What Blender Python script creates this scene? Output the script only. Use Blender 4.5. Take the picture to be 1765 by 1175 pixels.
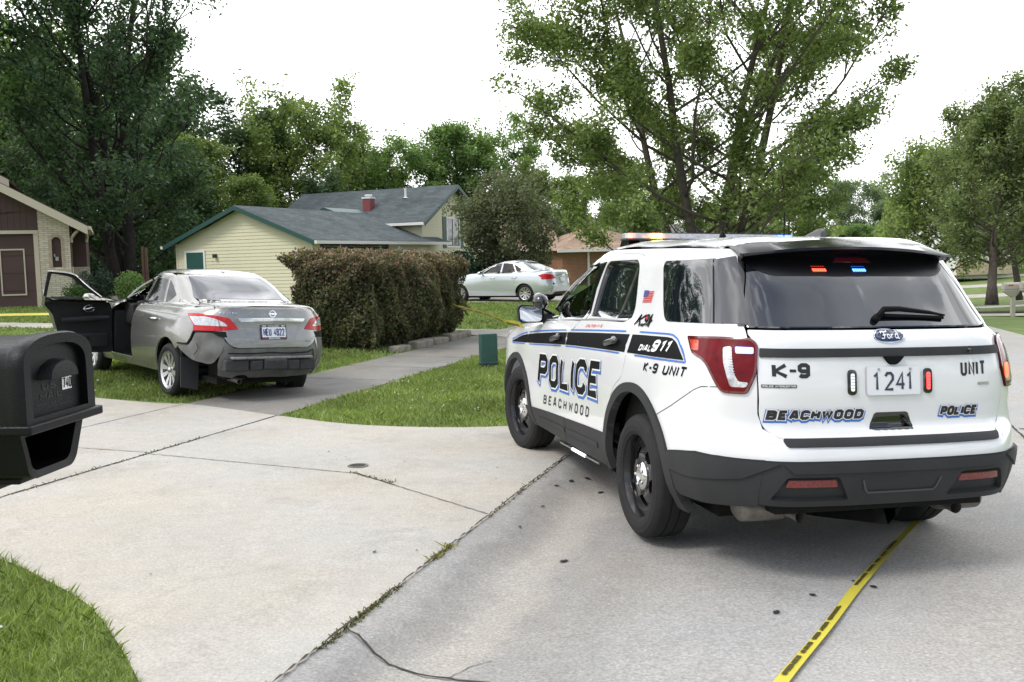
import bpy, bmesh, math, random
import numpy as np
from mathutils import Vector, Matrix
from mathutils.bvhtree import BVHTree
from mathutils.geometry import delaunay_2d_cdt
R = math.radians
for _o in list(bpy.data.objects): bpy.data.objects.remove(_o)
SC = bpy.context.scene
COL = SC.collection
# ------------------------------------------------------------------ camera, sky, sun, exposure
_c = bpy.data.cameras.new('camera'); CAM = bpy.data.objects.new('camera', _c); COL.objects.link(CAM)
_c.sensor_width = 36; _c.lens = 1700.8/1765*36; _c.clip_start = .05; _c.clip_end = 4000
def _cam():
    P, RO = -.0814, -.026
    f = Vector((0, math.cos(P), math.sin(P))); r = Vector((1, 0, 0)); u = r.cross(f)
    a = r*math.cos(RO) + u*math.sin(RO); b = -r*math.sin(RO) + u*math.cos(RO)
    CAM.matrix_world = Matrix(((a.x, b.x, -f.x, 0), (a.y, b.y, -f.y, 0), (a.z, b.z, -f.z, 1.65), (0, 0, 0, 1)))
_cam(); SC.camera = CAM
SUN_EL, SUN_AZ = R(50), R(235)      # azimuth clockwise from +y
W = bpy.data.worlds.new('World'); SC.world = W; W.use_nodes = True
def _world():
    nt = W.node_tree; nt.nodes.clear(); L = nt.links.new
    o = nt.nodes.new('ShaderNodeOutputWorld'); bg = nt.nodes.new('ShaderNodeBackground'); sk = nt.nodes.new('ShaderNodeTexSky')
    sk.sky_type = 'NISHITA'; sk.sun_disc = False; sk.sun_elevation = SUN_EL; sk.sun_rotation = SUN_AZ; sk.air_density = 1.0; sk.dust_density = 2.5
    tc = nt.nodes.new('ShaderNodeTexCoord'); sp = nt.nodes.new('ShaderNodeSeparateXYZ'); L(tc.outputs['Generated'], sp.inputs[0])
    # flat cloud layer: direction / (height + c)
    ad = nt.nodes.new('ShaderNodeMath'); ad.operation = 'ADD'; ad.inputs[1].default_value = .25; L(sp.outputs['Z'], ad.inputs[0])
    dv = nt.nodes.new('ShaderNodeVectorMath'); dv.operation = 'DIVIDE'; cb = nt.nodes.new('ShaderNodeCombineXYZ')
    for i in range(3): L(ad.outputs[0], cb.inputs[i])
    L(tc.outputs['Generated'], dv.inputs[0]); L(cb.outputs[0], dv.inputs[1])
    n1 = nt.nodes.new('ShaderNodeTexNoise'); n1.inputs['Scale'].default_value = 4.6; n1.inputs['Detail'].default_value = 7; n1.inputs['Roughness'].default_value = .55; n1.inputs['Distortion'].default_value = .25; L(dv.outputs[0], n1.inputs['Vector'])
    mr = nt.nodes.new('ShaderNodeMapRange'); mr.inputs[1].default_value = .48; mr.inputs[2].default_value = .62; L(n1.outputs[0], mr.inputs[0])
    # cloud brightness: lit tops brighter, thick parts greyer, whiter towards the north-east horizon in view
    n2 = nt.nodes.new('ShaderNodeTexNoise'); n2.inputs['Scale'].default_value = 4.5; n2.inputs['Detail'].default_value = 6; L(dv.outputs[0], n2.inputs['Vector'])
    cr = nt.nodes.new('ShaderNodeMapRange'); cr.inputs[1].default_value = .3; cr.inputs[2].default_value = .7; cr.inputs[3].default_value = CLOUD_LO; cr.inputs[4].default_value = CLOUD_HI; L(n2.outputs[0], cr.inputs[0])
    vz = nt.nodes.new('ShaderNodeMapRange'); vz.inputs[1].default_value = -.5; vz.inputs[2].default_value = .7; vz.inputs[3].default_value = 0; vz.inputs[4].default_value = CLOUD_NORTH; L(sp.outputs['Y'], vz.inputs[0])
    sm = nt.nodes.new('ShaderNodeMath'); sm.operation = 'ADD'; L(cr.outputs[0], sm.inputs[0]); L(vz.outputs[0], sm.inputs[1])
    cc = nt.nodes.new('ShaderNodeVectorMath'); cc.operation = 'SCALE'; cc.inputs[0].default_value = (.97, .985, 1.0); L(sm.outputs[0], cc.inputs['Scale'])
    # cover thickens to overcast towards the view
    cv = nt.nodes.new('ShaderNodeMapRange'); cv.inputs[1].default_value = -.35; cv.inputs[2].default_value = .35; cv.inputs[3].default_value = 0; cv.inputs[4].default_value = 1; L(sp.outputs['Y'], cv.inputs[0])
    mxv = nt.nodes.new('ShaderNodeMath'); mxv.operation = 'MAXIMUM'; L(mr.outputs[0], mxv.inputs[0]); L(cv.outputs[0], mxv.inputs[1])
    mx = nt.nodes.new('ShaderNodeMix'); mx.data_type = 'RGBA'; L(mxv.outputs[0], mx.inputs['Factor']); L(sk.outputs[0], mx.inputs['A']); L(cc.outputs[0], mx.inputs['B'])
    L(mx.outputs['Result'], bg.inputs['Color']); bg.inputs['Strength'].default_value = .115; L(bg.outputs[0], o.inputs[0])
CLOUD_LO, CLOUD_HI, CLOUD_NORTH = 4.5, 15.0, 6.0
_world()
_s = bpy.data.lights.new('sun', 'SUN'); SUN = bpy.data.objects.new('sun', _s); COL.objects.link(SUN)
_s.energy = 1.2; _s.angle = R(14); _s.color = (1, .975, .94)
_d = Vector((math.sin(SUN_AZ)*math.cos(SUN_EL), math.cos(SUN_AZ)*math.cos(SUN_EL), math.sin(SUN_EL)))
SUN.rotation_euler = _d.to_track_quat('Z', 'Y').to_euler()
SC.view_settings.view_transform = 'Standard'; SC.view_settings.look = 'None'; SC.view_settings.exposure = .5; SC.view_settings.gamma = 1
SC.cycles.use_denoising = True; SC.cycles.max_bounces = 8; SC.cycles.transparent_max_bounces = 12
# ------------------------------------------------------------------ ground shape
# s: metres left of the street's left edge, t: metres along the street
A0 = (-.78, 4.33); DIR = (.30601, .95203); NRM = (-.95203, .30601)
def st(x, y):
    dx, dy = x - A0[0], y - A0[1]
    return dx*NRM[0] + dy*NRM[1], dx*DIR[0] + dy*DIR[1]
def xy(s, t): return A0[0] + s*NRM[0] + t*DIR[0], A0[1] + s*NRM[1] + t*DIR[1]
def hst(s, t):
    if s >= 0:
        z = .02*min(s, 6) + .016*max(min(s - 6, 40), 0)
        if 5 < s < 16 and t < 16: z += .10*(lambda k: k*k*(3-2*k))(min(1, (s-5)/2.8, (16-s)/6, max(0, (16-t)/3)))
    else:
        z = .018*max(s, -9)
        k = min(1, max(0, (-s - 2)/5))
        z -= .034*min(max(t - 14, 0), 40)*k*k*(3 - 2*k)
        if s < -9: z += .045*min(-9 - s, 60)
    return z
def hxy(x, y): return hst(*st(x, y))
# ------------------------------------------------------------------ materials
def mat(name, col=(.5, .5, .5), rough=.5, metal=0., spec=.5, coat=0., noise=None, bump=None, emit=None, ior=None):
    """noise = (scale, amount) mottles the colour; bump = (scale, strength)"""
    m = bpy.data.materials.new(name); m.use_nodes = True
    nt = m.node_tree; b = nt.nodes['Principled BSDF']
    b.inputs['Base Color'].default_value = (*col, 1); b.inputs['Roughness'].default_value = rough
    b.inputs['Metallic'].default_value = metal; b.inputs['Specular IOR Level'].default_value = spec
    b.inputs['Coat Weight'].default_value = coat; b.inputs['Coat Roughness'].default_value = .03
    if ior: b.inputs['IOR'].default_value = ior
    if noise or bump:
        tc = nt.nodes.new('ShaderNodeTexCoord')
    if noise:
        n = nt.nodes.new('ShaderNodeTexNoise'); n.inputs['Scale'].default_value = noise[0]; n.inputs['Detail'].default_value = 5
        nt.links.new(tc.outputs['Object'], n.inputs['Vector'])
        r = nt.nodes.new('ShaderNodeMapRange'); r.inputs[1].default_value = .25; r.inputs[2].default_value = .75
        r.inputs[3].default_value = 1 - noise[1]; r.inputs[4].default_value = 1 + noise[1]
        nt.links.new(n.outputs[0], r.inputs[0])
        mx = nt.nodes.new('ShaderNodeVectorMath'); mx.operation = 'SCALE'; mx.inputs[0].default_value = col
        nt.links.new(r.outputs[0], mx.inputs['Scale']); nt.links.new(mx.outputs[0], b.inputs['Base Color'])
    if bump:
        n2 = nt.nodes.new('ShaderNodeTexNoise'); n2.inputs['Scale'].default_value = bump[0]; n2.inputs['Detail'].default_value = 4
        nt.links.new(tc.outputs['Object'], n2.inputs['Vector'])
        bp = nt.nodes.new('ShaderNodeBump'); bp.inputs['Strength'].default_value = bump[1]; bp.inputs['Distance'].default_value = .01
        nt.links.new(n2.outputs[0], bp.inputs['Height']); nt.links.new(bp.outputs[0], b.inputs['Normal'])
    if emit:
        b.inputs['Emission Color'].default_value = (*emit[0], 1); b.inputs['Emission Strength'].default_value = emit[1]
    return m
# ------------------------------------------------------------------ objects
def thing(name, label, cat, loc=(0, 0, 0), rotz=0, group=None, kind=None):
    o = bpy.data.objects.new(name, None); COL.objects.link(o)
    o.location = loc; o.rotation_euler = (0, 0, rotz); o.empty_display_size = .2
    return tag(o, label, cat, group, kind)
def tag(o, label=None, cat=None, group=None, kind=None):
    if label: o['label'] = label
    if cat: o['category'] = cat
    if group: o['group'] = group
    if kind: o['kind'] = kind
    return o
def mesh(name, vs, fs, mats, parent=None, smooth=False, midx=None, normals=None):
    me = bpy.data.meshes.new(name); me.from_pydata([tuple(map(float, v)) for v in vs], [], [tuple(f) for f in fs])
    for m in (mats if isinstance(mats, (list, tuple)) else [mats]): me.materials.append(m)
    if midx is not None: me.polygons.foreach_set('material_index', list(midx))
    if smooth or normals is not None: me.polygons.foreach_set('use_smooth', [True]*len(me.polygons))
    if normals is not None: me.normals_split_custom_set_from_vertices([tuple(n) for n in normals])
    me.update()
    o = bpy.data.objects.new(name, me); COL.objects.link(o)
    if parent: o.parent = parent
    return o
class MB:
    """collects shapes for ONE mesh"""
    def __init__(s): s.v = []; s.f = []; s.mi = []; s.m = 0
    def add(s, vs, fs):
        n = len(s.v); s.v += [tuple(map(float, v)) for v in vs]
        for f in fs: s.f.append(tuple(i + n for i in f)); s.mi.append(s.m)
        return s
    def box(s, x0, x1, y0, y1, z0, z1, M=None):
        vs = [(x0,y0,z0),(x1,y0,z0),(x1,y1,z0),(x0,y1,z0),(x0,y0,z1),(x1,y0,z1),(x1,y1,z1),(x0,y1,z1)]
        if M is not None: vs = [M @ Vector(v) for v in vs]
        return s.add(vs, [(0,3,2,1),(4,5,6,7),(0,1,5,4),(1,2,6,5),(2,3,7,6),(3,0,4,7)])
    def tube(s, pts, rad, n=8, caps=True):
        pts = [Vector(p) for p in pts]; rad = rad if isinstance(rad, (list, tuple)) else [rad]*len(pts)
        vs = []; fs = []; prev = None
        for i, p in enumerate(pts):
            d = (pts[min(i+1, len(pts)-1)] - pts[max(i-1, 0)]).normalized()
            a = prev - d*prev.dot(d) if prev is not None else d.orthogonal()
            if a.length < 1e-5: a = d.orthogonal()
            a.normalize(); b = d.cross(a); prev = a
            for k in range(n):
                t = 2*math.pi*k/n; vs.append(p + (a*math.cos(t) + b*math.sin(t))*rad[i])
        for i in range(len(pts)-1):
            for k in range(n): fs.append((i*n+k, i*n+(k+1) % n, (i+1)*n+(k+1) % n, (i+1)*n+k))
        if caps: fs += [tuple(range(n))[::-1], tuple(range((len(pts)-1)*n, len(pts)*n))]
        return s.add(vs, fs)
    def lathe(s, prof, n=32, M=None, a0=0, a1=2*math.pi, close=True):
        """prof of (r, h) turned about z"""
        vs = []; fs = []; m = len(prof); full = abs(a1 - a0 - 2*math.pi) < 1e-6; k = n if full else n + 1
        for i in range(k):
            t = a0 + (a1 - a0)*i/n
            for r, hh in prof: vs.append((r*math.cos(t), r*math.sin(t), hh))
        for i in range(n):
            j = (i+1) % k
            for q in range(m-1): fs.append((i*m+q, j*m+q, j*m+q+1, i*m+q+1))
        if M is not None: vs = [M @ Vector(v) for v in vs]
        return s.add(vs, fs)
    def prism(s, poly, z0, z1, M=None):
        n = len(poly); vs = [(p[0], p[1], z0) for p in poly] + [(p[0], p[1], z1) for p in poly]
        if M is not None: vs = [M @ Vector(v) for v in vs]
        return s.add(vs, [tuple(range(n))[::-1], tuple(range(n, 2*n))] + [(i, (i+1) % n, n+(i+1) % n, n+i) for i in range(n)])
    def build(s, name, mats, parent=None, smooth=False, bevel=0, auto=None):
        o = mesh(name, s.v, s.f, mats, parent, smooth, s.mi)
        if bevel:
            b = o.modifiers.new('bevel', 'BEVEL'); b.width = bevel; b.segments = 2; b.limit_method = 'ANGLE'; b.angle_limit = R(40)
        if auto:
            o.data.set_sharp_from_angle(angle=R(auto)); o.data.polygons.foreach_set('use_smooth', [True]*len(o.data.polygons))
        return o
# ------------------------------------------------------------------ 2-D outlines
def inside(p, poly):
    x, y = p; c = False; n = len(poly); j = n-1
    for i in range(n):
        xi, yi = poly[i]; xj, yj = poly[j]
        if (yi > y) != (yj > y) and x < (xj-xi)*(y-yi)/(yj-yi)+xi: c = not c
        j = i
    return c
def inpoly(P, poly):
    P = np.asarray(P, float); x, y = P[:, 0], P[:, 1]; c = np.zeros(len(P), bool); q = np.asarray(poly, float)
    a = q; b = np.roll(q, 1, 0)
    for (xi, yi), (xj, yj) in zip(a, b):
        if yi == yj: continue
        k = ((yi > y) != (yj > y)) & (x < (xj-xi)*(y-yi)/(yj-yi)+xi); c ^= k
    return c
def rp(pts, r=.03, n=5):
    """polygon with rounded corners; r a number or one per corner"""
    out = []; m = len(pts)
    for i in range(m):
        rr = r[i] if isinstance(r, (list, tuple)) else r
        p = Vector(pts[i]); a = Vector(pts[i-1]) - p; b = Vector(pts[(i+1) % m]) - p
        k = min(rr, a.length*.49, b.length*.49)
        if k < 1e-4: out.append(tuple(p)); continue
        a = p + a.normalized()*k; b = p + b.normalized()*k
        for j in range(n+1):
            t = j/n; q = a*(1-t)**2 + p*2*t*(1-t) + b*t*t; out.append((q.x, q.y))
    return out
def dens(poly, res, closed=True):
    out = []; n = len(poly)
    for i in range(n if closed else n-1):
        a = poly[i]; b = poly[(i+1) % n]; k = max(1, int(math.dist(a, b)/res))
        for j in range(k): out.append((a[0]+(b[0]-a[0])*j/k, a[1]+(b[1]-a[1])*j/k))
    if not closed: out.append(tuple(poly[-1]))
    return out
def spl(pts, n=6, closed=False):
    """Catmull-Rom through 2-D or 3-D points"""
    P = [Vector(p) for p in pts]; m = len(P); out = []
    for i in range(m if closed else m-1):
        g = lambda k: P[k % m] if closed else P[min(max(k, 0), m-1)]
        a, b, c, d = g(i-1), g(i), g(i+1), g(i+2)
        for j in range(n):
            t = j/n; out.append(tuple(.5*((2*b) + (c-a)*t + (2*a-5*b+4*c-d)*t*t + (3*b-a-3*c+d)*t**3)))
    if not closed: out.append(tuple(P[-1]))
    return out
def cdt(outs, holes=(), res=.04, keep=None, edge=None):
    """triangulate the union of closed outlines minus holes -> 2-D verts, tris"""
    V = []; E = []
    for poly in list(outs) + list(holes):
        q = dens(poly, edge or res); n0 = len(V); V += [Vector(p) for p in q]; E += [(n0+i, n0+(i+1) % len(q)) for i in range(len(q))]
    A = np.array([p for o in outs for p in o]); lo = A.min(0); hi = A.max(0)
    gx = np.arange(lo[0]+res*.5, hi[0], res); gy = np.arange(lo[1]+res*.5, hi[1], res)
    if len(gx) and len(gy):
        P = np.array([(x, y) for x in gx for y in gy]); k = np.zeros(len(P), bool)
        for o in outs: k |= inpoly(P, o)
        for o in holes: k &= ~inpoly(P, o)
        B = np.array([tuple(v) for v in V]); P = P[k]
        if len(P):
            dm = np.array([np.min(np.sum((B-p)**2, 1)) for p in P]); P = P[dm > (res*.35)**2]
            V += [Vector(p) for p in P]
    r = delaunay_2d_cdt(V, E, [], 0, 1e-6)
    v2 = np.array([tuple(v) for v in r[0]]); T = np.array([f for f in r[2] if len(f) == 3])
    c = v2[T].mean(1)
    if keep is None:
        k = np.zeros(len(c), bool)
        for o in outs: k |= inpoly(c, o)
    else:
        k = np.zeros(len(c), bool)
        for o in keep: k |= inpoly(c, o)
    for o in holes: k &= ~inpoly(c, o)
    T = T[k]; a = v2[T]
    ar = (a[:,1,0]-a[:,0,0])*(a[:,2,1]-a[:,0,1])-(a[:,1,1]-a[:,0,1])*(a[:,2,0]-a[:,0,0])
    T = T[np.abs(ar) > 1e-9]; ar = ar[np.abs(ar) > 1e-9]
    T[ar < 0] = T[ar < 0][:, ::-1]
    used = np.unique(T); mp = -np.ones(len(v2), int); mp[used] = np.arange(len(used))
    return v2[used], mp[T]
# ------------------------------------------------------------------ vehicle bodies: a smooth net surface and panels laid on it
def crom(P, n, axis):
    P = np.moveaxis(np.asarray(P, float), axis, 0); m = len(P); out = []
    for i in range(m-1):
        a, b, c, d = P[max(i-1, 0)], P[i], P[i+1], P[min(i+2, m-1)]
        if i == 0: a = 2*b-c
        if i == m-2: d = 2*c-b
        # centripetal-ish tangents limit overshoot on uneven nets
        l0 = np.linalg.norm(b-a, axis=-1, keepdims=True)+1e-6; l1 = np.linalg.norm(c-b, axis=-1, keepdims=True)+1e-6; l2 = np.linalg.norm(d-c, axis=-1, keepdims=True)+1e-6
        m1 = l1*((c-b)/l1*l0/(l0+l1) + (b-a)/l0*l1/(l0+l1)); m2 = l1*((d-c)/l2*l1/(l1+l2) + (c-b)/l1*l2/(l1+l2))
        for j in range(n):
            t = j/n; out.append((2*t**3-3*t*t+1)*b+(t**3-2*t*t+t)*m1+(-2*t**3+3*t*t)*c+(t**3-t*t)*m2)
    out.append(P[-1]); return np.moveaxis(np.array(out), 0, axis)
PR = {'L': ((0,-1,0), (1,0,0), (0,0,1)), 'B': ((1,0,0), (0,1,0), (0,0,1)), 'F': ((-1,0,0), (0,1,0), (0,0,1)), 'T': ((0,0,-1), (1,0,0), (0,1,0)),
      'D': ((.70711,-.70711,0), (.70711,.70711,0), (0,0,1)), 'G': ((-.70711,-.70711,0), (.70711,-.70711,0), (0,0,1)), 'U': ((.7660,0,-.6428), (0,1,0), (.6428,0,.7660))}
class Body:
    def __init__(s, nets, n=7):
        V = []; T = []; N = []
        for net in nets:
            g = crom(crom(np.array(net), n, 0), n, 1); r, c = g.shape[:2]
            dr = np.gradient(g, axis=0); dc = np.gradient(g, axis=1); nn = np.cross(dc, dr); L = np.linalg.norm(nn, axis=-1, keepdims=True); nn = nn/np.maximum(L, 1e-9)
            nn[(L < 1e-9)[..., 0]] = (0, 0, 1)
            ref = g - np.array([(g[..., 0].max()+g[..., 0].min())/2, 0, g[..., 2].mean()-.3]); sg = np.sign((nn*ref).sum(-1, keepdims=True)); nn = nn*np.where(sg == 0, 1, sg)
            for my in (1, -1):
                n0 = len(V); V += [(p[0], p[1]*my, p[2]) for p in g.reshape(-1, 3)]; N += [(p[0], p[1]*my, p[2]) for p in nn.reshape(-1, 3)]
                for i in range(r-1):
                    for j in range(c-1):
                        a = n0+i*c+j; T += [(a, a+1, a+c+1), (a, a+c+1, a+c)]
        s.V = np.array(V); s.N = np.array(N); s.T = T; s.bvh = BVHTree.FromPolygons([tuple(v) for v in V], T)
    def nrm(s, loc, ti):
        a, b, c = s.T[ti]; A, B, Cc = s.V[a], s.V[b], s.V[c]; p = np.array(loc)
        v0, v1, v2 = B-A, Cc-A, p-A; d00, d01, d11, d20, d21 = v0@v0, v0@v1, v1@v1, v2@v0, v2@v1; den = d00*d11-d01*d01
        if abs(den) < 1e-14: return s.N[a]
        v = (d11*d20-d01*d21)/den; w = (d00*d21-d01*d20)/den; q = s.N[a]*(1-v-w)+s.N[b]*v+s.N[c]*w
        return q/max(np.linalg.norm(q), 1e-9)
    def hit(s, pr, a, b):
        d, e, f = PR[pr]; d = Vector(d); q = Vector(e)*a + Vector(f)*b
        loc, _, ti, _ = s.bvh.ray_cast(q - d*6, d)
        if loc is None: loc, _, ti, _ = s.bvh.find_nearest(q - d*.5)
        return np.array(loc), s.nrm(loc, ti)
    def lay(s, pr, v2, off=0.):
        P = []; N = []
        for a, b in v2:
            p, n = s.hit(pr, a, b); P.append(p + n*off); N.append(n)
        return np.array(P), np.array(N)
    def panel(s, name, pr, outs, holes=(), off=0., res=.045, m=None, parent=None, mirror=False, skirt=.012, tris=None, both=False, edge=None):
        """mirror: build it on the right side instead; both: one mesh on both sides"""
        if both == 2:
            kw = dict(off=off, res=res, m=m, parent=parent, skirt=skirt, tris=tris, edge=edge)
            a = s.panel(name, pr, outs, holes, **kw); s.panel(name, pr, outs, holes, mirror=True, **kw); return a
        if outs and not isinstance(outs[0][0], (tuple, list, Vector)): outs = [outs]
        v2, T = tris if tris is not None else cdt(outs, holes, res, edge=edge)
        P, N = s.lay(pr, v2, off)
        d = np.array(PR[pr][0]); e = np.array(PR[pr][1]); f = np.array(PR[pr][2])
        if np.cross(e, f) @ d > 0: T = T[:, ::-1]
        T = T.tolist(); n = len(P); cnt = {}
        for t in T:
            for i in range(3): a, b = t[i], t[(i+1) % 3]; cnt[(a, b)] = 1
        V = P.tolist(); NN = N.tolist()
        if skirt:
            mp = {}
            for (a, b) in list(cnt):
                if (b, a) not in cnt:
                    q = []
                    for i in (a, b):
                        V.append(P[i]); NN.append(N[i]); V.append(P[i]-N[i]*skirt); NN.append(N[i]); q.append(len(V)-2)
                    T.append((q[1], q[0], q[0]+1, q[1]+1))
        V = np.array(V); NN = np.array(NN)
        F = [tuple(t) for t in T]
        if mirror or both:
            V2 = V*np.array([1, -1, 1]); N2 = NN*np.array([1, -1, 1]); F2 = [t[::-1] for t in F]
            if both:
                k = len(V); V = np.vstack([V, V2]); NN = np.vstack([NN, N2]); F = F + [tuple(i+k for i in t) for t in F2]
            else: V, NN, F = V2, N2, F2
        return mesh(name, V, F, m, parent, normals=NN)
    def seam(s, name, pr, pts, w=.006, off=.0015, m=None, parent=None, both=False, mirror=False):
        pts = dens(pts, .03, False); L = []; 
        for i, p in enumerate(pts):
            a = Vector(pts[max(i-1, 0)]); b = Vector(pts[min(i+1, len(pts)-1)]); d = (b-a).normalized(); q = Vector((-d.y, d.x))*w/2; L += [tuple(Vector(p)+q), tuple(Vector(p)-q)]
        F = np.array([t for i in range(len(pts)-1) for t in ((2*i, 2*i+1, 2*i+3), (2*i, 2*i+3, 2*i+2))])
        a = np.array(L)[F[0]]
        if (a[1,0]-a[0,0])*(a[2,1]-a[0,1])-(a[1,1]-a[0,1])*(a[2,0]-a[0,0]) < 0: F = F[:, ::-1]
        return s.panel(name, pr, None, off=off, m=m, parent=parent, tris=(np.array(L), F), skirt=0, both=both, mirror=mirror)
# ------------------------------------------------------------------ lettering
_o = [(.15,0),(.45,0),(.6,.15),(.6,.85),(.45,1),(.15,1),(0,.85),(0,.15),(.15,0)]
GL = {'P': [[(0,0),(0,1),(.45,1),(.6,.87),(.6,.6),(.45,.47),(0,.47)]], 'O': [_o], '0': [_o], 'L': [[(0,1),(0,0),(.55,0)]], 'I': [[(0,0),(0,1)]],
 'C': [[(.6,.72),(.6,.85),(.45,1),(.15,1),(0,.85),(0,.15),(.15,0),(.45,0),(.6,.15),(.6,.28)]], 'E': [[(.55,1),(0,1),(0,0),(.55,0)],[(0,.5),(.45,.5)]],
 'B': [[(0,0),(0,1),(.45,1),(.58,.88),(.58,.64),(.46,.53),(.6,.4),(.6,.13),(.46,0),(0,0)],[(0,.53),(.46,.53)]], 'A': [[(0,0),(.22,1),(.42,1),(.64,0)],[(.08,.3),(.56,.3)]],
 'H': [[(0,0),(0,1)],[(.6,0),(.6,1)],[(0,.5),(.6,.5)]], 'W': [[(0,1),(.17,0),(.4,.8),(.63,0),(.8,1)]], 'D': [[(0,0),(0,1),(.42,1),(.6,.83),(.6,.17),(.42,0),(0,0)]],
 'K': [[(0,0),(0,1)],[(.58,1),(.06,.48),(.62,0)]], '-': [[(.05,.47),(.38,.47)]], '9': [[(.6,.45),(.15,.45),(0,.58),(0,.86),(.15,1),(.45,1),(.6,.86),(.6,.15),(.45,0),(.12,0),(0,.12)]],
 'U': [[(0,1),(0,.15),(.15,0),(.45,0),(.6,.15),(.6,1)]], 'N': [[(0,0),(0,1),(.6,0),(.6,1)]], 'T': [[(0,1),(.66,1)],[(.33,1),(.33,0)]], '1': [[(0,.8),(.22,1),(.22,0)]],
 '2': [[(0,.82),(.15,1),(.45,1),(.6,.85),(.6,.62),(0,0),(.62,0)]], '4': [[(.48,0),(.48,1),(0,.3),(.66,.3)]], '7': [[(0,1),(.6,1),(.22,0)]], '8': [[(.13,.54),(.03,.66),(.03,.88),(.15,1),(.45,1),(.57,.88),(.57,.66),(.47,.54),(.13,.54),(0,.4),(0,.13),(.15,0),(.45,0),(.6,.13),(.6,.4),(.47,.54)]],
 'S': [[(.6,.8),(.6,.87),(.45,1),(.15,1),(0,.87),(0,.66),(.6,.38),(.6,.13),(.45,0),(.15,0),(0,.13),(0,.22)]], 'R': [[(0,0),(0,1),(.45,1),(.6,.87),(.6,.6),(.45,.47),(0,.47)],[(.3,.47),(.62,0)]],
 'F': [[(.55,1),(0,1),(0,0)],[(0,.5),(.45,.5)]], 'Y': [[(0,1),(.32,.5),(.64,1)],[(.32,.5),(.32,0)]], 'G': [[(.6,.78),(.6,.85),(.45,1),(.15,1),(0,.85),(0,.15),(.15,0),(.45,0),(.6,.15),(.6,.48),(.34,.48)]],
 'M': [[(0,0),(0,1),(.37,.35),(.74,1),(.74,0)]], 'V': [[(0,1),(.3,0),(.6,1)]], 'X': [[(0,0),(.6,1)],[(0,1),(.6,0)]], '3': [[(0,.86),(.14,1),(.45,1),(.6,.86),(.6,.66),(.45,.53),(.2,.53)],[(.45,.53),(.6,.4),(.6,.14),(.45,0),(.14,0),(0,.14)]],
 '6': [[(.56,.88),(.45,1),(.15,1),(0,.85),(0,.15),(.15,0),(.45,0),(.6,.15),(.6,.42),(.45,.56),(0,.56)]], '5': [[(.56,1),(0,1),(0,.55),(.45,.55),(.6,.42),(.6,.14),(.45,0),(0,0)]], ' ': []}
def gw(c): return max([p[0] for l in GL[c] for p in l], default=.3)
def ribbon(pl, w, ext=0.):
    """outline of a mitred stroke; closed strokes give two rings -> list of quads"""
    P = [Vector(p) for p in pl]; closed = (P[0]-P[-1]).length < 1e-6
    if closed: P = P[:-1]
    m = len(P); Lf = []; Rt = []
    if not closed and ext:
        P[0] = P[0] + (P[0]-P[1]).normalized()*ext; P[-1] = P[-1] + (P[-1]-P[-2]).normalized()*ext
    for i in range(m):
        a = P[i-1] if (i or closed) else None; b = P[(i+1) % m] if (i < m-1 or closed) else None
        d1 = (P[i]-a).normalized() if a is not None else None; d2 = (b-P[i]).normalized() if b is not None else None
        if d1 is None: d1 = d2
        if d2 is None: d2 = d1
        n1 = Vector((-d1.y, d1.x)); n2 = Vector((-d2.y, d2.x)); q = n1+n2
        q = n1 if q.length < 1e-3 else q.normalized(); k = min(1/max(q.dot(n1), .3), 1.45); Lf.append(P[i]+q*w*k); Rt.append(P[i]-q*w*k)
    Q = []
    for i in range(m if closed else m-1):
        j = (i+1) % m; Q.append([tuple(Lf[i]), tuple(Lf[j]), tuple(Rt[j]), tuple(Rt[i])])
    return Q
def text_quads(txt, x0, x1, z0, z1, w, gap=.3, slant=0., grow=0., dx=0., dz=0., flip=False, mono=None):
    """strokes of a word fitted into x0..x1, z0..z1; w = stroke half width in letter heights; flip: text runs towards -x"""
    H = z1-z0; adv = []; x = 0
    for c in txt: adv.append(x); x += (mono or gw(c)) + gap
    W = x-gap; fx = ((x1-x0)-2*w*H)/W; fz = H-2*w*H; out = []
    for c, a in zip(txt, adv):
        for l in GL[c]:
            pl = [(x0+w*H+(a+px)*fx + slant*(pz-.5)*H + dx, z0+w*H+pz*fz+dz) for px, pz in l]
            if flip: pl = [(x0+x1-px, pz) for px, pz in pl]
            out += ribbon(pl, w*H+grow, grow)
    return out
def text_tris(quads, edge=.03):
    V = []; E = []
    for q in quads:
        q = dens(q, edge); n0 = len(V); V += [Vector(p) for p in q]; E += [(n0+i, n0+(i+1) % len(q)) for i in range(len(q))]
    r = delaunay_2d_cdt(V, E, [], 0, 1e-6); v2 = np.array([tuple(v) for v in r[0]]); T = np.array([f for f in r[2] if len(f) == 3]); c = v2[T].mean(1)
    k = np.zeros(len(c), bool)
    for q in quads:
        lo = np.min(q, 0); hi = np.max(q, 0); s = np.where((c[:,0] >= lo[0]) & (c[:,0] <= hi[0]) & (c[:,1] >= lo[1]) & (c[:,1] <= hi[1]) & ~k)[0]
        if len(s): k[s] |= inpoly(c[s], q)
    T = T[k]; a = v2[T]; ar = (a[:,1,0]-a[:,0,0])*(a[:,2,1]-a[:,0,1])-(a[:,1,1]-a[:,0,1])*(a[:,2,0]-a[:,0,0])
    T = T[np.abs(ar) > 1e-10]; ar = ar[np.abs(ar) > 1e-10]; T[ar < 0] = T[ar < 0][:, ::-1]
    u = np.unique(T); mp = -np.ones(len(v2), int); mp[u] = np.arange(len(u)); return v2[u], mp[T]
def flat_text(name, quads, M, m, parent=None, off=0.):
    v2, T = text_tris(quads, 9)
    return mesh(name, [M @ Vector((a, b, off)) for a, b in v2], T.tolist(), m, parent)
def rowz(z, pts): return [(p[0], p[1], p[2] if len(p) > 2 else z) for p in pts]
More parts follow.
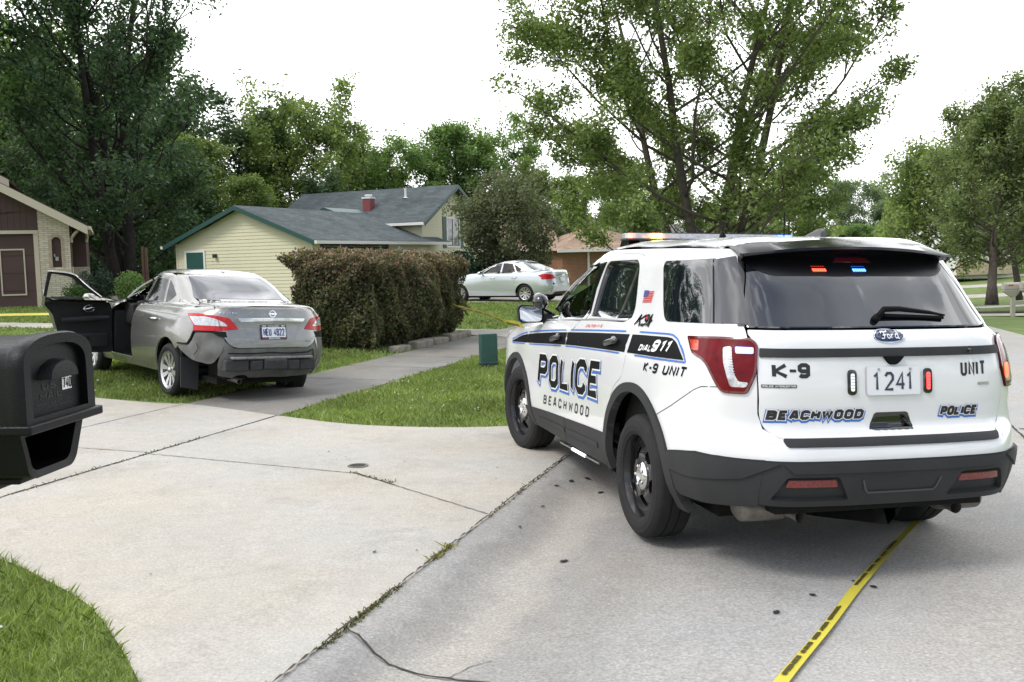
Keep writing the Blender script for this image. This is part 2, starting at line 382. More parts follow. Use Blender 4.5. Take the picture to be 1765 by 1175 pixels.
SUV_LOW = [
 rowz(.28, [(-1.02,0),(-1.01,.34),(-.97,.60),(-.82,.78),(-.45,.87),(0,.90),(.9,.915),(1.9,.915),(2.87,.90),(3.45,.84),(3.75,.45),(3.82,0)]),
 rowz(.42, [(-1.12,0),(-1.11,.34),(-1.06,.63),(-.90,.81),(-.45,.945),(0,.975),(.9,.945),(1.9,.945),(2.87,.98),(3.5,.91),(3.84,.48),(3.91,0)]),
 rowz(.56, [(-1.165,0),(-1.155,.34),(-1.10,.645),(-.93,.84),(-.45,.965),(0,.985),(.9,.955),(1.9,.955),(2.87,.99),(3.5,.925),(3.88,.5),(3.95,0)]),
 rowz(.70, [(-1.165,0),(-1.155,.34),(-1.10,.645),(-.92,.855),(-.45,.965),(0,.985),(.9,.96),(1.9,.96),(2.87,.985),(3.5,.925),(3.88,.5),(3.95,0)]),
 rowz(.75, [(-1.14,0),(-1.13,.34),(-1.075,.645),(-.91,.855),(-.45,.965),(0,.98),(.9,.965),(1.9,.965),(2.87,.985),(3.5,.92),(3.88,.5),(3.95,0)]),
 rowz(.785,[(-1.075,0),(-1.065,.34),(-1.02,.655),(-.895,.855),(-.45,.965),(0,.98),(.9,.97),(1.9,.97),(2.87,.98),(3.5,.92),(3.88,.5),(3.95,0)]),
 rowz(.95, [(-1.07,0),(-1.06,.34),(-1.01,.665),(-.87,.86),(-.45,.96),(0,.975),(.9,.975),(1.9,.975),(2.87,.975),(3.5,.905),(3.86,.5,.93),(3.93,0,.93)]),
 rowz(1.10,[(-1.055,0),(-1.045,.34),(-.99,.67),(-.85,.855),(-.45,.945),(0,.962),(.9,.965),(1.9,.96),(2.87,.945,1.06),(3.45,.87,1.0),(3.80,.5,.98),(3.87,0,.98)]),
 rowz(1.20,[(-1.04,0),(-1.03,.34),(-.965,.665),(-.82,.83),(-.45,.905),(0,.925),(.9,.93),(1.9,.925,1.17),(2.87,.88,1.11),(3.4,.77,1.05),(3.7,.45,1.02),(3.77,0,1.02)]),
 rowz(1.265,[(-1.01,0),(-1.0,.34),(-.935,.66),(-.79,.805),(-.45,.872),(0,.888),(.9,.893),(1.9,.87,1.205),(2.6,.75,1.165),(3.0,.6,1.13),(3.2,.35,1.12),(3.25,0,1.12)]),
 rowz(1.28,[(-.98,0),(-.97,.33),(-.91,.64),(-.77,.775),(-.43,.85),(0,.865),(.9,.87),(1.9,.84,1.22),(2.2,.70,1.22),(2.35,.5,1.22),(2.42,.3,1.22),(2.45,0,1.22)])]
SUV_TOP = [
 rowz(1.25,[(-1.0,0),(-.99,.34),(-.925,.655),(-.79,.80),(-.45,.87),(.3,.888),(1.3,.883),(2.15,.855),(2.42,.72),(2.62,.4),(2.72,0)]),
 rowz(1.40,[(-.865,0),(-.85,.34),(-.795,.63),(-.68,.755),(-.42,.822),(.3,.843),(1.3,.842),(1.95,.815),(2.18,.68),(2.34,.38),(2.42,0)]),
 rowz(1.54,[(-.735,0),(-.725,.33),(-.68,.61),(-.58,.72),(-.38,.782),(.3,.806),(1.3,.803),(1.66,.775),(1.86,.65),(2.02,.37),(2.09,0)]),
 rowz(1.645,[(-.63,0),(-.62,.32),(-.585,.59),(-.50,.69),(-.34,.745),(.3,.773),(1.2,.768),(1.43,.74),(1.6,.63),(1.74,.36),(1.80,0)]),
 rowz(1.71,[(-.58,0),(-.57,.31),(-.54,.55),(-.46,.645),(-.31,.70),(.3,.73),(1.1,.725),(1.25,.695),(1.39,.59),(1.5,.34),(1.54,0)]),
 rowz(1.748,[(-.54,0),(-.53,.29),(-.50,.49),(-.41,.575),(-.27,.62),(.3,.65),(1.0,.64),(1.08,.61),(1.18,.5),(1.24,.3),(1.26,0)]),
 rowz(1.768,[(-.4,0),(-.39,.17),(-.37,.28),(-.3,.34),(-.2,.37),(.3,.39),(.8,.38),(.85,.35),(.88,.27),(.9,.15),(.92,0)]),
 rowz(1.774,[(-.2,0),(-.2,.03),(-.18,.05),(-.15,.06),(-.1,.065),(.3,.07),(.6,.065),(.63,.06),(.65,.05),(.66,.03),(.67,0)])]
# ------------------------------------------------------------------ police vehicle
def inset(poly, d):
    P = [Vector(p) for p in poly]; n = len(P); out = []
    ar = sum(P[i-1].x*P[i].y-P[i].x*P[i-1].y for i in range(n)); sg = 1 if ar > 0 else -1
    for i in range(n):
        a = (P[i]-P[i-1]).normalized(); b = (P[(i+1) % n]-P[i]).normalized(); n1 = Vector((-a.y, a.x))*sg; n2 = Vector((-b.y, b.x))*sg; q = n1+n2
        q = n1 if q.length < 1e-3 else q.normalized(); out.append(tuple(P[i]+q*d/max(q.dot(n1), .4)))
    return out
def arc(cx, cz, rx, rz, a0, a1, n=24): return [(cx+rx*math.cos(R(a0+(a1-a0)*i/n)), cz+rz*math.sin(R(a0+(a1-a0)*i/n))) for i in range(n+1)]
WHITE = mat('white_paint', (.76,.768,.78), .2, coat=.9, noise=(1.1,.015))
TRIM = mat('black_textured_plastic', (.028,.029,.031), .62, spec=.35, noise=(6,.15), bump=(260,.12))
GLOSS = mat('gloss_black', (.008,.008,.009), .06, coat=1)
GLASSD = mat('dark_privacy_glass', (.006,.008,.013), .02, spec=.9, ior=1.62, coat=.45)
BLACK = mat('black_interior', (.012,.012,.013), .85, noise=(5,.3))
GAP = mat('gap_black', (.004,.004,.004), .95)
VBLK = mat('vinyl_black', (.008,.008,.009), .5, spec=.08); VBLU = mat('vinyl_blue', (.055,.16,.52), .3); VWHT = mat('vinyl_white', (.8,.8,.8), .35); VRED = mat('vinyl_red', (.55,.03,.03), .35)
VGRY = mat('vinyl_grey', (.03,.03,.03), .45, spec=.3)
CHROME = mat('chrome', (.75,.75,.76), .12, 1.0, noise=(9,.1)); SILVER = mat('brushed_silver', (.5,.5,.5), .35, .9, noise=(20,.1))
RUBBER = mat('tyre_rubber', (.017,.017,.018), .78, spec=.3, noise=(14,.25)); STEELB = mat('black_wheel_paint', (.008,.008,.009), .26, coat=.4)
REDL = mat('red_lens', (.13,.002,.005), .14, coat=.05, spec=.2, noise=(25,.3)); DRED = mat('dark_red_lens', (.11,.008,.01), .12, coat=.8); CLEAR = mat('clear_lens', (.55,.56,.58), .1, .35, coat=1, noise=(60,.35))
MUFF = mat('weathered_steel', (.2,.185,.165), .5, .6, noise=(14,.35))
def glow(n, c, s): return mat(n, tuple(min(1, x) for x in c), .3, emit=(c, s))
LRED = glow('red_strobe_lit', (1,.06,.03), 5); LBLU = glow('blue_strobe_lit', (.05,.2,1), 7); LBW = glow('blue_white_strobe_lit', (.20,.30,1), 2.0); LAMB = glow('amber_strobe_lit', (1,.36,.05), 14); LWHT = glow('white_strobe_dim', (.8,.85,.9), .35)
def tint_glass(name, tr=.3, col=(.8,1,.92)):
    m = bpy.data.materials.new(name); m.use_nodes = True; nt = m.node_tree; nt.nodes.clear()
    o = nt.nodes.new('ShaderNodeOutputMaterial'); t = nt.nodes.new('ShaderNodeBsdfTransparent'); g = nt.nodes.new('ShaderNodeBsdfGlossy'); f = nt.nodes.new('ShaderNodeFresnel'); x = nt.nodes.new('ShaderNodeMixShader')
    t.inputs[0].default_value = (tr*col[0], tr*col[1], tr*col[2], 1); g.inputs['Roughness'].default_value = .02; g.inputs[0].default_value = (1,1,1,1); f.inputs[0].default_value = 1.6
    nt.links.new(f.outputs[0], x.inputs[0]); nt.links.new(t.outputs[0], x.inputs[1]); nt.links.new(g.outputs[0], x.inputs[2]); nt.links.new(x.outputs[0], o.inputs[0]); return m
TINT = tint_glass('tinted_window_glass', .4)
RY = Matrix(((1,0,0),(0,0,1),(0,-1,0))).to_4x4()     # local z -> +y (outwards on the left side)
def tyre_mb(r, w, rim, n=56):
    h = w/2
    prof = [(rim, -h*.72),(rim+.012, -h*.88),(rim+(r-rim)*.5, -h),(r-.03, -h*.93),(r-.010, -h*.82),(r, -h*.66),(r, -h*.27),(r-.007, -h*.26),(r-.007, -h*.2),(r, -h*.19),(r, h*.19),(r-.007, h*.2),(r-.007, h*.26),(r, h*.27),(r, h*.66),(r-.010, h*.82),(r-.03, h*.93),
            (r-.034, h*.955),(r-.05, h*.96),(rim+(r-rim)*.52, h),(rim+(r-rim)*.48, h*.995),(rim+.03, h*.95),(rim+.026, h*.92),(rim+.012, h*.88),(rim, h*.72),(rim-.004, h*.3),(rim-.004, -h*.3),(rim, -h*.72)]
    mb = MB(); mb.lathe(prof, n); return mb
def disc_part(outer_r, holes, zf, res, name, m, parent, M, thick=.03, extra_out=None):
    v2, T = cdt([[(outer_r*math.cos(2*math.pi*i/60), outer_r*math.sin(2*math.pi*i/60)) for i in range(60)]] if extra_out is None else extra_out, holes, res)
    cnt = {}
    for t in T.tolist():
        for i in range(3): cnt[(t[i], t[(i+1) % 3])] = 1
    V = [(a, b, zf(math.hypot(a, b))) for a, b in v2]; F = T.tolist(); n = len(V); V2 = [(a, b, z-thick) for a, b, z in V]; V += V2
    F += [(a, a+n, b+n, b) for (a, b) in cnt if (b, a) not in cnt]
    F += [(t[2]+n, t[1]+n, t[0]+n) for t in T.tolist()]
    o = mesh(name, [M @ Vector(v) for v in V], F, m, parent, smooth=True); o.data.set_sharp_from_angle(angle=R(35)); return o
def steel_wheel(root, x, side, steer=0., dz=0.):
    w = bpy.data.objects.new('wheel', None); COL.objects.link(w); w.parent = root; w.location = (x, side*.852, .363+dz); w.rotation_euler = (0, 0, steer + (0 if side > 0 else math.pi))
    tm = tyre_mb(.364, .245, .236); tm.v = [tuple(RY @ Vector(v)) for v in tm.v]; tm.build('tyre', RUBBER, w, auto=32)
    rm = MB(); rm.lathe([(.236,-.09),(.226,-.06),(.222,.02),(.224,.055),(.232,.082),(.240,.100),(.243,.096),(.240,.088)], 56, RY); rm.lathe([(.0,-.05),(.22,-.05)], 40, RY); rm.build('rim', STEELB, w, auto=35)
    hs = []
    for k in range(5):
        a = 2*math.pi*k/5+.35; hs.append([(math.cos(a)*(.150+u)-math.sin(a)*v, math.sin(a)*(.150+u)+math.cos(a)*v) for u, v in [(.036*math.cos(q), .046*math.sin(q)) for q in [2*math.pi*i/16 for i in range(16)]]])
    disc_part(.225, hs, lambda r: .038+.036*math.exp(-((r-.125)/.05)**2) + (.012 if r < .08 else 0), .02, 'wheel_disc', STEELB, w, RY)
    cp = MB(); cp.lathe([(.082,.04),(.082,.075),(.07,.088),(.045,.094),(.03,.085),(.0,.084)], 32, RY)
    for k in range(5):
        a = 2*math.pi*k/5; cp.lathe([(.011,.088),(.011,.1),(.006,.104),(0,.104)], 8, RY @ Matrix.Translation((.056*math.cos(a), .056*math.sin(a), -.004)))
    cp.build('hub_cap', CHROME, w, auto=40)
    return w
def build_suv():
    root = thing('police_suv', 'white police SUV numbered 1241 with lit roof bar parked across the kerb', 'police car')
    B = Body([SUV_LOW, SUV_TOP]); pn = B.panel
    conv = lambda pr, a, b, to: (lambda p: (float(p @ np.array(PR[to][1])), float(p @ np.array(PR[to][2]))))(B.hit(pr, a, b)[0])
    fwin = rp([(2.20,1.178),(1.60,1.618),(1.24,1.625),(1.215,1.42),(1.165,1.225)], [.04,.03,.03,.3,.03])
    rwin = rp([(1.10,1.24),(1.10,1.44),(1.045,1.622),(.50,1.632),(.445,1.60),(.33,1.33),(.35,1.275),(.40,1.262)], [.03,.2,.05,.05,.05,.05,.03,.05])
    seamB = [(1.20,1.235),(1.42,1.09),(1.445,1.03),(1.486,.767),(1.507,.482),(1.53,.36),(1.56,.295)]
    fdoor = rp([(2.56,.36),(2.53,.65),(2.505,.94),(2.46,1.12),(2.40,1.17),(2.29,1.185),(1.68,1.635),(1.50,1.672),(1.22,1.682),(1.235,1.45)] + seamB[1:] + [(2.5,.295)], [.02,.1,.1,.05,.03,.05,.08,.1,.03,.2,.1,.1,.1,.1,.05,.01,.05])
    # door seam runs almost straight on the real thing
    fdoor = rp([(2.56,.36),(2.53,.65),(2.505,.94),(2.46,1.12),(2.40,1.175),(2.29,1.185),(1.68,1.64),(1.50,1.675),(1.19,1.685),(1.19,1.26),(1.40,1.10),(1.445,1.03),(1.486,.767),(1.507,.482),(1.53,.36),(1.56,.295),(2.5,.295)], [.02,.1,.1,.05,.03,.05,.08,.1,.02,.12,.08,.1,.1,.1,.05,.01,.05])
    arch = lambda cx, rx, rz, a0=-20, a1=200: arc(cx, .37, rx, rz, a0, a1, 28)
    rear_arch_cut = [p for p in arch(.03,.50,.505,-3,183)]
    rdoor = rp([(1.18,1.685),(.52,1.682),(.42,1.668),(.37,1.62),(.24,1.354),(.18,1.188),(.173,1.089),(.23,.93),(.36,.865),(.46,.755),(.545,.60),(.56,.40),(.62,.31),(1.548,.295),(1.518,.36),(1.495,.482),(1.474,.767),(1.433,1.03),(1.388,1.10),(1.18,1.255)], [.02,.05,.04,.05,.2,.1,.06,.06,.05,.05,.1,.05,.05,.01,.05,.1,.1,.1,.08,.12])
    F_arch = arc(2.875,.37,.435,.44,-12,192,28); R_arch = arc(.03,.37,.50,.505,-12,192,28)
    XB = -.5
    side_out = [(XB,.60),(XB,1.70)] + [(-.2,1.705),(.3,1.71),(.9,1.71),(1.22,1.705),(1.5,1.68),(1.72,1.63),(2.32,1.19),(2.42,1.19),(2.6,1.16),(2.87,1.10),(3.2,1.06),(3.45,1.02),(3.5,.9),(3.5,.45),(3.3,.42),(2.45,.30),(.5,.30),(-.42,.58)]
    body = pn('body', 'L', [side_out], [inset(fdoor,-.004), inset(rdoor,-.004), F_arch, R_arch], 0, .05, WHITE, root, both=True)
    liner = pn('inner_lining', 'L', [[(-.5,.33),(-.5,1.66),(1.25,1.66),(1.6,1.60),(2.3,1.1),(2.3,.33)]], [inset(fwin,-.03), inset(rwin,-.03), R_arch], -.045, .1, BLACK, root, both=True, skirt=0)
    # roof and bonnet
    pn('roof', 'T', [[(-.50,-.60),(-.38,-.665),(.3,-.705),(1.1,-.70),(1.28,-.665),(1.42,-.57),(1.52,-.34),(1.56,0),(1.52,.34),(1.42,.57),(1.28,.665),(1.1,.70),(.3,.705),(-.38,.665),(-.50,.60),(-.55,.3),(-.56,0),(-.55,-.3)]], [], .004, .06, WHITE, body)
    pn('bonnet', 'T', [[(2.42,-.60),(2.7,-.70),(3.2,-.72),(3.55,-.55),(3.72,-.3),(3.75,0),(3.72,.3),(3.55,.55),(3.2,.72),(2.7,.70),(2.42,.60),(2.36,.3),(2.36,-.3)]], [], .003, .08, WHITE, root)
    pn('windscreen', 'F', [[(-.60,1.25),(-.50,1.60),(-.30,1.66),(0,1.67),(.30,1.66),(.50,1.60),(.60,1.25),(.3,1.24),(-.3,1.24)]], [], -.002, .06, TINT, root)
    pn('front_bumper', 'F', [[(-.66,.30),(.66,.30),(.66,1.0),(-.66,1.0)]], [], .002, .08, WHITE, root)
    pn('front_corner', 'G', [[conv('F',.66,z,'G') for z in (.3,.5,.7,.9,1.0)] + [conv('L',3.49,z,'G') for z in (1.0,.9,.7,.46)]], [], .002, .06, WHITE, root, both=2)
    pn('grille', 'F', [rp([(-.55,.62),(.55,.62),(.6,.88),(-.6,.88)], .05)], [], .008, .08, TRIM, root)
    pn('headlight', 'G', [rp([conv('F',.62,.9,'G'),conv('F',.62,.98,'G'),conv('L',3.35,1.0,'G'),conv('L',3.42,.9,'G')], .02)], [], .006, .05, CLEAR, root, both=2)
    # corner (quarter) panels
    TL = rp([(.237,1.231),(.035,1.243),(-.149,1.244),(-.183,1.216),(-.191,1.08),(-.15,.972),(-.027,.972),(.001,1.003),(.08,1.121),(.175,1.148)], [.015,.05,.02,.02,.03,.02,.02,.03,.06,.02])
    rz = [1.28,1.2,1.1,1.02,.96,.87,.80]
    ql = [conv('L',XB,z,'D') for z in (.605,.75,.9,1.05,1.2,1.35,1.5,1.62,1.70)]
    qr = [conv('B',.60,1.685,'D'),conv('B',.64,1.60,'D'),conv('B',.69,1.45,'D'),conv('B',.712,1.32,'D')] + [conv('B',.712 if z > 1.1 else .707 if z > .9 else .703 if z > .85 else .682,z,'D') for z in rz] + [conv('B',.628,.757,'D'), conv('B',.66,.74,'D'), conv('B',.66,.655,'D'), conv('D',-.02,.655,'D'), conv('L',-.7,.64,'D')]
    pn('quarter_panel', 'D', [ql + qr], [inset(TL,-.003)], 0, .035, WHITE, root, both=2)
    for sd in (0, 1):
        t = pn('tail_light', 'D', [TL], [], .012, .03, REDL, root, mirror=bool(sd), skirt=.03)
        pn('reflector_band', 'D', [rp([(-.013,1.193),(-.056,1.199),(-.08,1.075),(-.107,1.031),(-.155,1.029),(-.145,1.004),(-.068,1.004),(-.025,1.121)], .012)], [], .015, .02, CLEAR, t, mirror=bool(sd), skirt=.003)
        pn('lens_ribs', 'D', None, tris=text_tris([[(a, z), (a-.028, z-.003), (a-.028, z+.002), (a, z+.002)] for a, z in [(-.03-.0035*k, 1.18-.0125*k) for k in range(10)]], 9), off=.019, m=SILVER, parent=t, mirror=bool(sd), skirt=0)
        pn('lens_border', 'D', [TL], [inset(TL,.011)], .0145, .03, DRED, t, mirror=bool(sd), skirt=.004)
        pn('lit_strobe', 'D', [rp([(-.075,1.198),(-.165,1.198),(-.168,1.168),(-.082,1.166)], .008)], [], .017, .02, LBW if not sd else LRED, t, mirror=bool(sd), skirt=.003) if not sd else pn('lit_strobe', 'D', [rp([(-.10,1.10),(-.165,1.10),(-.165,1.02),(-.12,1.02)], .02)], [], .017, .02, glow('red_glow', (1,.12,.05), 1.6), t, mirror=True, skirt=.003)
        pn('amber_cell', 'D', [rp([(.205,1.215),(.14,1.218),(.13,1.165),(.18,1.165)], .012)], [], .015, .02, mat('orange_lens', (.55,.05,.02), .1, coat=1), t, mirror=bool(sd), skirt=.003)
        # pillars' dark glass
        pn('rear_pillar_glass', 'D', [rp([(.175,1.64),(.05,1.66),(-.032,1.489),(-.107,1.315),(.085,1.308)], [.02,.01,.05,.01,.01])], [], .004, .035, GLASSD, root, mirror=bool(sd))
        qpoly = [conv('L',x,z,'D') for x, z in rp([(-.128,1.36),(.035,1.60),(.03,1.632),(-.48,1.648),(-.70,1.308),(-.20,1.292)], [.06,.04,.03,.01,.01,.06])]
        pn('quarter_window', 'D', [qpoly], [inset(qpoly,.0)] if 0 else [], .0035, .035, GLASSD, root, mirror=bool(sd))
        pn('pillar_seam', 'D', [[(.088,1.309),(.078,1.309),(.168,1.642),(.177,1.641)]], [], .005, .05, GAP, root, mirror=bool(sd), skirt=0)
        pn('wheel_arch_liner', 'L', [arc(.03,.37,.54,.54,0,180,24)], [], -.12, .1, GAP, root, mirror=bool(sd), skirt=0)
        pn('wheel_arch_liner', 'L', [arc(2.875,.37,.47,.47,0,180,24)], [], -.12, .1, GAP, root, mirror=bool(sd), skirt=0)
    for sd in (0, 1):
        mir = bool(sd)
        fd = pn('front_door', 'L', [fdoor], [inset(fwin,-.012)], .001, .05, WHITE, root, mirror=mir, skirt=.02)
        rd = pn('rear_door', 'L', [rdoor], [inset(rwin,-.012)], .001, .05, WHITE, root, mirror=mir, skirt=.02)
        for d, w, nm in ((fd, fwin, 'w'), (rd, rwin, 'w')):
            pn('window_frame', 'L', [inset(w,-.016)], [inset(w,.012)], -.002, .03, GLOSS, d, mirror=mir, skirt=.03)
            pn('window', 'L', [inset(w,-.004)], [], -.016, .06, TINT if d is fd else GLASSD, d, mirror=mir, skirt=0)
        pn('pillar_trim', 'L', [rp([(1.14,1.24),(1.15,1.44),(1.075,1.63),(1.235,1.632),(1.22,1.42),(1.175,1.232)], .01)], [], .003, .04, GLOSS, fd, mirror=mir)
        pn('quarter_divider', 'L', [rp([(.62,1.268),(.50,1.62),(.475,1.62),(.595,1.268)], .004)], [], -.008, .04, GLOSS, rd, mirror=mir)
        pn('waist_moulding', 'L', [rp([(1.11,1.222),(2.2,1.158),(2.2,1.168),(1.11,1.234)], .002)], [], .004, .05, SILVER, fd, mirror=mir); pn('waist_moulding', 'L', [rp([(.36,1.262),(1.11,1.222),(1.11,1.234),(.37,1.274)], .002)], [], .004, .05, SILVER, rd, mirror=mir)
        # stripe and lettering on this side
        def clipx(poly, x0, x1):
            out = []
            for i in range(len(poly)):
                a, b = poly[i], poly[(i+1) % len(poly)]
                ts = sorted([t for t in [((xx-a[0])/(b[0]-a[0])) if b[0] != a[0] else -1 for xx in (x0, x1)] if 0 < t < 1])
                for p in [a] + [(a[0]+(b[0]-a[0])*t, a[1]+(b[1]-a[1])*t) for t in ts]:
                    if x0-1e-6 <= p[0] <= x1+1e-6: out.append(p)
            return out
        top = spl([(3.08,.928),(2.72,1.0),(2.31,1.047),(1.6,1.105),(.9,1.150),(.18,1.19),(-.327,1.211)], 6) + spl([(-.38,1.209),(-.44,1.192),(-.50,1.16),(-.585,1.112)], 4)
        bot = spl([(-.585,1.108),(.173,1.082),(.9,1.053),(1.425,1.027),(2.3,.97),(3.06,.924)], 6)
        blk = top + bot; bt = [(x, z+.017) for x, z in top]; bb = [(x-(.02 if x < -.5 else 0), z-.010) for x, z in bot]
        rings = [(blk, VBLK, .0035)]
        for x0, x1, par in ((2.505,3.4,body),(1.44,2.495,fd),(.21,1.43,rd),(-.9,.165,body)):
            q = clipx(blk, x0, x1); pn('stripe', 'L', [q], [], .0035, .06, VBLK, par, mirror=mir, skirt=0)
        for line, (w_) in ((bt, .009), (bb, .009)):
            for x0, x1, par in ((2.505,3.4,body),(1.44,2.495,fd),(.21,1.43,rd),(-.9,.165,body)):
                l = [p for p in line if x0 <= p[0] <= x1]
                if len(l) > 1: B.seam('pinstripe', 'L', [tuple(p) for p in l], w_, .004, VBLU, par, mirror=mir)
        B.seam('pinstripe', 'L', [(-.5,1.18),(-.555,1.15),(-.60,1.113),(-.615,1.098)], .009, .004, VBLU, body, mirror=mir)
        def word(name, txt, x0, x1, z0, z1, w, gap, slant, m, par, off, grow=0, dx=0, dz=0, rise=0):
            fl = not sd      # on the left side words run towards the back
            q = text_quads(txt, x0, x1, z0, z1, w, gap, slant, grow, dx, dz, flip=fl)
            xr = x0 if sd else x1
            q = [[(px, pz + rise*abs(px-xr)) for px, pz in k] for k in q]
            pn(name, 'L', None, tris=text_tris(q, .05), off=off, m=m, parent=par, mirror=mir, skirt=0)
        yx0, yx1 = .66, 2.17
        rs = .056 if not sd else 0
        word('lettering_outline', 'POLICE', yx0, yx1, .645, .895, .105, .34, .36, VBLU, fd, .003, grow=.020, dx=-.0 if sd else .0, dz=-.012, rise=rs)
        word('lettering_border', 'POLICE', yx0, yx1, .645, .895, .105, .34, .36, VWHT, fd, .0045, grow=.011, rise=rs)
        word('lettering', 'POLICE', yx0, yx1, .645, .895, .105, .34, .36, VBLK, fd, .006, rise=rs)
        word('lettering', 'BEACHWOOD', .93, 2.07, .503, .578, .10, .75, .3, VGRY, fd, .003, rise=rs)
        word('lettering', 'K-9 UNIT', -.635, -.12, .998, 1.056, .11, .38, .35, VBLK, body, .003, rise=.04 if not sd else 0)
        word('lettering', 'DIAL', -.185, -.01, 1.108, 1.145, .14, .36, .3, VWHT, body, .0065, rise=.05 if not sd else 0)
        word('lettering', '911', -.40, -.19, 1.118, 1.185, .13, .38, .3, VWHT, body, .0065, rise=.05 if not sd else 0)
        word('lettering', 'CAUTION K-9', .75, 1.07, 1.176, 1.196, .11, .36, .3, VRED, rd, .003, rise=.06 if not sd else 0)
        # flag
        for k in range(7):
            pn('flag_stripe', 'L', [[(.232-.0*k,1.381+k*.0102),(.085,1.387+k*.0102),(.084,1.393+k*.0102),(.2335,1.387+k*.0102)]], [], .0035, .06, VRED, body, mirror=mir, skirt=0)
        pn('flag_canton', 'L', [[(.238,1.414),(.175,1.4165),(.170,1.456),(.243,1.454)]], [], .005, .05, mat('flag_blue', (.05,.08,.28), .4), body, mirror=mir, skirt=0)
        word('emblem', 'K', .108, .205, 1.238, 1.318, .10, .3, .45, VBLK, body, .003)
        word('emblem', '9', .050, .112, 1.244, 1.318, .10, .3, .4, VBLK, body, .0035)
        pn('emblem', 'L', [spl([(.045,1.25),(.02,1.253),(-.01,1.243),(.0,1.268),(-.018,1.286),(.003,1.294),(.0,1.322),(.026,1.312),(.04,1.28)], 3, True)], [], .003, .03, VBLK, body, mirror=mir, skirt=0)
        pn('emblem', 'L', [[(.078+.011*math.cos(i), 1.296+.011*math.sin(i)) for i in [j*.5236 for j in range(12)]]], [], .0055, .03, VRED, body, mirror=mir, skirt=0)
        # black lower cladding and arches
        pn('door_cladding', 'L', [rp([(2.57,.30),(2.555,.43),(1.515,.475),(1.52,.40),(1.56,.288),(2.5,.288)], .008)], [], .010, .06, TRIM, fd, mirror=mir, skirt=.014)
        pn('door_cladding', 'L', [rp([(1.503,.475),(.59,.522),(.575,.40),(.63,.30),(1.546,.288),(1.508,.40)], .008)], [], .010, .06, TRIM, rd, mirror=mir, skirt=.014)
        pn('cladding_rib', 'L', [rp([(2.2,.365),(2.2,.385),(1.53,.403),(1.53,.365)], .006)], [], .018, .06, TRIM, fd, mirror=mir); pn('cladding_rib', 'L', [rp([(1.49,.404),(.72,.437),(.72,.40),(1.49,.365)], .006)], [], .018, .06, TRIM, rd, mirror=mir)
        A1 = arc(.03,.37,.555,.545,-8,200,40); A2 = arc(.03,.37,.485,.49,-8,200,40)
        pn('wheel_arch_trim', 'L', [[p for p in A1] + [p for p in A2[::-1]]], [], .016, .04, TRIM, body, mirror=mir, skirt=.05)
        A1 = arc(2.875,.37,.485,.475,-4,196,40); A2 = arc(2.875,.37,.42,.425,-4,196,40)
        pn('wheel_arch_trim', 'L', [A1 + A2[::-1]], [], .014, .04, TRIM, body, mirror=mir, skirt=.05)
        B.seam('panel_gap', 'D', [(.483,.765),(.335,.849),(.149,.967),(.099,.99),(.001,.998)], .004, .001, GAP, body, mirror=mir)
        pn('rocker', 'L', [[(2.46,.29),(2.46,.24),(.5,.24),(.5,.29)]], [], -.03, .1, TRIM, body, mirror=mir)
        # handles
        for x, z, par in ((1.65,1.055,fd),(.43,1.122,rd)):
            p, n = B.hit('L', x, z); s_ = -1 if sd else 1
            e = MB(); e.lathe([(.0,-.012),(.03,-.008),(.042,0)], 20, Matrix.Translation((x, (p[1]+.002)*s_, z)) @ (RY if s_ > 0 else RY @ Matrix.Rotation(math.pi,4,'X')) @ Matrix.Scale(1.6,4,(1,0,0))); hb = e.build('handle_cup', VWHT, par, smooth=True)
            hm = MB(); L = .105; pts = [(x+L-2*L*i/10, (p[1]+.012+.026*math.sin(math.pi*i/10)**.5)*s_, z+.004-.008*(i/10-.5)*-1+ .055*(i/10-.5)*.5) for i in range(11)]
            hm.tube(pts, [.012]+[.019]*9+[.012], 10); ho = hm.build('door_handle', mat('satin_black', (.03,.03,.033), .28, coat=.4), par, smooth=True)
        # door mirror
        s_ = -1 if sd else 1
        v = []; ring = rp([(.945,1.165),(.945,1.275),(1.135,1.288),(1.155,1.26),(1.145,1.165),(1.12,1.145),(.965,1.145)], .025, 4); n_ = len(ring)
        for xx, k in ((2.15,1),(2.165,1.03),(2.22,1.0),(2.27,.8),(2.30,.45)):
            v += [(xx, (1.05+(y-1.05)*k)*s_, 1.215+(z-1.215)*k) for y, z in ring]
        mm = MB(); f = [tuple(range(4*n_, 5*n_))]
        for i in range(4):
            for j in range(n_): f.append((i*n_+j, i*n_+(j+1) % n_, (i+1)*n_+(j+1) % n_, (i+1)*n_+j))
        mm.add(v, f); mm.tube([(2.22,.86*s_,1.17),(2.24,.97*s_,1.19)], [.05,.04], 10); mo = mm.build('wing_mirror', TRIM, fd, auto=40)
        mg = MB(); mg.add([(2.16-.001, (1.05+(y-1.05)*.88)*s_, 1.215+(z-1.215)*.88) for y, z in ring], [tuple(range(n_))]); mg.build('mirror_glass', mat('mirror_glass', (.6,.62,.65), .02, 1.0), mo)
    # tailgate
    tg = [(.705,1.285),(.70,.96),(.698,.867),(.675,.80),(.62,.760)]
    tgp = rp(tg + [(-y, z) for y, z in tg[::-1]], [.01,.05,.05,.05,.05,.05,.05,.05,.05,.01])
    gate = pn('tailgate', 'B', [tgp], [rp([(.118,.79),(.086,.866),(-.086,.866),(-.118,.79)], .012)], .001, .04, WHITE, root, skirt=.02)
    rp_ = rp([(.13,.783),(.094,.874),(-.094,.874),(-.13,.783)], .014)
    pn('gate_recess', 'B', [rp_], [], -.028, .03, GLOSS, gate); pn('recess_rim', 'B', [rp_], [inset(rp_,.012)], .004, .03, GLOSS, gate, skirt=.035)
    gl = [(.70,1.302),(.665,1.43),(.615,1.56),(.575,1.675)]
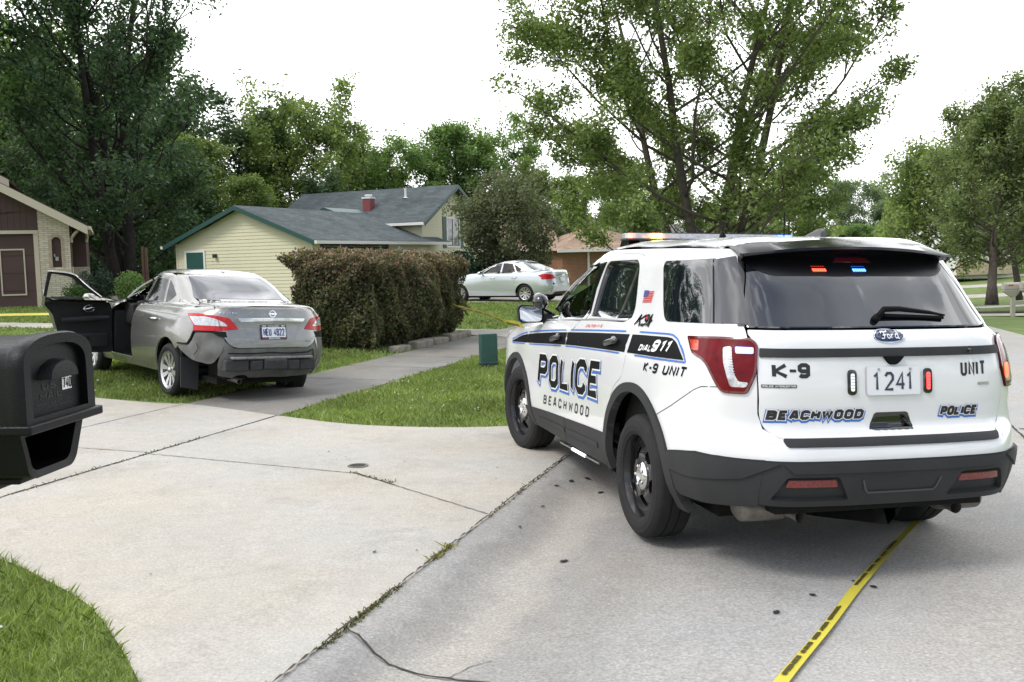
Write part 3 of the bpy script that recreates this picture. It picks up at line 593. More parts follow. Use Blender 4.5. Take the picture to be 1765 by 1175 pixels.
    glp = rp(gl + [(-y, z) for y, z in gl[::-1]], [.01,.05,.05,.01,.01,.05,.05,.01])
    pn('rear_window', 'B', [glp], [], .002, .045, GLASSD, gate)
    pn('spoiler_reflection', 'B', [rp([(.61,1.66),(.585,1.60),(.50,1.555),(-.50,1.555),(-.585,1.60),(-.61,1.66)], [.0,.05,.08,.08,.05,.0])], [], .003, .05, mat('spoiler_reflection_black', (.003,.003,.004), .35), gate, skirt=.0)  # black patch painted on the glass as the reflection of the spoiler's underside
    pn('pillar_edge', 'B', [[(.735,1.30),(.70,1.43),(.65,1.56),(.61,1.675),(.585,1.675),(.622,1.56),(.672,1.43),(.708,1.30)]], [], .003, .04, GLOSS, gate, both=2)
    pn('trim_bar', 'B', [rp([(.69,1.155),(-.69,1.155),(-.685,1.197),(.685,1.197)], .006)], [], .012, .04, TRIM, gate)
    lk = MB(); lk.lathe([(.0,.0),(.010,.002),(.012,-.01)], 12, Matrix.Translation((-1.055,-.46,1.178)) @ Matrix.Rotation(-math.pi/2,4,'Y')); lk.build('gate_lock', GLOSS, gate)
    pn('gate_camera', 'B', [rp([(.052,1.156),(-.062,1.156),(-.035,1.128),(-.012,1.114),(.012,1.114),(.03,1.128)], .008)], [], .022, .03, VBLK, gate, skirt=.03)
    # oval badge
    ov = lambda a, b, n=40: [(a*math.cos(2*math.pi*i/n), 1.254+b*math.sin(2*math.pi*i/n)) for i in range(n)]
    bd = pn('badge', 'B', [ov(.088,.0325)], [], .008, .04, CHROME, gate, skirt=.01); pn('badge_field', 'B', [ov(.080,.0265)], [], .010, .04, mat('badge_navy', (.012,.025,.085), .15, coat=1), bd, skirt=.002)
    scr = [[(.048,1.262),(.040,1.270),(.020,1.268),(.005,1.272)],[(.030,1.268),(.030,1.252),(.038,1.241),(.050,1.243)],[(.040,1.255),(.020,1.257)],
           [(.012,1.258),(.002,1.256),(.000,1.246),(.008,1.242),(.015,1.249),(.012,1.258)],[(-.008,1.259),(-.008,1.242)],[(-.008,1.253),(-.016,1.259),(-.021,1.257)],
           [(-.046,1.257),(-.036,1.259),(-.030,1.250),(-.036,1.242),(-.046,1.246)],[(-.047,1.272),(-.047,1.242),(-.054,1.243)]]
    pn('badge_script', 'B', None, tris=text_tris([q for l in scr for q in ribbon(spl(l, 3), .0022)], 9), off=.0125, m=VWHT, parent=bd, skirt=0)
    def bword(txt, y0, y1, z0, z1, w, gap, slant, m, off, grow=0, dz=0, name='lettering', dy=0):
        q = text_quads(txt, y0, y1, z0, z1, w, gap, slant, grow, dy, dz, flip=True); pn(name, 'B', None, tris=text_tris(q, .05), off=off, m=m, parent=gate, skirt=0)
    bword('K', .562,.640,1.053,1.128,.125,.3,0,VGRY,.003); pn('lettering', 'B', [[(.555,1.083),(.523,1.083),(.523,1.097),(.555,1.097)]], [], .003, .05, VGRY, gate, skirt=0); bword('9', .450,.514,1.053,1.128,.135,.3,0,VGRY,.003)
    bword('UNIT', -.577,-.412,1.047,1.122,.095,.5,0,VGRY,.003)
    for t, a, b in (('BEACHWOOD', .16, .665), ('POLICE', -.52, -.29)):
        bword(t, a, b, .845, .896, .155, .42, .12, VBLU, .003, grow=.010, dz=-.006, name='lettering_outline'); bword(t, a, b, .845, .896, .155, .42, .12, VWHT, .0042, grow=.0045, name='lettering_border'); bword(t, a, b, .845, .896, .155, .42, .12, VGRY, .0054)
    pn('interceptor_badge', 'B', [rp([(.690,1.006),(.522,1.006),(.522,1.022),(.690,1.022)], .003)], [], .004, .04, mat('dull_grey_badge', (.09,.09,.09), .4, .6), gate); bword('POLICE INTERCEPTOR', .528,.684,1.0095,1.0185,.10,.3,0,VWHT,.0065)
    pn('side_badge', 'B', [rp([(-.52,.998),(-.595,.998),(-.595,1.012),(-.52,1.012)], .004)], [], .005, .03, SILVER, gate)
    # plate
    pl = pn('number_plate', 'B', [rp([(.152,.963),(-.152,.963),(-.152,1.104),(.152,1.104)], .015)], [], .016, .05, mat('plate_white', (.74,.75,.78), .4), gate, skirt=.012)
    q = text_quads('1241', -.118, .118, .984, 1.078, .072, .42, 0, flip=True, mono=.5); pn('plate_digits', 'B', None, tris=text_tris(q, 9), off=.018, m=mat('plate_ink', (.035,.045,.07), .5), parent=pl, skirt=0)
    for y in (.085,-.095): pn('plate_bolt', 'B', [[(y+.007*math.cos(i*.7), 1.091+.007*math.sin(i*.7)) for i in range(9)]], [], .020, .03, SILVER, pl, skirt=.005)
    for y, lit, ml in ((.229, LWHT, 0), (-.203, glow('red_strobe_dim', (1,.07,.07), 1.6), 1)):
        s_ = pn('strobe_light', 'B', [rp([(y+.023,.966),(y+.023,1.092),(y-.023,1.092),(y-.023,.966)], .022, 6)], [], .012, .03, GLOSS, gate, skirt=.012)
        pn('strobe_lens', 'B', [rp([(y+.010,.985),(y+.010,1.073),(y-.010,1.073),(y-.010,.985)], .009)], [], .015, .03, lit, s_, skirt=.004)
        pn('strobe_cells', 'B', None, tris=text_tris([[(y+.0095, z), (y-.0095, z), (y-.0095, z+.002), (y+.0095, z+.002)] for z in [.985+.0145*k for k in range(1,6)]], 9), off=.017, m=GLOSS, parent=s_, skirt=0)
    for y, m_, nm in ((.205, LRED, 'red_strobe'), (-.033, LBLU, 'blue_strobe')):
        pn('window_strobe', 'B', None, tris=text_tris([[(y+.040-.0135*k, 1.578), (y+.040-.0135*k-.009, 1.578), (y+.040-.0135*k-.009, 1.592), (y+.040-.0135*k, 1.592)] for k in range(6)], 9), off=.006, m=m_, parent=gate, skirt=0)
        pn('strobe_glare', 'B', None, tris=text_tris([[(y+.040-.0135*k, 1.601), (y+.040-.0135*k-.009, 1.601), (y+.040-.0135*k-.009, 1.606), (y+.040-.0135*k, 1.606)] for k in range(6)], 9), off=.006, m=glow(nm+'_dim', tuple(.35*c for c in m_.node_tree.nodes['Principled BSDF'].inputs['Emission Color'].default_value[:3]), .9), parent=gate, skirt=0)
    pn('third_brake_light', 'B', [rp([(.10,1.628),(-.13,1.628),(-.10,1.652),(.075,1.652)], .005)], [], .006, .03, DRED, gate)
    # wiper
    wm = MB(); g = lambda y, z, o: tuple(B.hit('B', y, z)[0] + B.hit('B', y, z)[1]*o)
    wm.tube([g(.015,1.335,.02), g(-.03,1.362,.04), g(-.12,1.363,.04), g(-.30,1.35,.03), g(-.40,1.34,.022)], [.014,.016,.014,.010,.005], 8); wm.tube([g(.02,1.333,.0), g(.015,1.335,.03)], [.022,.018], 12)
    wm.tube([g(-.03,1.345,.018), g(-.39,1.333,.014)], .010, 6); wm.build('wiper', VBLK, gate, smooth=True)
    # bumper
    bp = pn('rear_bumper', 'B', [[(.665,.652),(-.665,.652),(-.665,.757),(-.62,.757),(.62,.757),(.665,.757)]], [], 0, .04, WHITE, root, skirt=.0)
    pn('step_pad', 'B', [rp([(.615,.757),(.60,.722),(-.60,.722),(-.615,.757)], .012)], [], .010, .04, TRIM, bp, skirt=.02)
    # dark lower bumper: centre, corners, raised shoulders, reflector recesses
    low = MB()
    rec = rp([(.665,.455),(.605,.578),(.345,.578),(.275,.455)], .02); rec2 = [(-y, z) for y, z in rec]
    bl = pn('bumper_valance', 'B', [[(.78,.650),(.70,.655),(-.70,.655),(-.78,.650),(-.78,.44),(-.66,.425),(.66,.425),(.78,.44)]], [rec, rec2], .0105, .04, TRIM, root, skirt=.05)
    pn('valance_corner', 'D', [[conv('B',.70,.657,'D'),conv('L',-.75,.652,'D'),conv('L',-.55,.622,'D'),conv('L',-.455,.605,'D'),conv('L',-.465,.50,'D'),conv('L',-.50,.42,'D'),conv('L',-.56,.385,'D'),conv('L',-.75,.385,'D'),conv('B',.70,.415,'D')]], [], .012, .04, TRIM, bl, skirt=.05, both=2)
    pn('shoulder_ridge', 'D', [rp([conv('B',.63,.648,'D'),conv('L',-.75,.645,'D'),conv('L',-.55,.615,'D'),conv('L',-.47,.60,'D'),conv('L',-.50,.515,'D'),conv('L',-.7,.512,'D'),conv('B',.78,.56,'D')], .02)], [], .022, .04, TRIM, bl, skirt=.014, both=2)
    pn('valance_ridge', 'B', [rp([(.63,.65),(.58,.60),(-.58,.60),(-.63,.65)], .01)], [], .022, .04, TRIM, bl, skirt=.014)
    pn('recess_floor', 'B', [rec], [], -.018, .05, TRIM, bl, both=2)
    B.seam('valance_crease', 'B', [(.22,.56),(.20,.51),(.185,.495),(-.185,.495),(-.20,.51),(-.22,.56)], .01, .018, mat('plastic_edge', (.06,.06,.063), .4), bl)
    pn('reflector', 'B', [rp([(.605,.524),(.595,.558),(.355,.558),(.345,.524)], .006)], [], .004, .04, mat('dark_reflector', (.17,.02,.018), .25, noise=(90,.5), coat=.6), bl, both=2)
    # spoiler
    ys = np.linspace(-1, 1, 25); v = []; f = []
    for k in ys:
        y = k*.635; a = abs(k)
        zt = float(B.hit('T', -.36, y*.97)[0][2])+.006
        v += [(-.34, y*.97, zt), (-.50, y, zt-.012-.03*a**2), (-.715+.07*a**2, y, 1.715-.042*a**2), (-.725+.07*a**2, y, 1.700-.042*a**2), (-.66+.06*a*a, y*.97, 1.680-.035*a**2), (-.50, y*.94, 1.655-.02*a*a)]
    for i in range(24):
        for j in range(5): f.append((i*6+j, (i+1)*6+j, (i+1)*6+j+1, i*6+j+1))
    f += [tuple(range(6)), tuple(range(24*6, 25*6))[::-1]]
    sp = mesh('roof_spoiler', v, f, mat('spoiler_gloss', (.006,.006,.008), .12, spec=.35), root, smooth=True); sp.data.set_sharp_from_angle(angle=R(40))
    # floor, seats, cage, underside
    it = MB(); it.box(-.5,3.3,-.80,.80,.40,.46); it.box(2.05,2.35,-.75,.75,.9,1.17)
    for y in (.38,-.38):
        it.box(1.35,1.85,y-.26,y+.26,.4,.72); it.box(1.22,1.38,y-.25,y+.25,.6,1.28); it.box(1.22,1.33,y-.13,y+.13,1.3,1.5)
    it.box(.95,.99,-.72,.72,.4,1.60); it.build('cabin_interior', BLACK, root, bevel=.03)
    sw = MB(); sw.lathe([(.175+.016*math.cos(a), .016*math.sin(a)) for a in np.linspace(0, 2*math.pi, 9)], 28, Matrix.Translation((1.98,.38,1.13)) @ Matrix.Rotation(R(-62),4,'Y')); sw.build('steering_wheel', BLACK, root, smooth=True)
    cg = MB()
    for i in range(14): cg.box(.55+.03*i,.565+.03*i,.70,.71,1.50,1.57)
    cg.box(.5,1.0,.70,.71,1.57,1.6); cg.box(.5,1.0,.70,.71,1.49,1.505); cg.build('window_guard', mat('guard_grey', (.3,.3,.32), .5), root)
    un = MB(); un.box(-.4,2.4,-.62,.62,.20,.27); un.tube([(-.05,-.8,.36),(-.05,.8,.36)], .05, 10); un.box(-1.0,-.4,-.60,.60,.36,.45); un.build('underbody', GAP, root)
    for s_ in (1, -1):
        ex = MB(); M = Matrix.Translation((-.80, .585*s_, .355)) @ Matrix.Rotation(R(90),4,'X')
        ex.lathe([(0,-.13),(.05,-.13),(.072,-.11),(.075,0),(.072,.11),(.05,.13),(0,.13)], 24, M @ Matrix.Scale(1.35,4,(1,0,0)))
        ex.tube([(-.80,.47*s_,.345),(-.92,.46*s_,.345),(-1.0,.455*s_,.340)], [.032,.03,.032], 14, caps=False); ex.build('exhaust', MUFF, root, smooth=True)
    st_ = MB(); st_.tube([(1.71,.925,.255),(1.40,.925,.262)], .007, 6); st_.tube([(1.10,.925,.268),(.79,.925,.275)], .007, 6); st_.build('step_light_housing', SILVER, root)
    sl = MB(); sl.tube([(1.40,.926,.262),(1.10,.926,.268)], .012, 6); sl.build('step_light', glow('step_strip', (.9,.95,1), 1.0), root)
    # roof bar
    lb = bpy.data.objects.new('light_bar', None); COL.objects.link(lb); lb.parent = root
    out = rp([(1.16,.64),(1.36,.60),(1.42,.40),(1.42,-.40),(1.36,-.60),(1.16,-.64),(1.08,-.6),(1.06,-.4),(1.06,.4),(1.08,.6)], .06)
    b1 = MB(); b1.prism(out, 1.782, 1.793); b1.prism([(p[0]*.98+.024, p[1]*.97) for p in out], 1.83, 1.836); b1.build('bar_base', TRIM, lb, bevel=.003)
    b2 = MB(); b2.prism([(p[0]*.99+.012, p[1]*.99) for p in out], 1.793, 1.83); b2.build('bar_lens', mat('frosted_lens', (.46,.47,.50), .15, spec=.5, coat=.5, noise=(30,.25)), lb, bevel=.004)
    for y0, y1, m_ in ((.615,.645,glow('red_lens_lit', (1,.2,.15), 2.5)),(.40,.47,LAMB),(-.50,-.60,glow('bar_blue_lit', (.08,.25,1), 2.5))):
        b3 = MB(); b3.box(1.04,1.066,min(y0,y1),max(y0,y1),1.795,1.828); b3.build('lit_module', m_, lb, bevel=.003)
    for y in (.56,-.56):
        b4 = MB(); b4.add([(1.12,y-.05,1.69),(1.12,y+.05,1.69),(1.36,y+.05,1.69),(1.36,y-.05,1.69),(1.17,y-.04,1.785),(1.17,y+.04,1.785),(1.31,y+.04,1.785),(1.31,y-.04,1.785)], [(0,3,2,1),(4,5,6,7),(0,1,5,4),(1,2,6,5),(2,3,7,6),(3,0,4,7)])
        b4.build('bar_foot', GLOSS, lb)
    # aerials
    a1 = MB(); a1.lathe([(0,0),(.028,0),(.02,.03),(.008,.055),(.0,.06)], 14, Matrix.Translation((.25,.32,1.765))); a1.tube([(.25,.32,1.80),(.25,.32,1.865)], .004, 6); a1.build('aerial', VBLK, root, smooth=True)
    a2 = MB(); a2.tube([(.07,0,1.77),(.07,0,1.935)], .0035, 6); a2.lathe([(0,0),(.02,0),(.012,.02),(0,.022)], 12, Matrix.Translation((.07,0,1.768))); a2.build('aerial', VBLK, root)
    fn = MB(); sh = spl([(-.12,1.755),(-.20,1.775),(-.29,1.808),(-.345,1.822),(-.375,1.81),(-.38,1.78),(-.385,1.752)], 4); n_ = len(sh)
    for k, wv in ((1,1),(-1,1)): pass
    vv = [(x, .0, z) for x, z in sh] + [(x, (.035 if z < 1.77 else .02), z) for x, z in sh] + [(x, -(.035 if z < 1.77 else .02), z) for x, z in sh]
    vv = [(x, y_*(1 if z < 1.80 else .5), z) for x, y_, z in vv]; fn.add(vv, [tuple(range(n_, 2*n_)), tuple(range(2*n_, 3*n_))[::-1]] + [(n_+i, 2*n_+i, 2*n_+i+1, n_+i+1) for i in range(n_-1)]); fn.build('shark_fin', mat('fin_grey', (.09,.092,.096), .35), root)
    pk = MB(); pk.lathe([(.022,0),(.022,.03),(.016,.036),(0,.036)], 14, Matrix.Translation((-.30,-.17,1.755))); pk.build('roof_puck', VBLK, root)
    # spotlight by the mirror
    sb = MB(); M = Matrix.Translation((2.12,.98,1.315)) @ Matrix.Rotation(R(75),4,'Y')
    sb.lathe([(0,-.065),(.03,-.06),(.053,-.04),(.064,0),(.065,.03),(.06,.042),(0,.046)], 24, M); sb.tube([(2.16,.95,1.26),(2.22,.84,1.20)], .014, 8); sb.build('spotlight', GLOSS, root, auto=50)
    steel_wheel(root, 0, 1); steel_wheel(root, 0, -1); steel_wheel(root, 2.86, 1, R(9)); steel_wheel(root, 2.86, -1, R(9))
    M = Matrix(((-0.23283,-0.97202,0.03102,1.6403),(0.9725,-0.23287,0.00254,5.9923),(0.00475,0.03076,0.99952,-.0341),(0,0,0,1)))
    root.matrix_world = M
    return root
SUV = build_suv()
SED_LOW = [
 rowz(.22, [(-.88,0),(-.87,.3),(-.82,.55),(-.68,.68),(-.42,.76),(0,.78),(.9,.80),(1.8,.80),(2.7,.78),(3.2,.68),(3.42,.4),(3.48,0)]),
 rowz(.36, [(-.99,0),(-.98,.3),(-.93,.58),(-.77,.74),(-.42,.83),(0,.85),(.9,.84),(1.8,.84),(2.7,.845),(3.25,.74),(3.52,.42),(3.58,0)]),
 rowz(.52, [(-1.03,0),(-1.02,.3),(-.97,.59),(-.80,.765),(-.42,.855),(0,.87),(.9,.86),(1.8,.86),(2.7,.865),(3.25,.77),(3.55,.43),(3.62,0)]),
 rowz(.68, [(-1.02,0),(-1.01,.3),(-.955,.59),(-.79,.765),(-.42,.86),(0,.872),(.9,.868),(1.8,.868),(2.7,.865),(3.22,.77),(3.52,.43),(3.6,0)]),
 rowz(.82, [(-.985,0),(-.975,.3),(-.93,.57),(-.77,.755),(-.42,.85),(0,.865),(.9,.868),(1.8,.862),(2.7,.84,.80),(3.18,.73,.77),(3.42,.4,.75),(3.5,0,.75)]),
 rowz(.93, [(-.97,0),(-.96,.3),(-.91,.56),(-.75,.73),(-.42,.815),(0,.83),(.9,.845),(1.8,.84,.91),(2.6,.78,.87),(3.05,.64,.82),(3.25,.35,.80),(3.3,0,.80)]),
 [(-.94,0,1.03),(-.93,.3,1.03),(-.87,.55,1.02),(-.70,.69,1.0),(-.40,.755,1.0),(0,.77,1.0),(.9,.79,.985),(1.8,.77,.965),(2.4,.66,.955),(2.75,.5,.92),(2.9,.28,.91),(2.95,0,.91)],
 [(-.80,0,1.05),(-.79,.3,1.05),(-.72,.5,1.045),(-.6,.60,1.035),(-.38,.66,1.03),(0,.68,1.03),(.9,.70,1.0),(1.6,.68,.99),(1.9,.5,.99),(2.0,.4,.99),(2.05,.2,.99),(2.1,0,.99)],
 [(-.3,0,1.07),(-.3,.3,1.07),(-.28,.45,1.065),(-.25,.5,1.06),(-.2,.55,1.05),(0,.6,1.05),(.9,.6,1.0),(1.6,.5,1.0),(1.7,.4,1),(1.75,.3,1),(1.8,.15,1),(1.8,0,1)]]
SED_TOP = [
 [(-.50,0,1.06),(-.49,.3,1.06),(-.43,.52,1.05),(-.30,.63,1.03),(-.05,.70,1.01),(.4,.745,.99),(1.2,.765,.98),(1.75,.75,.97),(2.0,.60,.98),(2.2,.33,.99),(2.28,0,.99)],
 rowz(1.15,[(-.28,0),(-.27,.28),(-.22,.48),(-.12,.58),(.08,.645),(.45,.685),(1.2,.70),(1.5,.69),(1.72,.56),(1.9,.31),(1.97,0)]),
 rowz(1.30,[(.0,0),(.01,.27),(.05,.45),(.13,.54),(.28,.595),(.55,.625),(1.1,.635),(1.25,.62),(1.42,.51),(1.57,.29),(1.63,0)]),
 rowz(1.40,[(.22,0),(.23,.26),(.26,.43),(.32,.51),(.42,.56),(.62,.585),(.98,.59),(1.06,.57),(1.18,.48),(1.3,.27),(1.35,0)]),
 rowz(1.455,[(.40,0),(.41,.24),(.43,.39),(.47,.46),(.54,.50),(.66,.52),(.86,.52),(.92,.5),(1.0,.42),(1.08,.24),(1.12,0)]),
 rowz(1.485,[(.5,0),(.5,.13),(.52,.2),(.55,.25),(.6,.27),(.68,.28),(.78,.28),(.82,.27),(.86,.22),(.9,.13),(.92,0)]),
 rowz(1.495,[(.6,0),(.6,.02),(.61,.03),(.62,.04),(.63,.05),(.68,.05),(.75,.05),(.76,.04),(.77,.03),(.78,.02),(.8,0)])]
SED_LOW = [[(x, y, float(np.interp(z, [0,.68,.82,.93,1.03,1.07], [0,.69,.85,.985,1.09,1.13]))) for x, y, z in r] for r in SED_LOW]
SED_TOP = [[(x, y, 1.495-(1.495-z)*.83) for x, y, z in r] for r in SED_TOP]
# ------------------------------------------------------------------ saloon cars
SILV = mat('silver_beige_paint', (.29,.285,.275), .26, .75, coat=.7, noise=(1.3,.04)); PALE = mat('pale_silver_blue_paint', (.58,.63,.66), .24, .55, coat=.7, noise=(1.1,.02)); SCUFF = mat('scuffed_grey_plastic', (.12,.12,.118), .6, .15, noise=(7,.35), bump=(14,.6))
ALLOY = mat('alloy_wheel', (.55,.55,.55), .3, .85, noise=(12,.08)); LGLASS = tint_glass('clear_car_glass', .8, (.9,1,.95)); DGLASS = tint_glass('clear_door_glass', .93, (.95,1,.97)); DGLASS.node_tree.nodes['Fresnel'].inputs[0].default_value = 1.15; SIDEG = mat('rear_side_glass', (.006,.007,.008), .025, spec=.5, ior=1.5); SGLASS = mat('rear_car_glass', (.02,.026,.04), .03, spec=.7, ior=1.6, coat=.2); REDC = mat('bright_red_lens', (.48,.008,.010), .12, coat=.25, spec=.4, noise=(40,.2)); CABIN = mat('cabin_dark', (.018,.018,.02), .7, noise=(6,.3)); PLATE = mat('plate_pale_blue', (.72,.75,.82), .45); PINK = mat('plate_dark_blue', (.03,.04,.16), .5)
def alloy_wheel(root, x, side, steer=0., dz=0., r=.318, yw=.765, n=10):
    w = bpy.data.objects.new('wheel', None); COL.objects.link(w); w.parent = root; w.location = (x, side*yw, .318+dz); w.rotation_euler = (0, 0, steer + (0 if side > 0 else math.pi))
    tm = tyre_mb(r, .205, .222, 44); tm.v = [tuple(RY @ Vector(v)) for v in tm.v]; tm.build('tyre', RUBBER, w, auto=32)
    rm = MB(); rm.lathe([(.222,-.085),(.205,-.07),(.198,.03),(.205,.07),(.218,.085),(.226,.088),(.228,.080)], 44, RY); rm.build('rim', ALLOY, w, auto=35); bk = MB(); bk.lathe([(0,-.02),(.2,-.02)], 30, RY); bk.build('brake_disc', mat('brake_dark', (.03,.03,.03), .6, .4), w)
    hs = []
    for k in range(n):
        a = 2*math.pi*k/n+.16; wd = .62*math.pi/n if k % 2 else .40*math.pi/n; hs.append([(q*math.cos(a+t), q*math.sin(a+t)) for q, t in ((.075,-wd*.45),(.195,-wd),(.198,0),(.195,wd),(.075,wd*.45))])
    disc_part(.202, hs, lambda q: .072-.018*math.cos(q/.2*math.pi*.5), .03, 'wheel_spokes', ALLOY, w, RY, .022); cp = MB(); cp.lathe([(.032,.06),(.03,.078),(0,.082)], 16, RY); cp.build('hub_cap', SILVER, w, smooth=True); return w
def build_sedan(root, paint, damaged=False, opened=0., glass=SGLASS, front_glass=TINT, far=False, wheel_dz=(0,0,0,0)):
    B = Body([SED_LOW, SED_TOP], 6); pn = B.panel; k_ = 1.25 if far else 1
    conv = lambda pr, a, b, to: (lambda p: (float(p @ np.array(PR[to][1])), float(p @ np.array(PR[to][2]))))(B.hit(pr, a, b)[0])
    RA = arc(.03,.32,.365,.36,-16,196,26); FA = arc(2.70,.32,.365,.36,-16,196,26)
    fdoor = rp([(1.99,.335),(1.985,.90),(1.94,1.0),(1.84,1.04),(1.30,1.375),(1.18,1.402),(.985,1.41),(1.0,1.10),(1.05,.97),(1.15,.85),(1.21,.65),(1.225,.335)], [.02,.1,.05,.02,.08,.08,.02,.05,.1,.1,.1,.02])
    rdoor = rp([(.98,1.41),(.74,1.405),(.50,1.355),(.36,1.28),(.30,1.12),(.36,.92),(.44,.74),(.43,.52),(.40,.335),(1.218,.335),(1.203,.65),(1.143,.85),(1.043,.97),(.992,1.10)], [.02,.1,.1,.06,.1,.1,.1,.1,.02,.02,.1,.1,.1,.05])
    fwin = rp([(1.90,1.025),(1.80,1.045),(1.28,1.355),(1.17,1.378),(1.03,1.383),(1.04,1.06)], [.01,.02,.08,.06,.02,.02])
    rwin = rp([(.955,1.383),(.76,1.38),(.60,1.362),(.43,1.085),(.96,1.055)], [.02,.06,.02,.02,.02]); qwin = rp([(.545,1.348),(.36,1.265),(.19,1.175),(.30,1.088),(.385,1.085)], [.02,.05,.03,.03,.01])
    so = [(-.48,.30),(-.48,1.06),(-.40,1.085),(-.2,1.09),(.05,1.20),(.28,1.345),(.42,1.40),(.62,1.435),(.98,1.44),(1.10,1.43),(1.28,1.39),(1.86,1.045),(2.0,1.03),(2.4,1.0),(2.75,.965),(3.1,.89),(3.25,.80),(3.25,.3),(3.0,.24),(2.3,.235),(.4,.235),(-.35,.28)]
    if damaged: so[0] = (-.48,.645); so[-1] = (-.32,.60); so[-2] = (.38,.235)
    holes = [inset(fdoor,-.004), inset(rdoor,-.004), RA, FA]
    body = pn('body', 'L', [so], holes, 0, .05*k_, paint, root, skirt=.02); pn('body_side', 'L', [so], holes, 0, .05*k_, paint, body, mirror=True, skirt=.02)
    for sd in (0,1):
        pn('inner_lining', 'L', [[(-.3,.25),(-.3,1.05),(.05,1.18),(.3,1.33),(.6,1.42),(1.1,1.42),(1.3,1.37),(1.85,1.0),(2.1,.95),(2.1,.25)]], [inset(fdoor,-.01) if (opened and not sd) else inset(fwin,-.01), inset(rwin,-.01), RA], -.05, .1, CABIN, root, mirror=bool(sd), skirt=0)
        for cx in (.03, 2.70): pn('wheel_arch_liner', 'L', [arc(cx,.32,.40,.40,0,180,20)], [], -.14, .12, GAP, root, mirror=bool(sd), skirt=0)
    pn('roof', 'T', [[(.30,-.42),(.40,-.50),(.62,-.55),(.98,-.55),(1.10,-.525),(1.2,-.40),(1.28,-.2),(1.3,0),(1.28,.2),(1.2,.40),(1.10,.525),(.98,.55),(.62,.55),(.40,.50),(.30,.42),(.25,.2),(.24,0),(.25,-.2)]], [], .003, .06*k_, paint, body)
    pn('bonnet', 'T', [[(2.02,-.52),(2.4,-.6),(2.9,-.58),(3.2,-.42),(3.3,-.2),(3.32,0),(3.3,.2),(3.2,.42),(2.9,.58),(2.4,.6),(2.02,.52),(2.1,0)]], [], .002, .08*k_, paint, root)
    pn('front_wing', 'T', [[(1.9,.50),(2.4,.58),(2.9,.56),(3.2,.40),(3.35,.45),(3.15,.62),(2.8,.74),(2.4,.79),(1.9,.77)]], [], .001, .06*k_, paint, root, both=2)
    pn('windscreen', 'F', [[(-.52,1.04),(-.40,1.36),(-.2,1.40),(0,1.405),(.2,1.40),(.40,1.36),(.52,1.04),(0,1.03)]], [], 0, .07*k_, LGLASS, root)
    pn('front_bumper', 'F', [[(-.55,.24),(.55,.24),(.55,.84),(-.55,.84)]], [], .001, .1*k_, paint, root); pn('front_corner', 'G', [[conv('F',.545,z,'G') for z in (.24,.5,.7,.84)] + [conv('L',3.2,z,'G') for z in (.84,.6,.3)]], [], .001, .07*k_, paint, root, both=2)
    pn('grille', 'F', [rp([(-.38,.52),(.38,.52),(.45,.72),(-.45,.72)], .05)], [], .006, .1*k_, TRIM, root); pn('headlight', 'G', [rp([conv('F',.50,.70,'G'),conv('F',.52,.80,'G'),conv('L',2.95,.87,'G'),conv('L',3.1,.76,'G')], .02)], [], .005, .06*k_, CLEAR, root, both=2)
    # rear end
    TLp = rp([(.249,.985),(.043,.994),(-.166,.975),(-.291,.957),(-.392,.828),(-.222,.809),(.127,.800),(.124,.865)], [.02,.05,.05,.03,.02,.02,.01,.02])
    ql = [conv('L',-.46,z,'D') for z in ((.30,.45,.6,.75,.9,1.0,1.05) if not damaged else (.648,.70,.75,.9,1.0,1.05))]; tg = [(.62,1.085),(.645,1.03),(.642,.98),(.605,.82),(.578,.69)]
    qr = [conv('B',*p,'D') for p in (tg[:4] if damaged else tg)] + ([conv('B',.60,.62,'D'), conv('B',.62,.45,'D'), conv('B',.60,.27,'D')] if not damaged else [(-.24,.797), (.13,.795), (.175,.71), (.22,.652)])
    pn('quarter_panel', 'D', [ql+qr], [inset(TLp,-.002)], 0, .04*k_, paint, root, skirt=.02); ql2 = [conv('L',-.46,z,'D') for z in (.30,.45,.6,.75,.9,1.0,1.05)]; qr2 = [conv('B',*p,'D') for p in tg] + [conv('B',.60,.62,'D'), conv('B',.62,.45,'D'), conv('B',.60,.27,'D')]
    pn('quarter_panel', 'D', [ql2+qr2], [inset(TLp,-.002)], 0, .04*k_, paint, root, mirror=True, skirt=.02)
    for sd in (0,1):
        t = pn('tail_light', 'D', [TLp], [], .008, .04*k_, REDC, root, mirror=bool(sd), skirt=.03)
        if not far: pn('lens_clear', 'D', [rp([(.20,.955),(-.02,.962),(-.15,.945),(-.25,.90),(-.285,.862),(.10,.862)], [.01,.05,.05,.03,.02,.01])], [], .011, .04*k_, CLEAR, t, mirror=bool(sd), skirt=.004)
        B.seam('lens_split', 'D', [(-.165,.975),(-.222,.809)], .006, .012, mat('split_dark', (.05,.01,.01), .5), t, mirror=bool(sd))
    tgp = tg[:1] + [(.648,1.03),(.645,.98),(.608,.82),(.572,.69),(.48,.618)]; lid = [(y-.003, z) for y, z in tgp] + [(-y+.003, z) for y, z in tgp[::-1]]
    boot = pn('boot_lid', 'B', [rp(lid, [.01,.03,.05,.06,.06,.1]+[.1,.06,.06,.05,.03,.01])], [], .001, .04*k_, paint, root, skirt=.02)
    pn('boot_deck', 'T', [[(-.93,-.50),(-.93,.50),(-.86,.58),(-.45,.62),(-.25,.60),(-.30,.3),(-.45,.0),(-.30,-.3),(-.25,-.60),(-.45,-.62),(-.86,-.58)]], [], .001, .05*k_, paint, boot, skirt=.0); pn('deck_shoulder', 'T', [[(-.92,.49),(-.85,.57),(-.45,.615),(-.05,.62),(.1,.66),(.0,.74),(-.42,.73),(-.62,.70),(-.80,.60)]], [], -.001, .04*k_, paint, root, both=2, skirt=0)
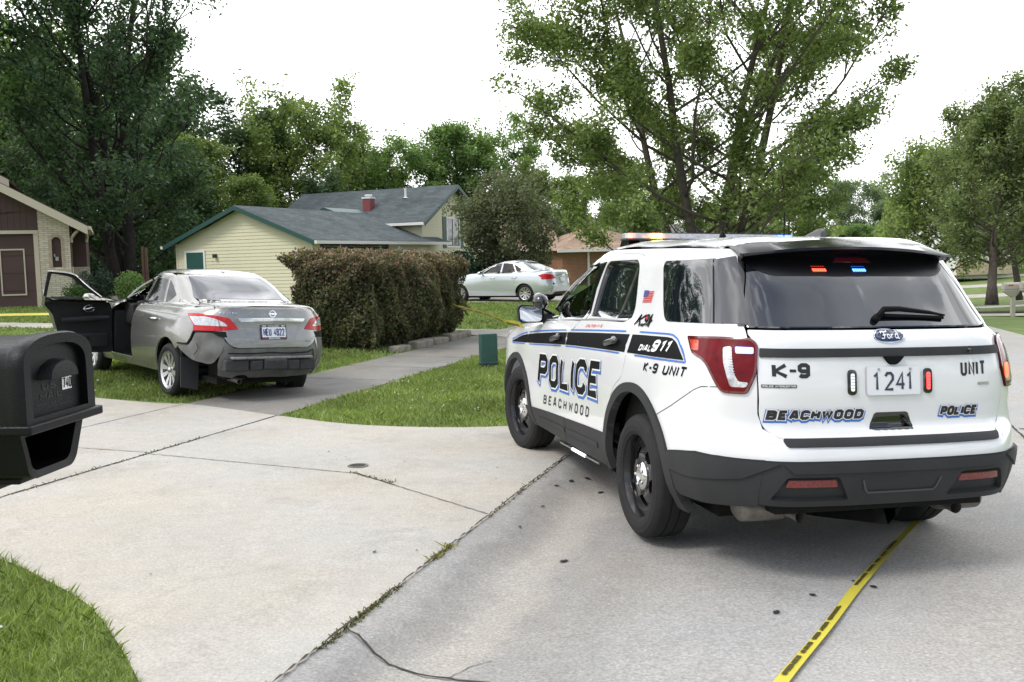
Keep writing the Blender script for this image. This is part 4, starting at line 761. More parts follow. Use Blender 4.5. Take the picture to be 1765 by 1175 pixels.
    rg = rp([(.50,1.402),(.63,1.145),(.35,1.13),(-.35,1.13),(-.63,1.145),(-.50,1.402),(-.25,1.412),(.25,1.412)], [.03,.04,.1,.1,.04,.03,.1,.1])
    pn('pillar_panel', 'D', [[conv('L',.0,1.165,'D'),conv('L',.28,1.34,'D'),conv('L',.45,1.40,'D'),conv('B',.44,1.43,'D'),conv('B',.50,1.405,'D'),conv('B',.56,1.27,'D'),conv('B',.63,1.145,'D'),conv('B',.645,1.09,'D'),conv('L',-.30,1.08,'D'),conv('L',-.18,1.09,'D')]], [], -.001, .04*k_, paint, body, both=2, skirt=0)
    pn('rear_window', 'B', [rg], [], .004, .05*k_, glass, root, skirt=.004); pn('roof_edge', 'B', [[(.50,1.40),(.42,1.45),(-.42,1.45),(-.50,1.40),(-.25,1.409),(.25,1.409)]], [], .001, .05*k_, paint, body, skirt=0)
    pn('chrome_bar', 'B', [rp([(.43,.955),(.0,.962),(-.43,.955),(-.40,.915),(0,.925),(.40,.915)], .02)], [], .014, .05*k_, CHROME, boot)
    if not damaged: pn('rear_bumper', 'B', [[(.605,.615),(.605,.27),(-.605,.27),(-.605,.615)]], [], .001, .05*k_, paint, root); pn('bumper_lower', 'B', [rp([(.5,.27),(.45,.36),(-.45,.36),(-.5,.27)], .02)], [], .008, .06*k_, TRIM, root)
    # doors
    for sd in (0,1):
        mir = bool(sd); op = opened and not sd
        rd = pn('rear_door', 'L', [rdoor], [inset(rwin,-.004), inset(qwin,-.004)], .001, .05*k_, paint, root, mirror=mir, skirt=.02)
        pn('window', 'L', [rwin], [], -.004, .06*k_, SIDEG, rd, mirror=mir, skirt=0); pn('quarter_window', 'L', [qwin], [], .003, .05*k_, SIDEG, rd, mirror=mir, skirt=.004); pn('window_frame', 'L', [inset(rwin,-.012)], [inset(rwin,.010)], .002, .03*k_, GLOSS, rd, mirror=mir)
        hp = [(.53,.872),(.29,.884)]; hy = float(B.hit('L',.41,.875)[0][1]); s_ = -1 if sd else 1
        def handle(par, x0, x1, z):
            m = MB(); m.tube([(x0+(x1-x0)*i/8, (hy+.008+.03*math.sin(math.pi*i/8)**.6)*s_, z+.01*i/8) for i in range(9)], [.010]+[.015]*7+[.010], 8); m.build('door_handle', paint if far else CHROME, par, smooth=True)
        handle(rd, .53, .31, .872)
        dm = None
        if op:
            hx, hy2 = 1.985, .84; door = bpy.data.objects.new('front_door', None); COL.objects.link(door); door.parent = root
            door.matrix_local = Matrix.Translation((hx,hy2,0)) @ Matrix.Rotation(-R(opened),4,'Z') @ Matrix.Translation((-hx,-hy2,0))
        else: door = root
        fd = pn('door_skin' if op else 'front_door', 'L', [fdoor], [inset(fwin,-.004)], .001, .05*k_, paint, door, mirror=mir, skirt=.02); tgt = door if op else fd
        pn('window', 'L', [fwin], [], -.012, .06*k_, DGLASS if op else front_glass, tgt, mirror=mir, skirt=0); pn('window_frame', 'L', [inset(fwin,-.012)], [inset(fwin,.010)], .002, .03*k_, BLACK if op else GLOSS, tgt, mirror=mir)
        if not op: handle(fd, 1.40, 1.20, .865)
        mv = [(x, (y)*s_, z) for x, y, z in [(1.72+.0*i, .90+.085+.085*math.cos(a), 1.055+.062*math.sin(a)) for i, a in enumerate(np.linspace(0, 2*math.pi, 14)[:-1])]]; mm = MB(); n_ = 13; vs = []
        for xx, kk in ((1.70,.92),(1.71,1),(1.76,1.0),(1.80,.8),(1.82,.3)): vs += [(xx, (.985*s_+(v[1]-.985*s_)*kk), 1.055+(v[2]-1.055)*kk) for v in mv]
        mm.add(vs, [tuple(range(4*n_,5*n_))] + [(i*n_+j, i*n_+(j+1) % n_, (i+1)*n_+(j+1) % n_, (i+1)*n_+j) for i in range(4) for j in range(n_)]); mm.tube([(1.74,.80*s_,1.03),(1.75,.92*s_,1.04)], [.035,.03], 8); mo = mm.build('wing_mirror', paint, tgt, auto=40); mg = MB(); mg.add([(1.699,.985*s_+(v[1]-.985*s_)*.9,1.055+(v[2]-1.055)*.9) for v in mv], [tuple(range(n_))]); mg.build('mirror_glass', bpy.data.materials['mirror_glass'], mo)
        if op:
            # the trimmed inside of the open door
            il = pn('door_lining', 'L', [inset(fdoor,.002)], [inset(fwin,-.004)], -.035, .05, CABIN, door, skirt=.0); il.data.flip_normals()
            m = MB(); hy_ = .79
            m.tube([(1.90,hy_-.02,.80),(1.6,hy_-.045,.79),(1.25,hy_-.03,.78)], [.03,.045,.03], 8); m.box(1.25,1.88,hy_-.05,hy_-.02,.42,.60); m.build('armrest', CABIN, door, smooth=False, bevel=.015)
            m = MB(); m.lathe([(.065,0),(.065,.012),(.05,.016),(.047,.006)], 24, Matrix.Translation((1.62,hy_-.045+.012,.925)) @ Matrix.Rotation(R(90),4,'X') @ Matrix.Scale(1.3,4,(1,0,0)) @ Matrix.Scale(.75,4,(0,1,0))); m.tube([(1.56,hy_-.05,.92),(1.68,hy_-.06,.935)], [.012,.02], 8); m.build('inner_handle', CHROME, door, smooth=True)
            m = MB(); m.tube([(1.62,hy_-.055,.545),(1.5,hy_-.075,.55),(1.38,hy_-.055,.555)], .012, 6); m.build('pull_trim', CHROME, door, smooth=True)
            m = MB(); m.add([(x,hy2-.055-(.10 if z > 1.05 else 0)-(max(0,z-1.05))*.33,z) for x, z in ((1.215,.35),(1.205,.65),(1.145,.85),(1.04,.97),(1.00,1.08))] + [(x-.002,hy2+.02-(.10 if z > 1.05 else 0)-(max(0,z-1.05))*.33,z) for x, z in ((1.215,.35),(1.205,.65),(1.145,.85),(1.04,.97),(1.00,1.08))], [(i,i+1,i+6,i+5) for i in range(4)]); m.build('door_shut_edge', paint, door)
    # cabin
    it = MB(); it.box(-.25,2.0,-.81,.81,.245,.325); it.box(1.72,2.05,-.66,.66,.72,1.0); it.box(2.0,2.06,-.80,.80,.25,.90); it.tube([(1.72,-.6,.98),(1.70,.0,1.02),(1.72,.6,.98)], .06, 8)
    for y in (.34,-.34): it.box(.95,1.45,y-.24,y+.24,.32,.56); it.box(.80,.96,y-.23,y+.23,.5,1.08); it.box(.80,.90,y-.12,y+.12,1.1,1.26)
    it.box(-.2,.35,-.62,.62,.32,.56); it.box(-.32,-.18,-.60,.60,.5,1.06); it.build('cabin_interior', CABIN, root, bevel=.03)
    sw = MB(); sw.lathe([(.17+.016*math.cos(a), .016*math.sin(a)) for a in np.linspace(0,2*math.pi,9)], 24, Matrix.Translation((1.58,.34,.97)) @ Matrix.Rotation(R(-65),4,'Y')); sw.lathe([(.05,0),(0,.02)], 12, Matrix.Translation((1.58,.34,.97)) @ Matrix.Rotation(R(-65),4,'Y')); sw.build('steering_wheel', CABIN, root, smooth=True)
    un = MB(); un.box(-.7,2.9,-.55,.55,.17,.24); un.box(-.8,-.35,-.5,.5,.24,.42); un.build('underbody', GAP, root)
    af = MB(); af.lathe([(.035,0),(.03,.015),(.012,.03),(0,.032)], 12, Matrix.Translation((.42,0,1.452)) @ Matrix.Scale(1.6,4,(1,0,0))); af.build('roof_aerial', paint, root, smooth=True)
    for (x, sd), dz in zip(((0,1),(0,-1),(2.70,1),(2.70,-1)), wheel_dz): alloy_wheel(root, x, sd, dz=dz)
    return B, boot
def grey_sedan():
    root = thing('grey_sedan', 'silver-grey sedan with driver door open and its rear bumper torn off, half on the lawn', 'car')
    B, boot = build_sedan(root, SILV, True, 79, wheel_dz=(-.035,-.06,-.015,-.01)); pn = B.panel
    conv = lambda pr, a, b, to: (lambda p: (float(p @ np.array(PR[to][1])), float(p @ np.array(PR[to][2]))))(B.hit(pr, a, b)[0])
    # crumpled under-bumper, black absorber, torn corner, mud flap
    rgc = np.random.default_rng(9)
    def crumple(o, amp, f=9.):
        for v in o.data.vertices:
            c = v.co; d = amp*(math.sin(c.y*f+c.z*7)+.7*math.sin(c.z*f*1.7+c.x*5+1)+.5*math.sin(c.y*f*2.3+2)); v.co = (c.x+d, c.y+d*.3, c.z+d*.2)
        o.data.normals_split_custom_set_from_vertices([v.normal for v in o.data.vertices]) if False else None
        return o
    bp = crumple(pn('rear_bumper', 'B', [rp([(.615,.785),(.60,.74),(.575,.69),(.48,.612),(-.48,.612),(-.575,.69),(-.60,.735),(-.615,.5),(-.59,.26),(-.2,.245),(.25,.25),(.30,.285),(.40,.285),(.45,.25),(.60,.275),(.64,.42)], .02)], [], -.012, .035, SCUFF, root), .006)
    crumple(pn('bumper_corner', 'D', [spl([(.12,.783),(-.05,.79),(-.25,.785),(-.28,.70),(-.20,.5),(-.12,.42),(.0,.435),(.14,.46),(.28,.515),(.40,.605),(.30,.628),(.22,.628),(.165,.69)], 3, True)], [], -.006, .022, SCUFF, bp), .013, 15)
    pn('bumper_corner', 'D', [[conv('B',.60,.735,'D'),conv('D',-.1,.75,'D'),conv('D',.08,.64,'D'),conv('D',.05,.5,'D'),conv('B',.66,.34,'D'),conv('B',.60,.27,'D')]], [], .002, .05, SCUFF, bp, mirror=True)
    pn('torn_gap', 'D', [[(-.28,.80),(.14,.80),(.20,.71),(.25,.66),(.42,.655),(.42,.60),(.20,.58),(.0,.70),(-.28,.74)]], [], -.045, .04, GAP, bp, skirt=0)
    B.seam('broken_edge', 'D', [(-.27,.79),(-.08,.795),(.125,.79),(.17,.70),(.225,.637),(.40,.632)], .020, .003, GAP, bp)
    pn('broken_edge', 'D', [rp([(-.10,.797),(-.27,.797),(-.29,.735),(-.20,.745)], .01)], [], .004, .04, GAP, bp, skirt=0)
    pn('broken_edge', 'D', [[(-.27,.80),(.05,.795),(.0,.72),(-.25,.73)]], [], .003, .04, GAP, bp, skirt=0, mirror=True)
    for pts in ([(.06,.66),(.03,.60),(.09,.52)],): B.seam('tear', 'D', spl(pts, 4), .009, .016, GAP, bp)
    ab = MB()
    for y0, y1, z0, z1, o_ in ((.60,.30,.345,.485,.0),(.295,.14,.35,.475,.012),(.135,-.16,.36,.49,.03),(-.165,-.33,.35,.475,.012),(-.335,-.55,.345,.48,.0)):
        x0 = -1.05-o_+.10*abs((y0+y1)/2)**2; ab.box(x0, x0+.14, min(y0,y1), max(y0,y1), z0, z1)
    ab.build('impact_absorber', mat('absorber_black', (.035,.036,.038), .75, noise=(11,.35), bump=(30,.4)), bp, bevel=.02)
    lg = MB(); lg.box(-1.06,-.95,-.50,.52,.49,.515); lg.build('broken_shelf', mat('shelf_grey', (.22,.21,.20), .7, noise=(15,.4)), bp, bevel=.006)
    B.seam('broken_edge', 'B', [(.55,.555),(.3,.55),(.05,.56),(-.2,.548),(-.45,.556),(-.53,.585),(-.54,.50)], .014, .004, GAP, bp)
    mf = MB(); mf.add([(-.34,.62,.44),(-.33,.84,.47),(-.40,.86,.12),(-.42,.66,.08),(-.355,.62,.44),(-.345,.84,.47),(-.415,.86,.12),(-.435,.66,.08)], [(0,1,2,3),(7,6,5,4),(0,4,5,1),(1,5,6,2),(2,6,7,3),(3,7,4,0)]); mf.build('mud_flap', TRIM, root)
    ex = MB(); ex.tube([(-.55,.40,.24),(-.85,.40,.235),(-.98,.40,.225)], [.04,.03,.028], 12, caps=False); ex.lathe([(0,-.2),(.08,-.19),(.09,0),(.08,.19),(0,.2)], 16, Matrix.Translation((-.62,.30,.25)) @ Matrix.Rotation(R(90),4,'X')); ex.build('exhaust', MUFF, root, smooth=True)
    # plate, badge, name
    fr = pn('plate_frame', 'B', [rp([(.163,.708),(-.163,.708),(-.163,.882),(.163,.882)], .012)], [], .020, .05, GLOSS, boot, skirt=.02); pl = pn('number_plate', 'B', [[(.150,.735),(-.150,.735),(-.150,.852),(.150,.852)]], [], .023, .06, PLATE, fr, skirt=.002)
    def bw(txt, y0, y1, z0, z1, w, gap, m, off, par): pn('lettering', 'B', None, tris=text_tris(text_quads(txt, y0, y1, z0, z1, w, gap, 0, flip=True), 9), off=off, m=m, parent=par, skirt=0)
    bw('HEU 4822', -.135, .135, .75, .835, .075, .38, PINK, .0245, pl); bw('HYUNDAI', -.07, .07, .857, .876, .10, .3, VWHT, .0225, fr); bw('BEDFORD', -.07, .07, .713, .731, .10, .3, VWHT, .0225, fr)
    for y in (.12,-.12): pn('frame_block', 'B', [[(y+.03,.713),(y-.03,.713),(y-.03,.731),(y+.03,.731)]], [], .0228, .05, mat('frame_red', (.2,.03,.03), .5), fr, skirt=0); pn('frame_bolt', 'B', [[(y+.022,.862),(y-.022,.862),(y-.022,.872),(y+.022,.872)]], [], .0228, .05, VWHT, fr, skirt=0)
    bw('SENTRA', .43, .61, 1.004, 1.022, .09, .45, CHROME, .006, boot); bw('SR', -.50, -.42, .675, .69, .1, .4, VBLU, .004, boot)
    bd = pn('badge', 'B', [[(.042*math.cos(a), 1.008+.042*math.sin(a)) for a in np.linspace(0,2*math.pi,28)[:-1]]], [[(.031*math.cos(a), 1.008+.031*math.sin(a)) for a in np.linspace(0,2*math.pi,28)[:-1]]], .010, .03, CHROME, boot); pn('badge_band', 'B', [[(.05,.999),(-.05,.999),(-.05,1.017),(.05,1.017)]], [], .013, .03, CHROME, bd)
    pn('plate_recess', 'B', [rp([(.38,.905),(.27,.66),(-.27,.66),(-.38,.905)], .03)], [inset(rp([(.38,.905),(.27,.66),(-.27,.66),(-.38,.905)], .03),.012)], .004, .04, SILV, boot)
    root.matrix_world = Matrix(((-0.6509,-0.7564,0.0649,-3.5),(0.7585,-0.6514,0.0163,12.3),(0.03,0.0598,0.9978,0.12),(0,0,0,1))); return root
grey_sedan()
def white_sedan():
    root = thing('silver_sedan', 'pale silver sedan parked side-on on the driveway beyond the far lawn', 'car'); B, boot = build_sedan(root, PALE, False, 0, far=True)
    pl = B.panel('number_plate', 'B', [[(.15,.72),(-.15,.72),(-.15,.86),(.15,.86)]], [], .02, .06, PLATE, boot)
    th = R(148); x, y = .96, 35.6; z = hxy(x, y)+.012; c, s = math.cos(th)*1.035, math.sin(th)*1.035
    root.matrix_world = Matrix(((c,-s/1.035*1.02,0,x),(s,c/1.035*1.02,0,y),(0,0,1.0,z),(0,0,0,1)))
    return root
white_sedan()
# ------------------------------------------------------------------ ground, street, paving
def gprof(s):
    """rolled kerb and gutter of the street's left edge (s < 0), added to the ground height"""
    return float(np.interp(s, [-3, -1.6, -.95, -.62, -.45, -.30, -.14, 0], [0, -.004, -.016, -.045, -.056, -.040, -.006, .012]))
def sheet(name, outs, holes, dz, m, res=.5, zf=None, kind='structure', edge=None):
    v2, T = cdt(outs, holes, res, edge=edge); V = []
    for s, t in v2:
        x, y = xy(s, t); V.append((x, y, hst(s, t) + dz + (zf(s, t) if zf else 0)))
    T = T[:, ::-1]        # (s,t) is left-handed seen from above
    o = mesh(name, V, T.tolist(), m, smooth=True); return tag(o, kind=kind)
def concrete(name, col, tint=(1, 1, 1), speck=.25, gutter=False, blotch=.18, stain=.0, warm=0.):
    m = bpy.data.materials.new(name); m.use_nodes = True; nt = m.node_tree; b = nt.nodes['Principled BSDF']; L = nt.links.new
    b.inputs['Roughness'].default_value = .88; b.inputs['Specular IOR Level'].default_value = .25
    tc = nt.nodes.new('ShaderNodeTexCoord')
    def noise(sc, det=4, rough=.5, src=None, dist=0):
        n = nt.nodes.new('ShaderNodeTexNoise'); n.inputs['Scale'].default_value = sc; n.inputs['Detail'].default_value = det; n.inputs['Roughness'].default_value = rough; n.inputs['Distortion'].default_value = dist
        L((src or tc.outputs['Object']), n.inputs['Vector']); return n.outputs[0]
    def rng(x, a, b_, c, d):
        r = nt.nodes.new('ShaderNodeMapRange'); r.inputs[1].default_value = a; r.inputs[2].default_value = b_; r.inputs[3].default_value = c; r.inputs[4].default_value = d; L(x, r.inputs[0]); return r.outputs[0]
    def mul(a, b_, op='MULTIPLY'):
        n = nt.nodes.new('ShaderNodeMath'); n.operation = op
        for i, v in enumerate((a, b_)):
            if isinstance(v, (int, float)): n.inputs[i].default_value = v
            else: L(v, n.inputs[i])
        return n.outputs[0]
    v = mul(rng(noise(.9, 6, .6, dist=.4), .3, .7, 1-blotch, 1+blotch), rng(noise(70, 2), .3, .7, 1-speck*.5, 1+speck*.5))
    v = mul(v, rng(noise(9, 5, .7), .3, .7, .93, 1.06))
    vo = nt.nodes.new('ShaderNodeTexVoronoi'); vo.inputs['Scale'].default_value = 26; L(tc.outputs['Object'], vo.inputs['Vector'])
    v = mul(v, rng(vo.outputs['Distance'], .05, .20, 1+speck*.9, 1.0))          # pale stones in the mix
    vo2 = nt.nodes.new('ShaderNodeTexVoronoi'); vo2.inputs['Scale'].default_value = 13; L(tc.outputs['Object'], vo2.inputs['Vector'])
    v = mul(v, rng(vo2.outputs['Distance'], .02, .08, .78, 1.0))               # dark pits
    if stain: v = mul(v, rng(noise(1.7, 5, .65, dist=.8), .52, .7, 1.0, 1-stain))
    base = nt.nodes.new('ShaderNodeMix'); base.data_type = 'RGBA'; base.inputs['A'].default_value = (*col, 1); base.inputs['B'].default_value = (col[0]*1.03, col[1]*.985, col[2]*.92, 1)
    L(rng(noise(.55, 4), .4, .62, 0, 1), base.inputs['Factor']); colr = base.outputs['Result']
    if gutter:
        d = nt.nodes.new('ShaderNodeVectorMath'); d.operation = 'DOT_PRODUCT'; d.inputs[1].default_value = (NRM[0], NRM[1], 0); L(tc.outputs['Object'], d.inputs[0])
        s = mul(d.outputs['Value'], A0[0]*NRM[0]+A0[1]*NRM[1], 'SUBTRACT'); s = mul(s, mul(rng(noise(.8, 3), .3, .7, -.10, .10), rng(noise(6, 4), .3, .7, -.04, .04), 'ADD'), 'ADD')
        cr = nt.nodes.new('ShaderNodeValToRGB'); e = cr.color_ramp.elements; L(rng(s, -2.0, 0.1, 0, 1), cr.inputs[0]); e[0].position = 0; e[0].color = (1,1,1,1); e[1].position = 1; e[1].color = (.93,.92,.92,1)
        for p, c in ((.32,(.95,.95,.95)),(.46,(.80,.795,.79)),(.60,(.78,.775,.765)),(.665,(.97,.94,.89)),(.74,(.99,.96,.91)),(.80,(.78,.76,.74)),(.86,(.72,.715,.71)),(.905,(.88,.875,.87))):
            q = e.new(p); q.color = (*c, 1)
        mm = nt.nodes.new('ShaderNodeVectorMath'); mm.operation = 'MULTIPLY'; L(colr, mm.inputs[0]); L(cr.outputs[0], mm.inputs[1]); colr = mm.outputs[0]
    f = nt.nodes.new('ShaderNodeVectorMath'); f.operation = 'SCALE'; L(colr, f.inputs[0]); L(v, f.inputs['Scale']); L(f.outputs[0], b.inputs['Base Color'])
    bp = nt.nodes.new('ShaderNodeBump'); bp.inputs['Strength'].default_value = .35; bp.inputs['Distance'].default_value = .006; L(noise(120, 3), bp.inputs['Height']); L(bp.outputs[0], b.inputs['Normal'])
    return m
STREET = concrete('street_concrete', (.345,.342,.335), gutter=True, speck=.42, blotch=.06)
DRIVE = concrete('driveway_concrete', (.40,.386,.358), speck=.3, blotch=.06, stain=.12)
WALK = concrete('sidewalk_concrete', (.215,.21,.198), speck=.3, blotch=.14, stain=.2)
FARC = concrete('far_concrete', (.36,.345,.32), speck=.2)
TURF = mat('turf_soil', (.135,.185,.06), .95, spec=.1, noise=(1.3,.3))
MULCH = mat('dark_mulch', (.02,.016,.013), .95, noise=(22,.5), bump=(40,.6))
# street
ss = [0,-.05,-.1,-.15,-.2,-.25,-.3,-.36,-.42,-.48,-.56,-.65,-.8,-1,-1.3,-1.8,-2.5,-3.3,-4.2,-5,-5.6,-5.9,-6.05,-6.15]; ts = [-8+.5*i for i in range(60)] + [22+3*i for i in range(60)]
V = []; Fq = []
for t in ts:
    for s in ss:
        x, y = xy(s, t); V.append((x, y, hst(s, t) + gprof(s) + (float(np.interp(s, [-6.15,-6.0,-5.7], [.03,-.02,0])) if s < -5.5 else 0)))
n_ = len(ss)
for i in range(len(ts)-1):
    for j in range(n_-1): Fq.append((i*n_+j, i*n_+j+1, (i+1)*n_+j+1, (i+1)*n_+j))
tag(mesh('street', V, [f[::-1] for f in Fq] if False else Fq, STREET, smooth=True), kind='structure')
# lawns: left of the street up to the woods, right of it up the rise
def gridsheet(name, svals, tvals, m, dz=0):
    V = [(*xy(s, t), hst(s, t)+dz) for t in tvals for s in svals]; n = len(svals)
    return tag(mesh(name, V, [(i*n+j, i*n+j+1, (i+1)*n+j+1, (i+1)*n+j)[::-1] for i in range(len(tvals)-1) for j in range(n-1)], m, smooth=True), kind='structure')
gridsheet('ground', [0,1,2,3,4,5,6,8,10,14,20,30,46,80,150,400], [-300,-60,-20,-8,0,6,12,14,20,26,34,44,54,70,100,160,300,900], TURF)
gridsheet('ground', [-900,-300,-120,-69,-50,-35,-25,-18,-14,-11,-9,-8,-7,-6.13], [-300,-60,-8,0,6,12,14,18,22,26,30,36,42,48,54,70,100,160,300,900], TURF)
near_edge = spl([(0,-1.35),(.3,-.95),(.55,-.72),(.91,-.41),(1.36,-.07),(1.9,.2),(2.35,.38),(3.2,.52),(5,.56),(16,.6)], 6)
far_edge = spl([(16,5.65),(6.08,5.58),(4.97,5.66),(3.48,5.20),(2.51,4.93),(1.7,4.96),(1.0,5.2),(.4,5.75),(0,6.5)], 5)
DRV = near_edge + far_edge
sheet('driveway', [DRV], [], .012, DRIVE, .5, edge=.25)
sheet('sidewalk', [[(3.48,5.19),(4.95,5.66),(4.95,60),(3.48,60)]], [], .008, WALK, .8)
sheet('far_driveway', [spl([(0,13.9),(1,14.5),(2.2,14.8),(3.5,14.9)], 4) + [(5.0,15.5),(30,15.7),(30,17.2),(5,17.0),(2.2,17.2),(.8,17.7),(0,18.4)]], [], .016, FARC, .8)
sheet('far_driveway', [[(0,29.0),(40,29.5),(40,35.0),(0,35.5)]], [], .012, FARC, 1.5)
# joints, cracks and the street's expansion lines
CRACK = mat('crack_dark', (.035,.032,.028), .95, noise=(9,.4)); CRACKL = mat('joint_grey', (.20,.19,.17), .95, noise=(7,.35))
def strip(name, pts, w, m, dz=.016, jit=.0, seed=1, gp=False):
    rnd = random.Random(seed); P = dens(pts, .035, False); P = [(a+rnd.uniform(-jit, jit), b+rnd.uniform(-jit, jit)) for a, b in P]; V = []; F = []
    for i, p in enumerate(P):
        a = Vector(P[max(i-1,0)]); b = Vector(P[min(i+1,len(P)-1)]); d = (b-a).normalized(); q = Vector((-d.y,d.x))*w*.5*rnd.uniform(.6,1.4)
        for k in (1,-1):
            s, t = p[0]+q.x*k, p[1]+q.y*k; x, y = xy(s, t); V.append((x, y, hst(s, t)+dz+(gprof(s) if s < .02 else 0)))
        if i: F.append((2*i-2, 2*i-1, 2*i+1, 2*i))
    return tag(mesh(name, V, F, m), kind='structure')
strip('pavement_joint', [(.012,-6),(.01,60)], .014, mat('joint_soil', (.055,.042,.03), .95, noise=(5,.6)), .0145, .003, 2)
cr = [st(*p) for p in ((-.80,4.36),(-.70,4.25),(-.60,4.10),(-.50,4.03),(-.30,3.93),(.23,3.74),(1.8,3.42),(4.5,2.7))]
strip('pavement_crack', spl(cr, 4), .011, CRACK, .004, .006, 3)
strip('pavement_crack', [(x+.008, y+.002) for x, y in spl(cr, 4)], .02, CRACKL, .003, .004, 13); strip('pavement_crack', [cr[4],(cr[4][0]-.05,cr[4][1]+.12),(cr[4][0]-.12,cr[4][1]+.2)], .004, CRACK, .004, .006, 14)
strip('pavement_joint', [(-3.55,-6),(-3.75,2),(-3.85,60)], .02, CRACK, .004, .006, 4); strip('pavement_joint', [(-3.6,3.0),(-6,3.4)], .02, CRACK, .004, .006, 5); strip('pavement_joint', [(-3.8,6.4),(-6.1,6.6)], .03, CRACK, .004, .006, 6)
strip('pavement_joint', [(3.48,.55),(3.48,5.2)], .018, CRACK, .016, .005, 7); strip('pavement_joint', [(4.97,.56),(4.95,5.65)], .014, CRACKL, .016, .003, 8)
strip('pavement_joint', [(3.5,3.15),(9,3.2)], .012, CRACKL, .016, .003, 9); strip('pavement_joint', [(.03,2.05),(1.4,2.9),(3.45,3.1)], .012, CRACKL, .016, .004, 10); strip('pavement_crack', [(.95,2.62),(1.45,2.93)], .012, CRACK, .017, .006, 11)
for k, t in enumerate((8.2,9.7,11.2,12.7)): strip('pavement_joint', [(3.5,t),(4.93,t)], .016, CRACK, .013, .004, 20+k)
# the stone border under the hedge, drain cap, leaves
# right of the street: pavement and drive stripes on the rising lawns
# ------------------------------------------------------------------ grass blades, clover, weeds
def leafmat(name, col, var=.25, trans=.35, hue=None, rough=.55):
    m = bpy.data.materials.new(name); m.use_nodes = True; nt = m.node_tree; b = nt.nodes['Principled BSDF']; L = nt.links.new; o = [n for n in nt.nodes if n.type == 'OUTPUT_MATERIAL'][0]
    g = nt.nodes.new('ShaderNodeNewGeometry'); r = nt.nodes.new('ShaderNodeValToRGB'); e = r.color_ramp.elements
    c2 = hue or tuple(c*(1+var) for c in col); e[0].color = (*[c*(1-var) for c in col], 1); e[1].color = (*c2, 1); e[1].position = 1.0
    q = e.new(.55); q.color = (*col, 1); L(g.outputs['Random Per Island'], r.inputs[0])
    tc = nt.nodes.new('ShaderNodeTexCoord'); n = nt.nodes.new('ShaderNodeTexNoise'); n.inputs['Scale'].default_value = .8; n.inputs['Detail'].default_value = 3; L(tc.outputs['Object'], n.inputs['Vector'])
    mr = nt.nodes.new('ShaderNodeMapRange'); mr.inputs[1].default_value = .3; mr.inputs[2].default_value = .7; mr.inputs[3].default_value = .72; mr.inputs[4].default_value = 1.25; L(n.outputs[0], mr.inputs[0])
    s = nt.nodes.new('ShaderNodeVectorMath'); s.operation = 'SCALE'; L(r.outputs[0], s.inputs[0]); L(mr.outputs[0], s.inputs['Scale']); L(s.outputs[0], b.inputs['Base Color'])
    b.inputs['Roughness'].default_value = rough; b.inputs['Specular IOR Level'].default_value = .3
    t = nt.nodes.new('ShaderNodeBsdfTranslucent'); s2 = nt.nodes.new('ShaderNodeVectorMath'); s2.operation = 'MULTIPLY'; s2.inputs[1].default_value = (1.25,1.35,.6); L(s.outputs[0], s2.inputs[0]); L(s2.outputs[0], t.inputs[0])
    x = nt.nodes.new('ShaderNodeMixShader'); x.inputs[0].default_value = trans; L(b.outputs[0], x.inputs[1]); L(t.outputs[0], x.inputs[2]); L(x.outputs[0], o.inputs[0]); return m
def fastmesh(name, V, F, k, m, parent=None):
    """V (n,3), F (m,k) all faces of k corners"""
    me = bpy.data.meshes.new(name); me.vertices.add(len(V)); me.vertices.foreach_set('co', np.asarray(V, np.float32).ravel()); me.loops.add(F.size); me.loops.foreach_set('vertex_index', np.asarray(F, np.int32).ravel())
    me.polygons.add(len(F)); me.polygons.foreach_set('loop_start', np.arange(0, F.size, k, dtype=np.int32)); me.polygons.foreach_set('loop_total', np.full(len(F), k, np.int32)); me.materials.append(m); me.update(calc_edges=True)
    o = bpy.data.objects.new(name, me); COL.objects.link(o)
    if parent: o.parent = parent
    return o
hvec = np.vectorize(hst, otypes=[float])
def blades(name, polys, holes, density, hgt, wid, m, seed, dz=0, fall=None):
    rg = np.random.default_rng(seed); A = np.array([p for q in polys for p in q]); lo, hi = A.min(0), A.max(0); n = int(density*(hi-lo).prod()); P = rg.uniform(lo, hi, (n, 2)); k = np.zeros(n, bool)
    for q in polys: k |= inpoly(P, q)
    for q in holes: k &= ~inpoly(P, q)
    if fall is not None: k &= rg.random(n) < fall(P)
    P = P[k]; n = len(P); x = A0[0]+P[:,0]*NRM[0]+P[:,1]*DIR[0]; y = A0[1]+P[:,0]*NRM[1]+P[:,1]*DIR[1]; z = hvec(P[:,0], P[:,1])+dz
    a = rg.uniform(0, 2*math.pi, n); h = hgt*rg.uniform(.45, 1.25, n)*(1+.25*np.sin(P[:,0]*3.1)*np.sin(P[:,1]*2.7)); ln = rg.normal(0, .55, (n, 2))*h[:, None]; w = wid*rg.uniform(.6, 1.3, n)
    dx, dy = np.cos(a)*w, np.sin(a)*w; V = np.empty((n, 5, 3))
    V[:,0] = np.stack([x-dx, y-dy, z], 1); V[:,1] = np.stack([x+dx, y+dy, z], 1); V[:,2] = np.stack([x+dx*.8+ln[:,0]*.35, y+dy*.8+ln[:,1]*.35, z+h*.6], 1); V[:,3] = np.stack([x+ln[:,0], y+ln[:,1], z+h], 1); V[:,4] = np.stack([x-dx*.8+ln[:,0]*.35, y-dy*.8+ln[:,1]*.35, z+h*.6], 1)
    return tag(fastmesh(name, V.reshape(-1, 3), np.arange(n*5).reshape(n, 5), 5, m), kind='stuff')
GRASS = leafmat('grass_blade', (.215,.285,.085), .38, .35, (.36,.42,.16)); GRASS2 = leafmat('grass_blade_far', (.20,.27,.085), .32, .35, (.29,.35,.13))
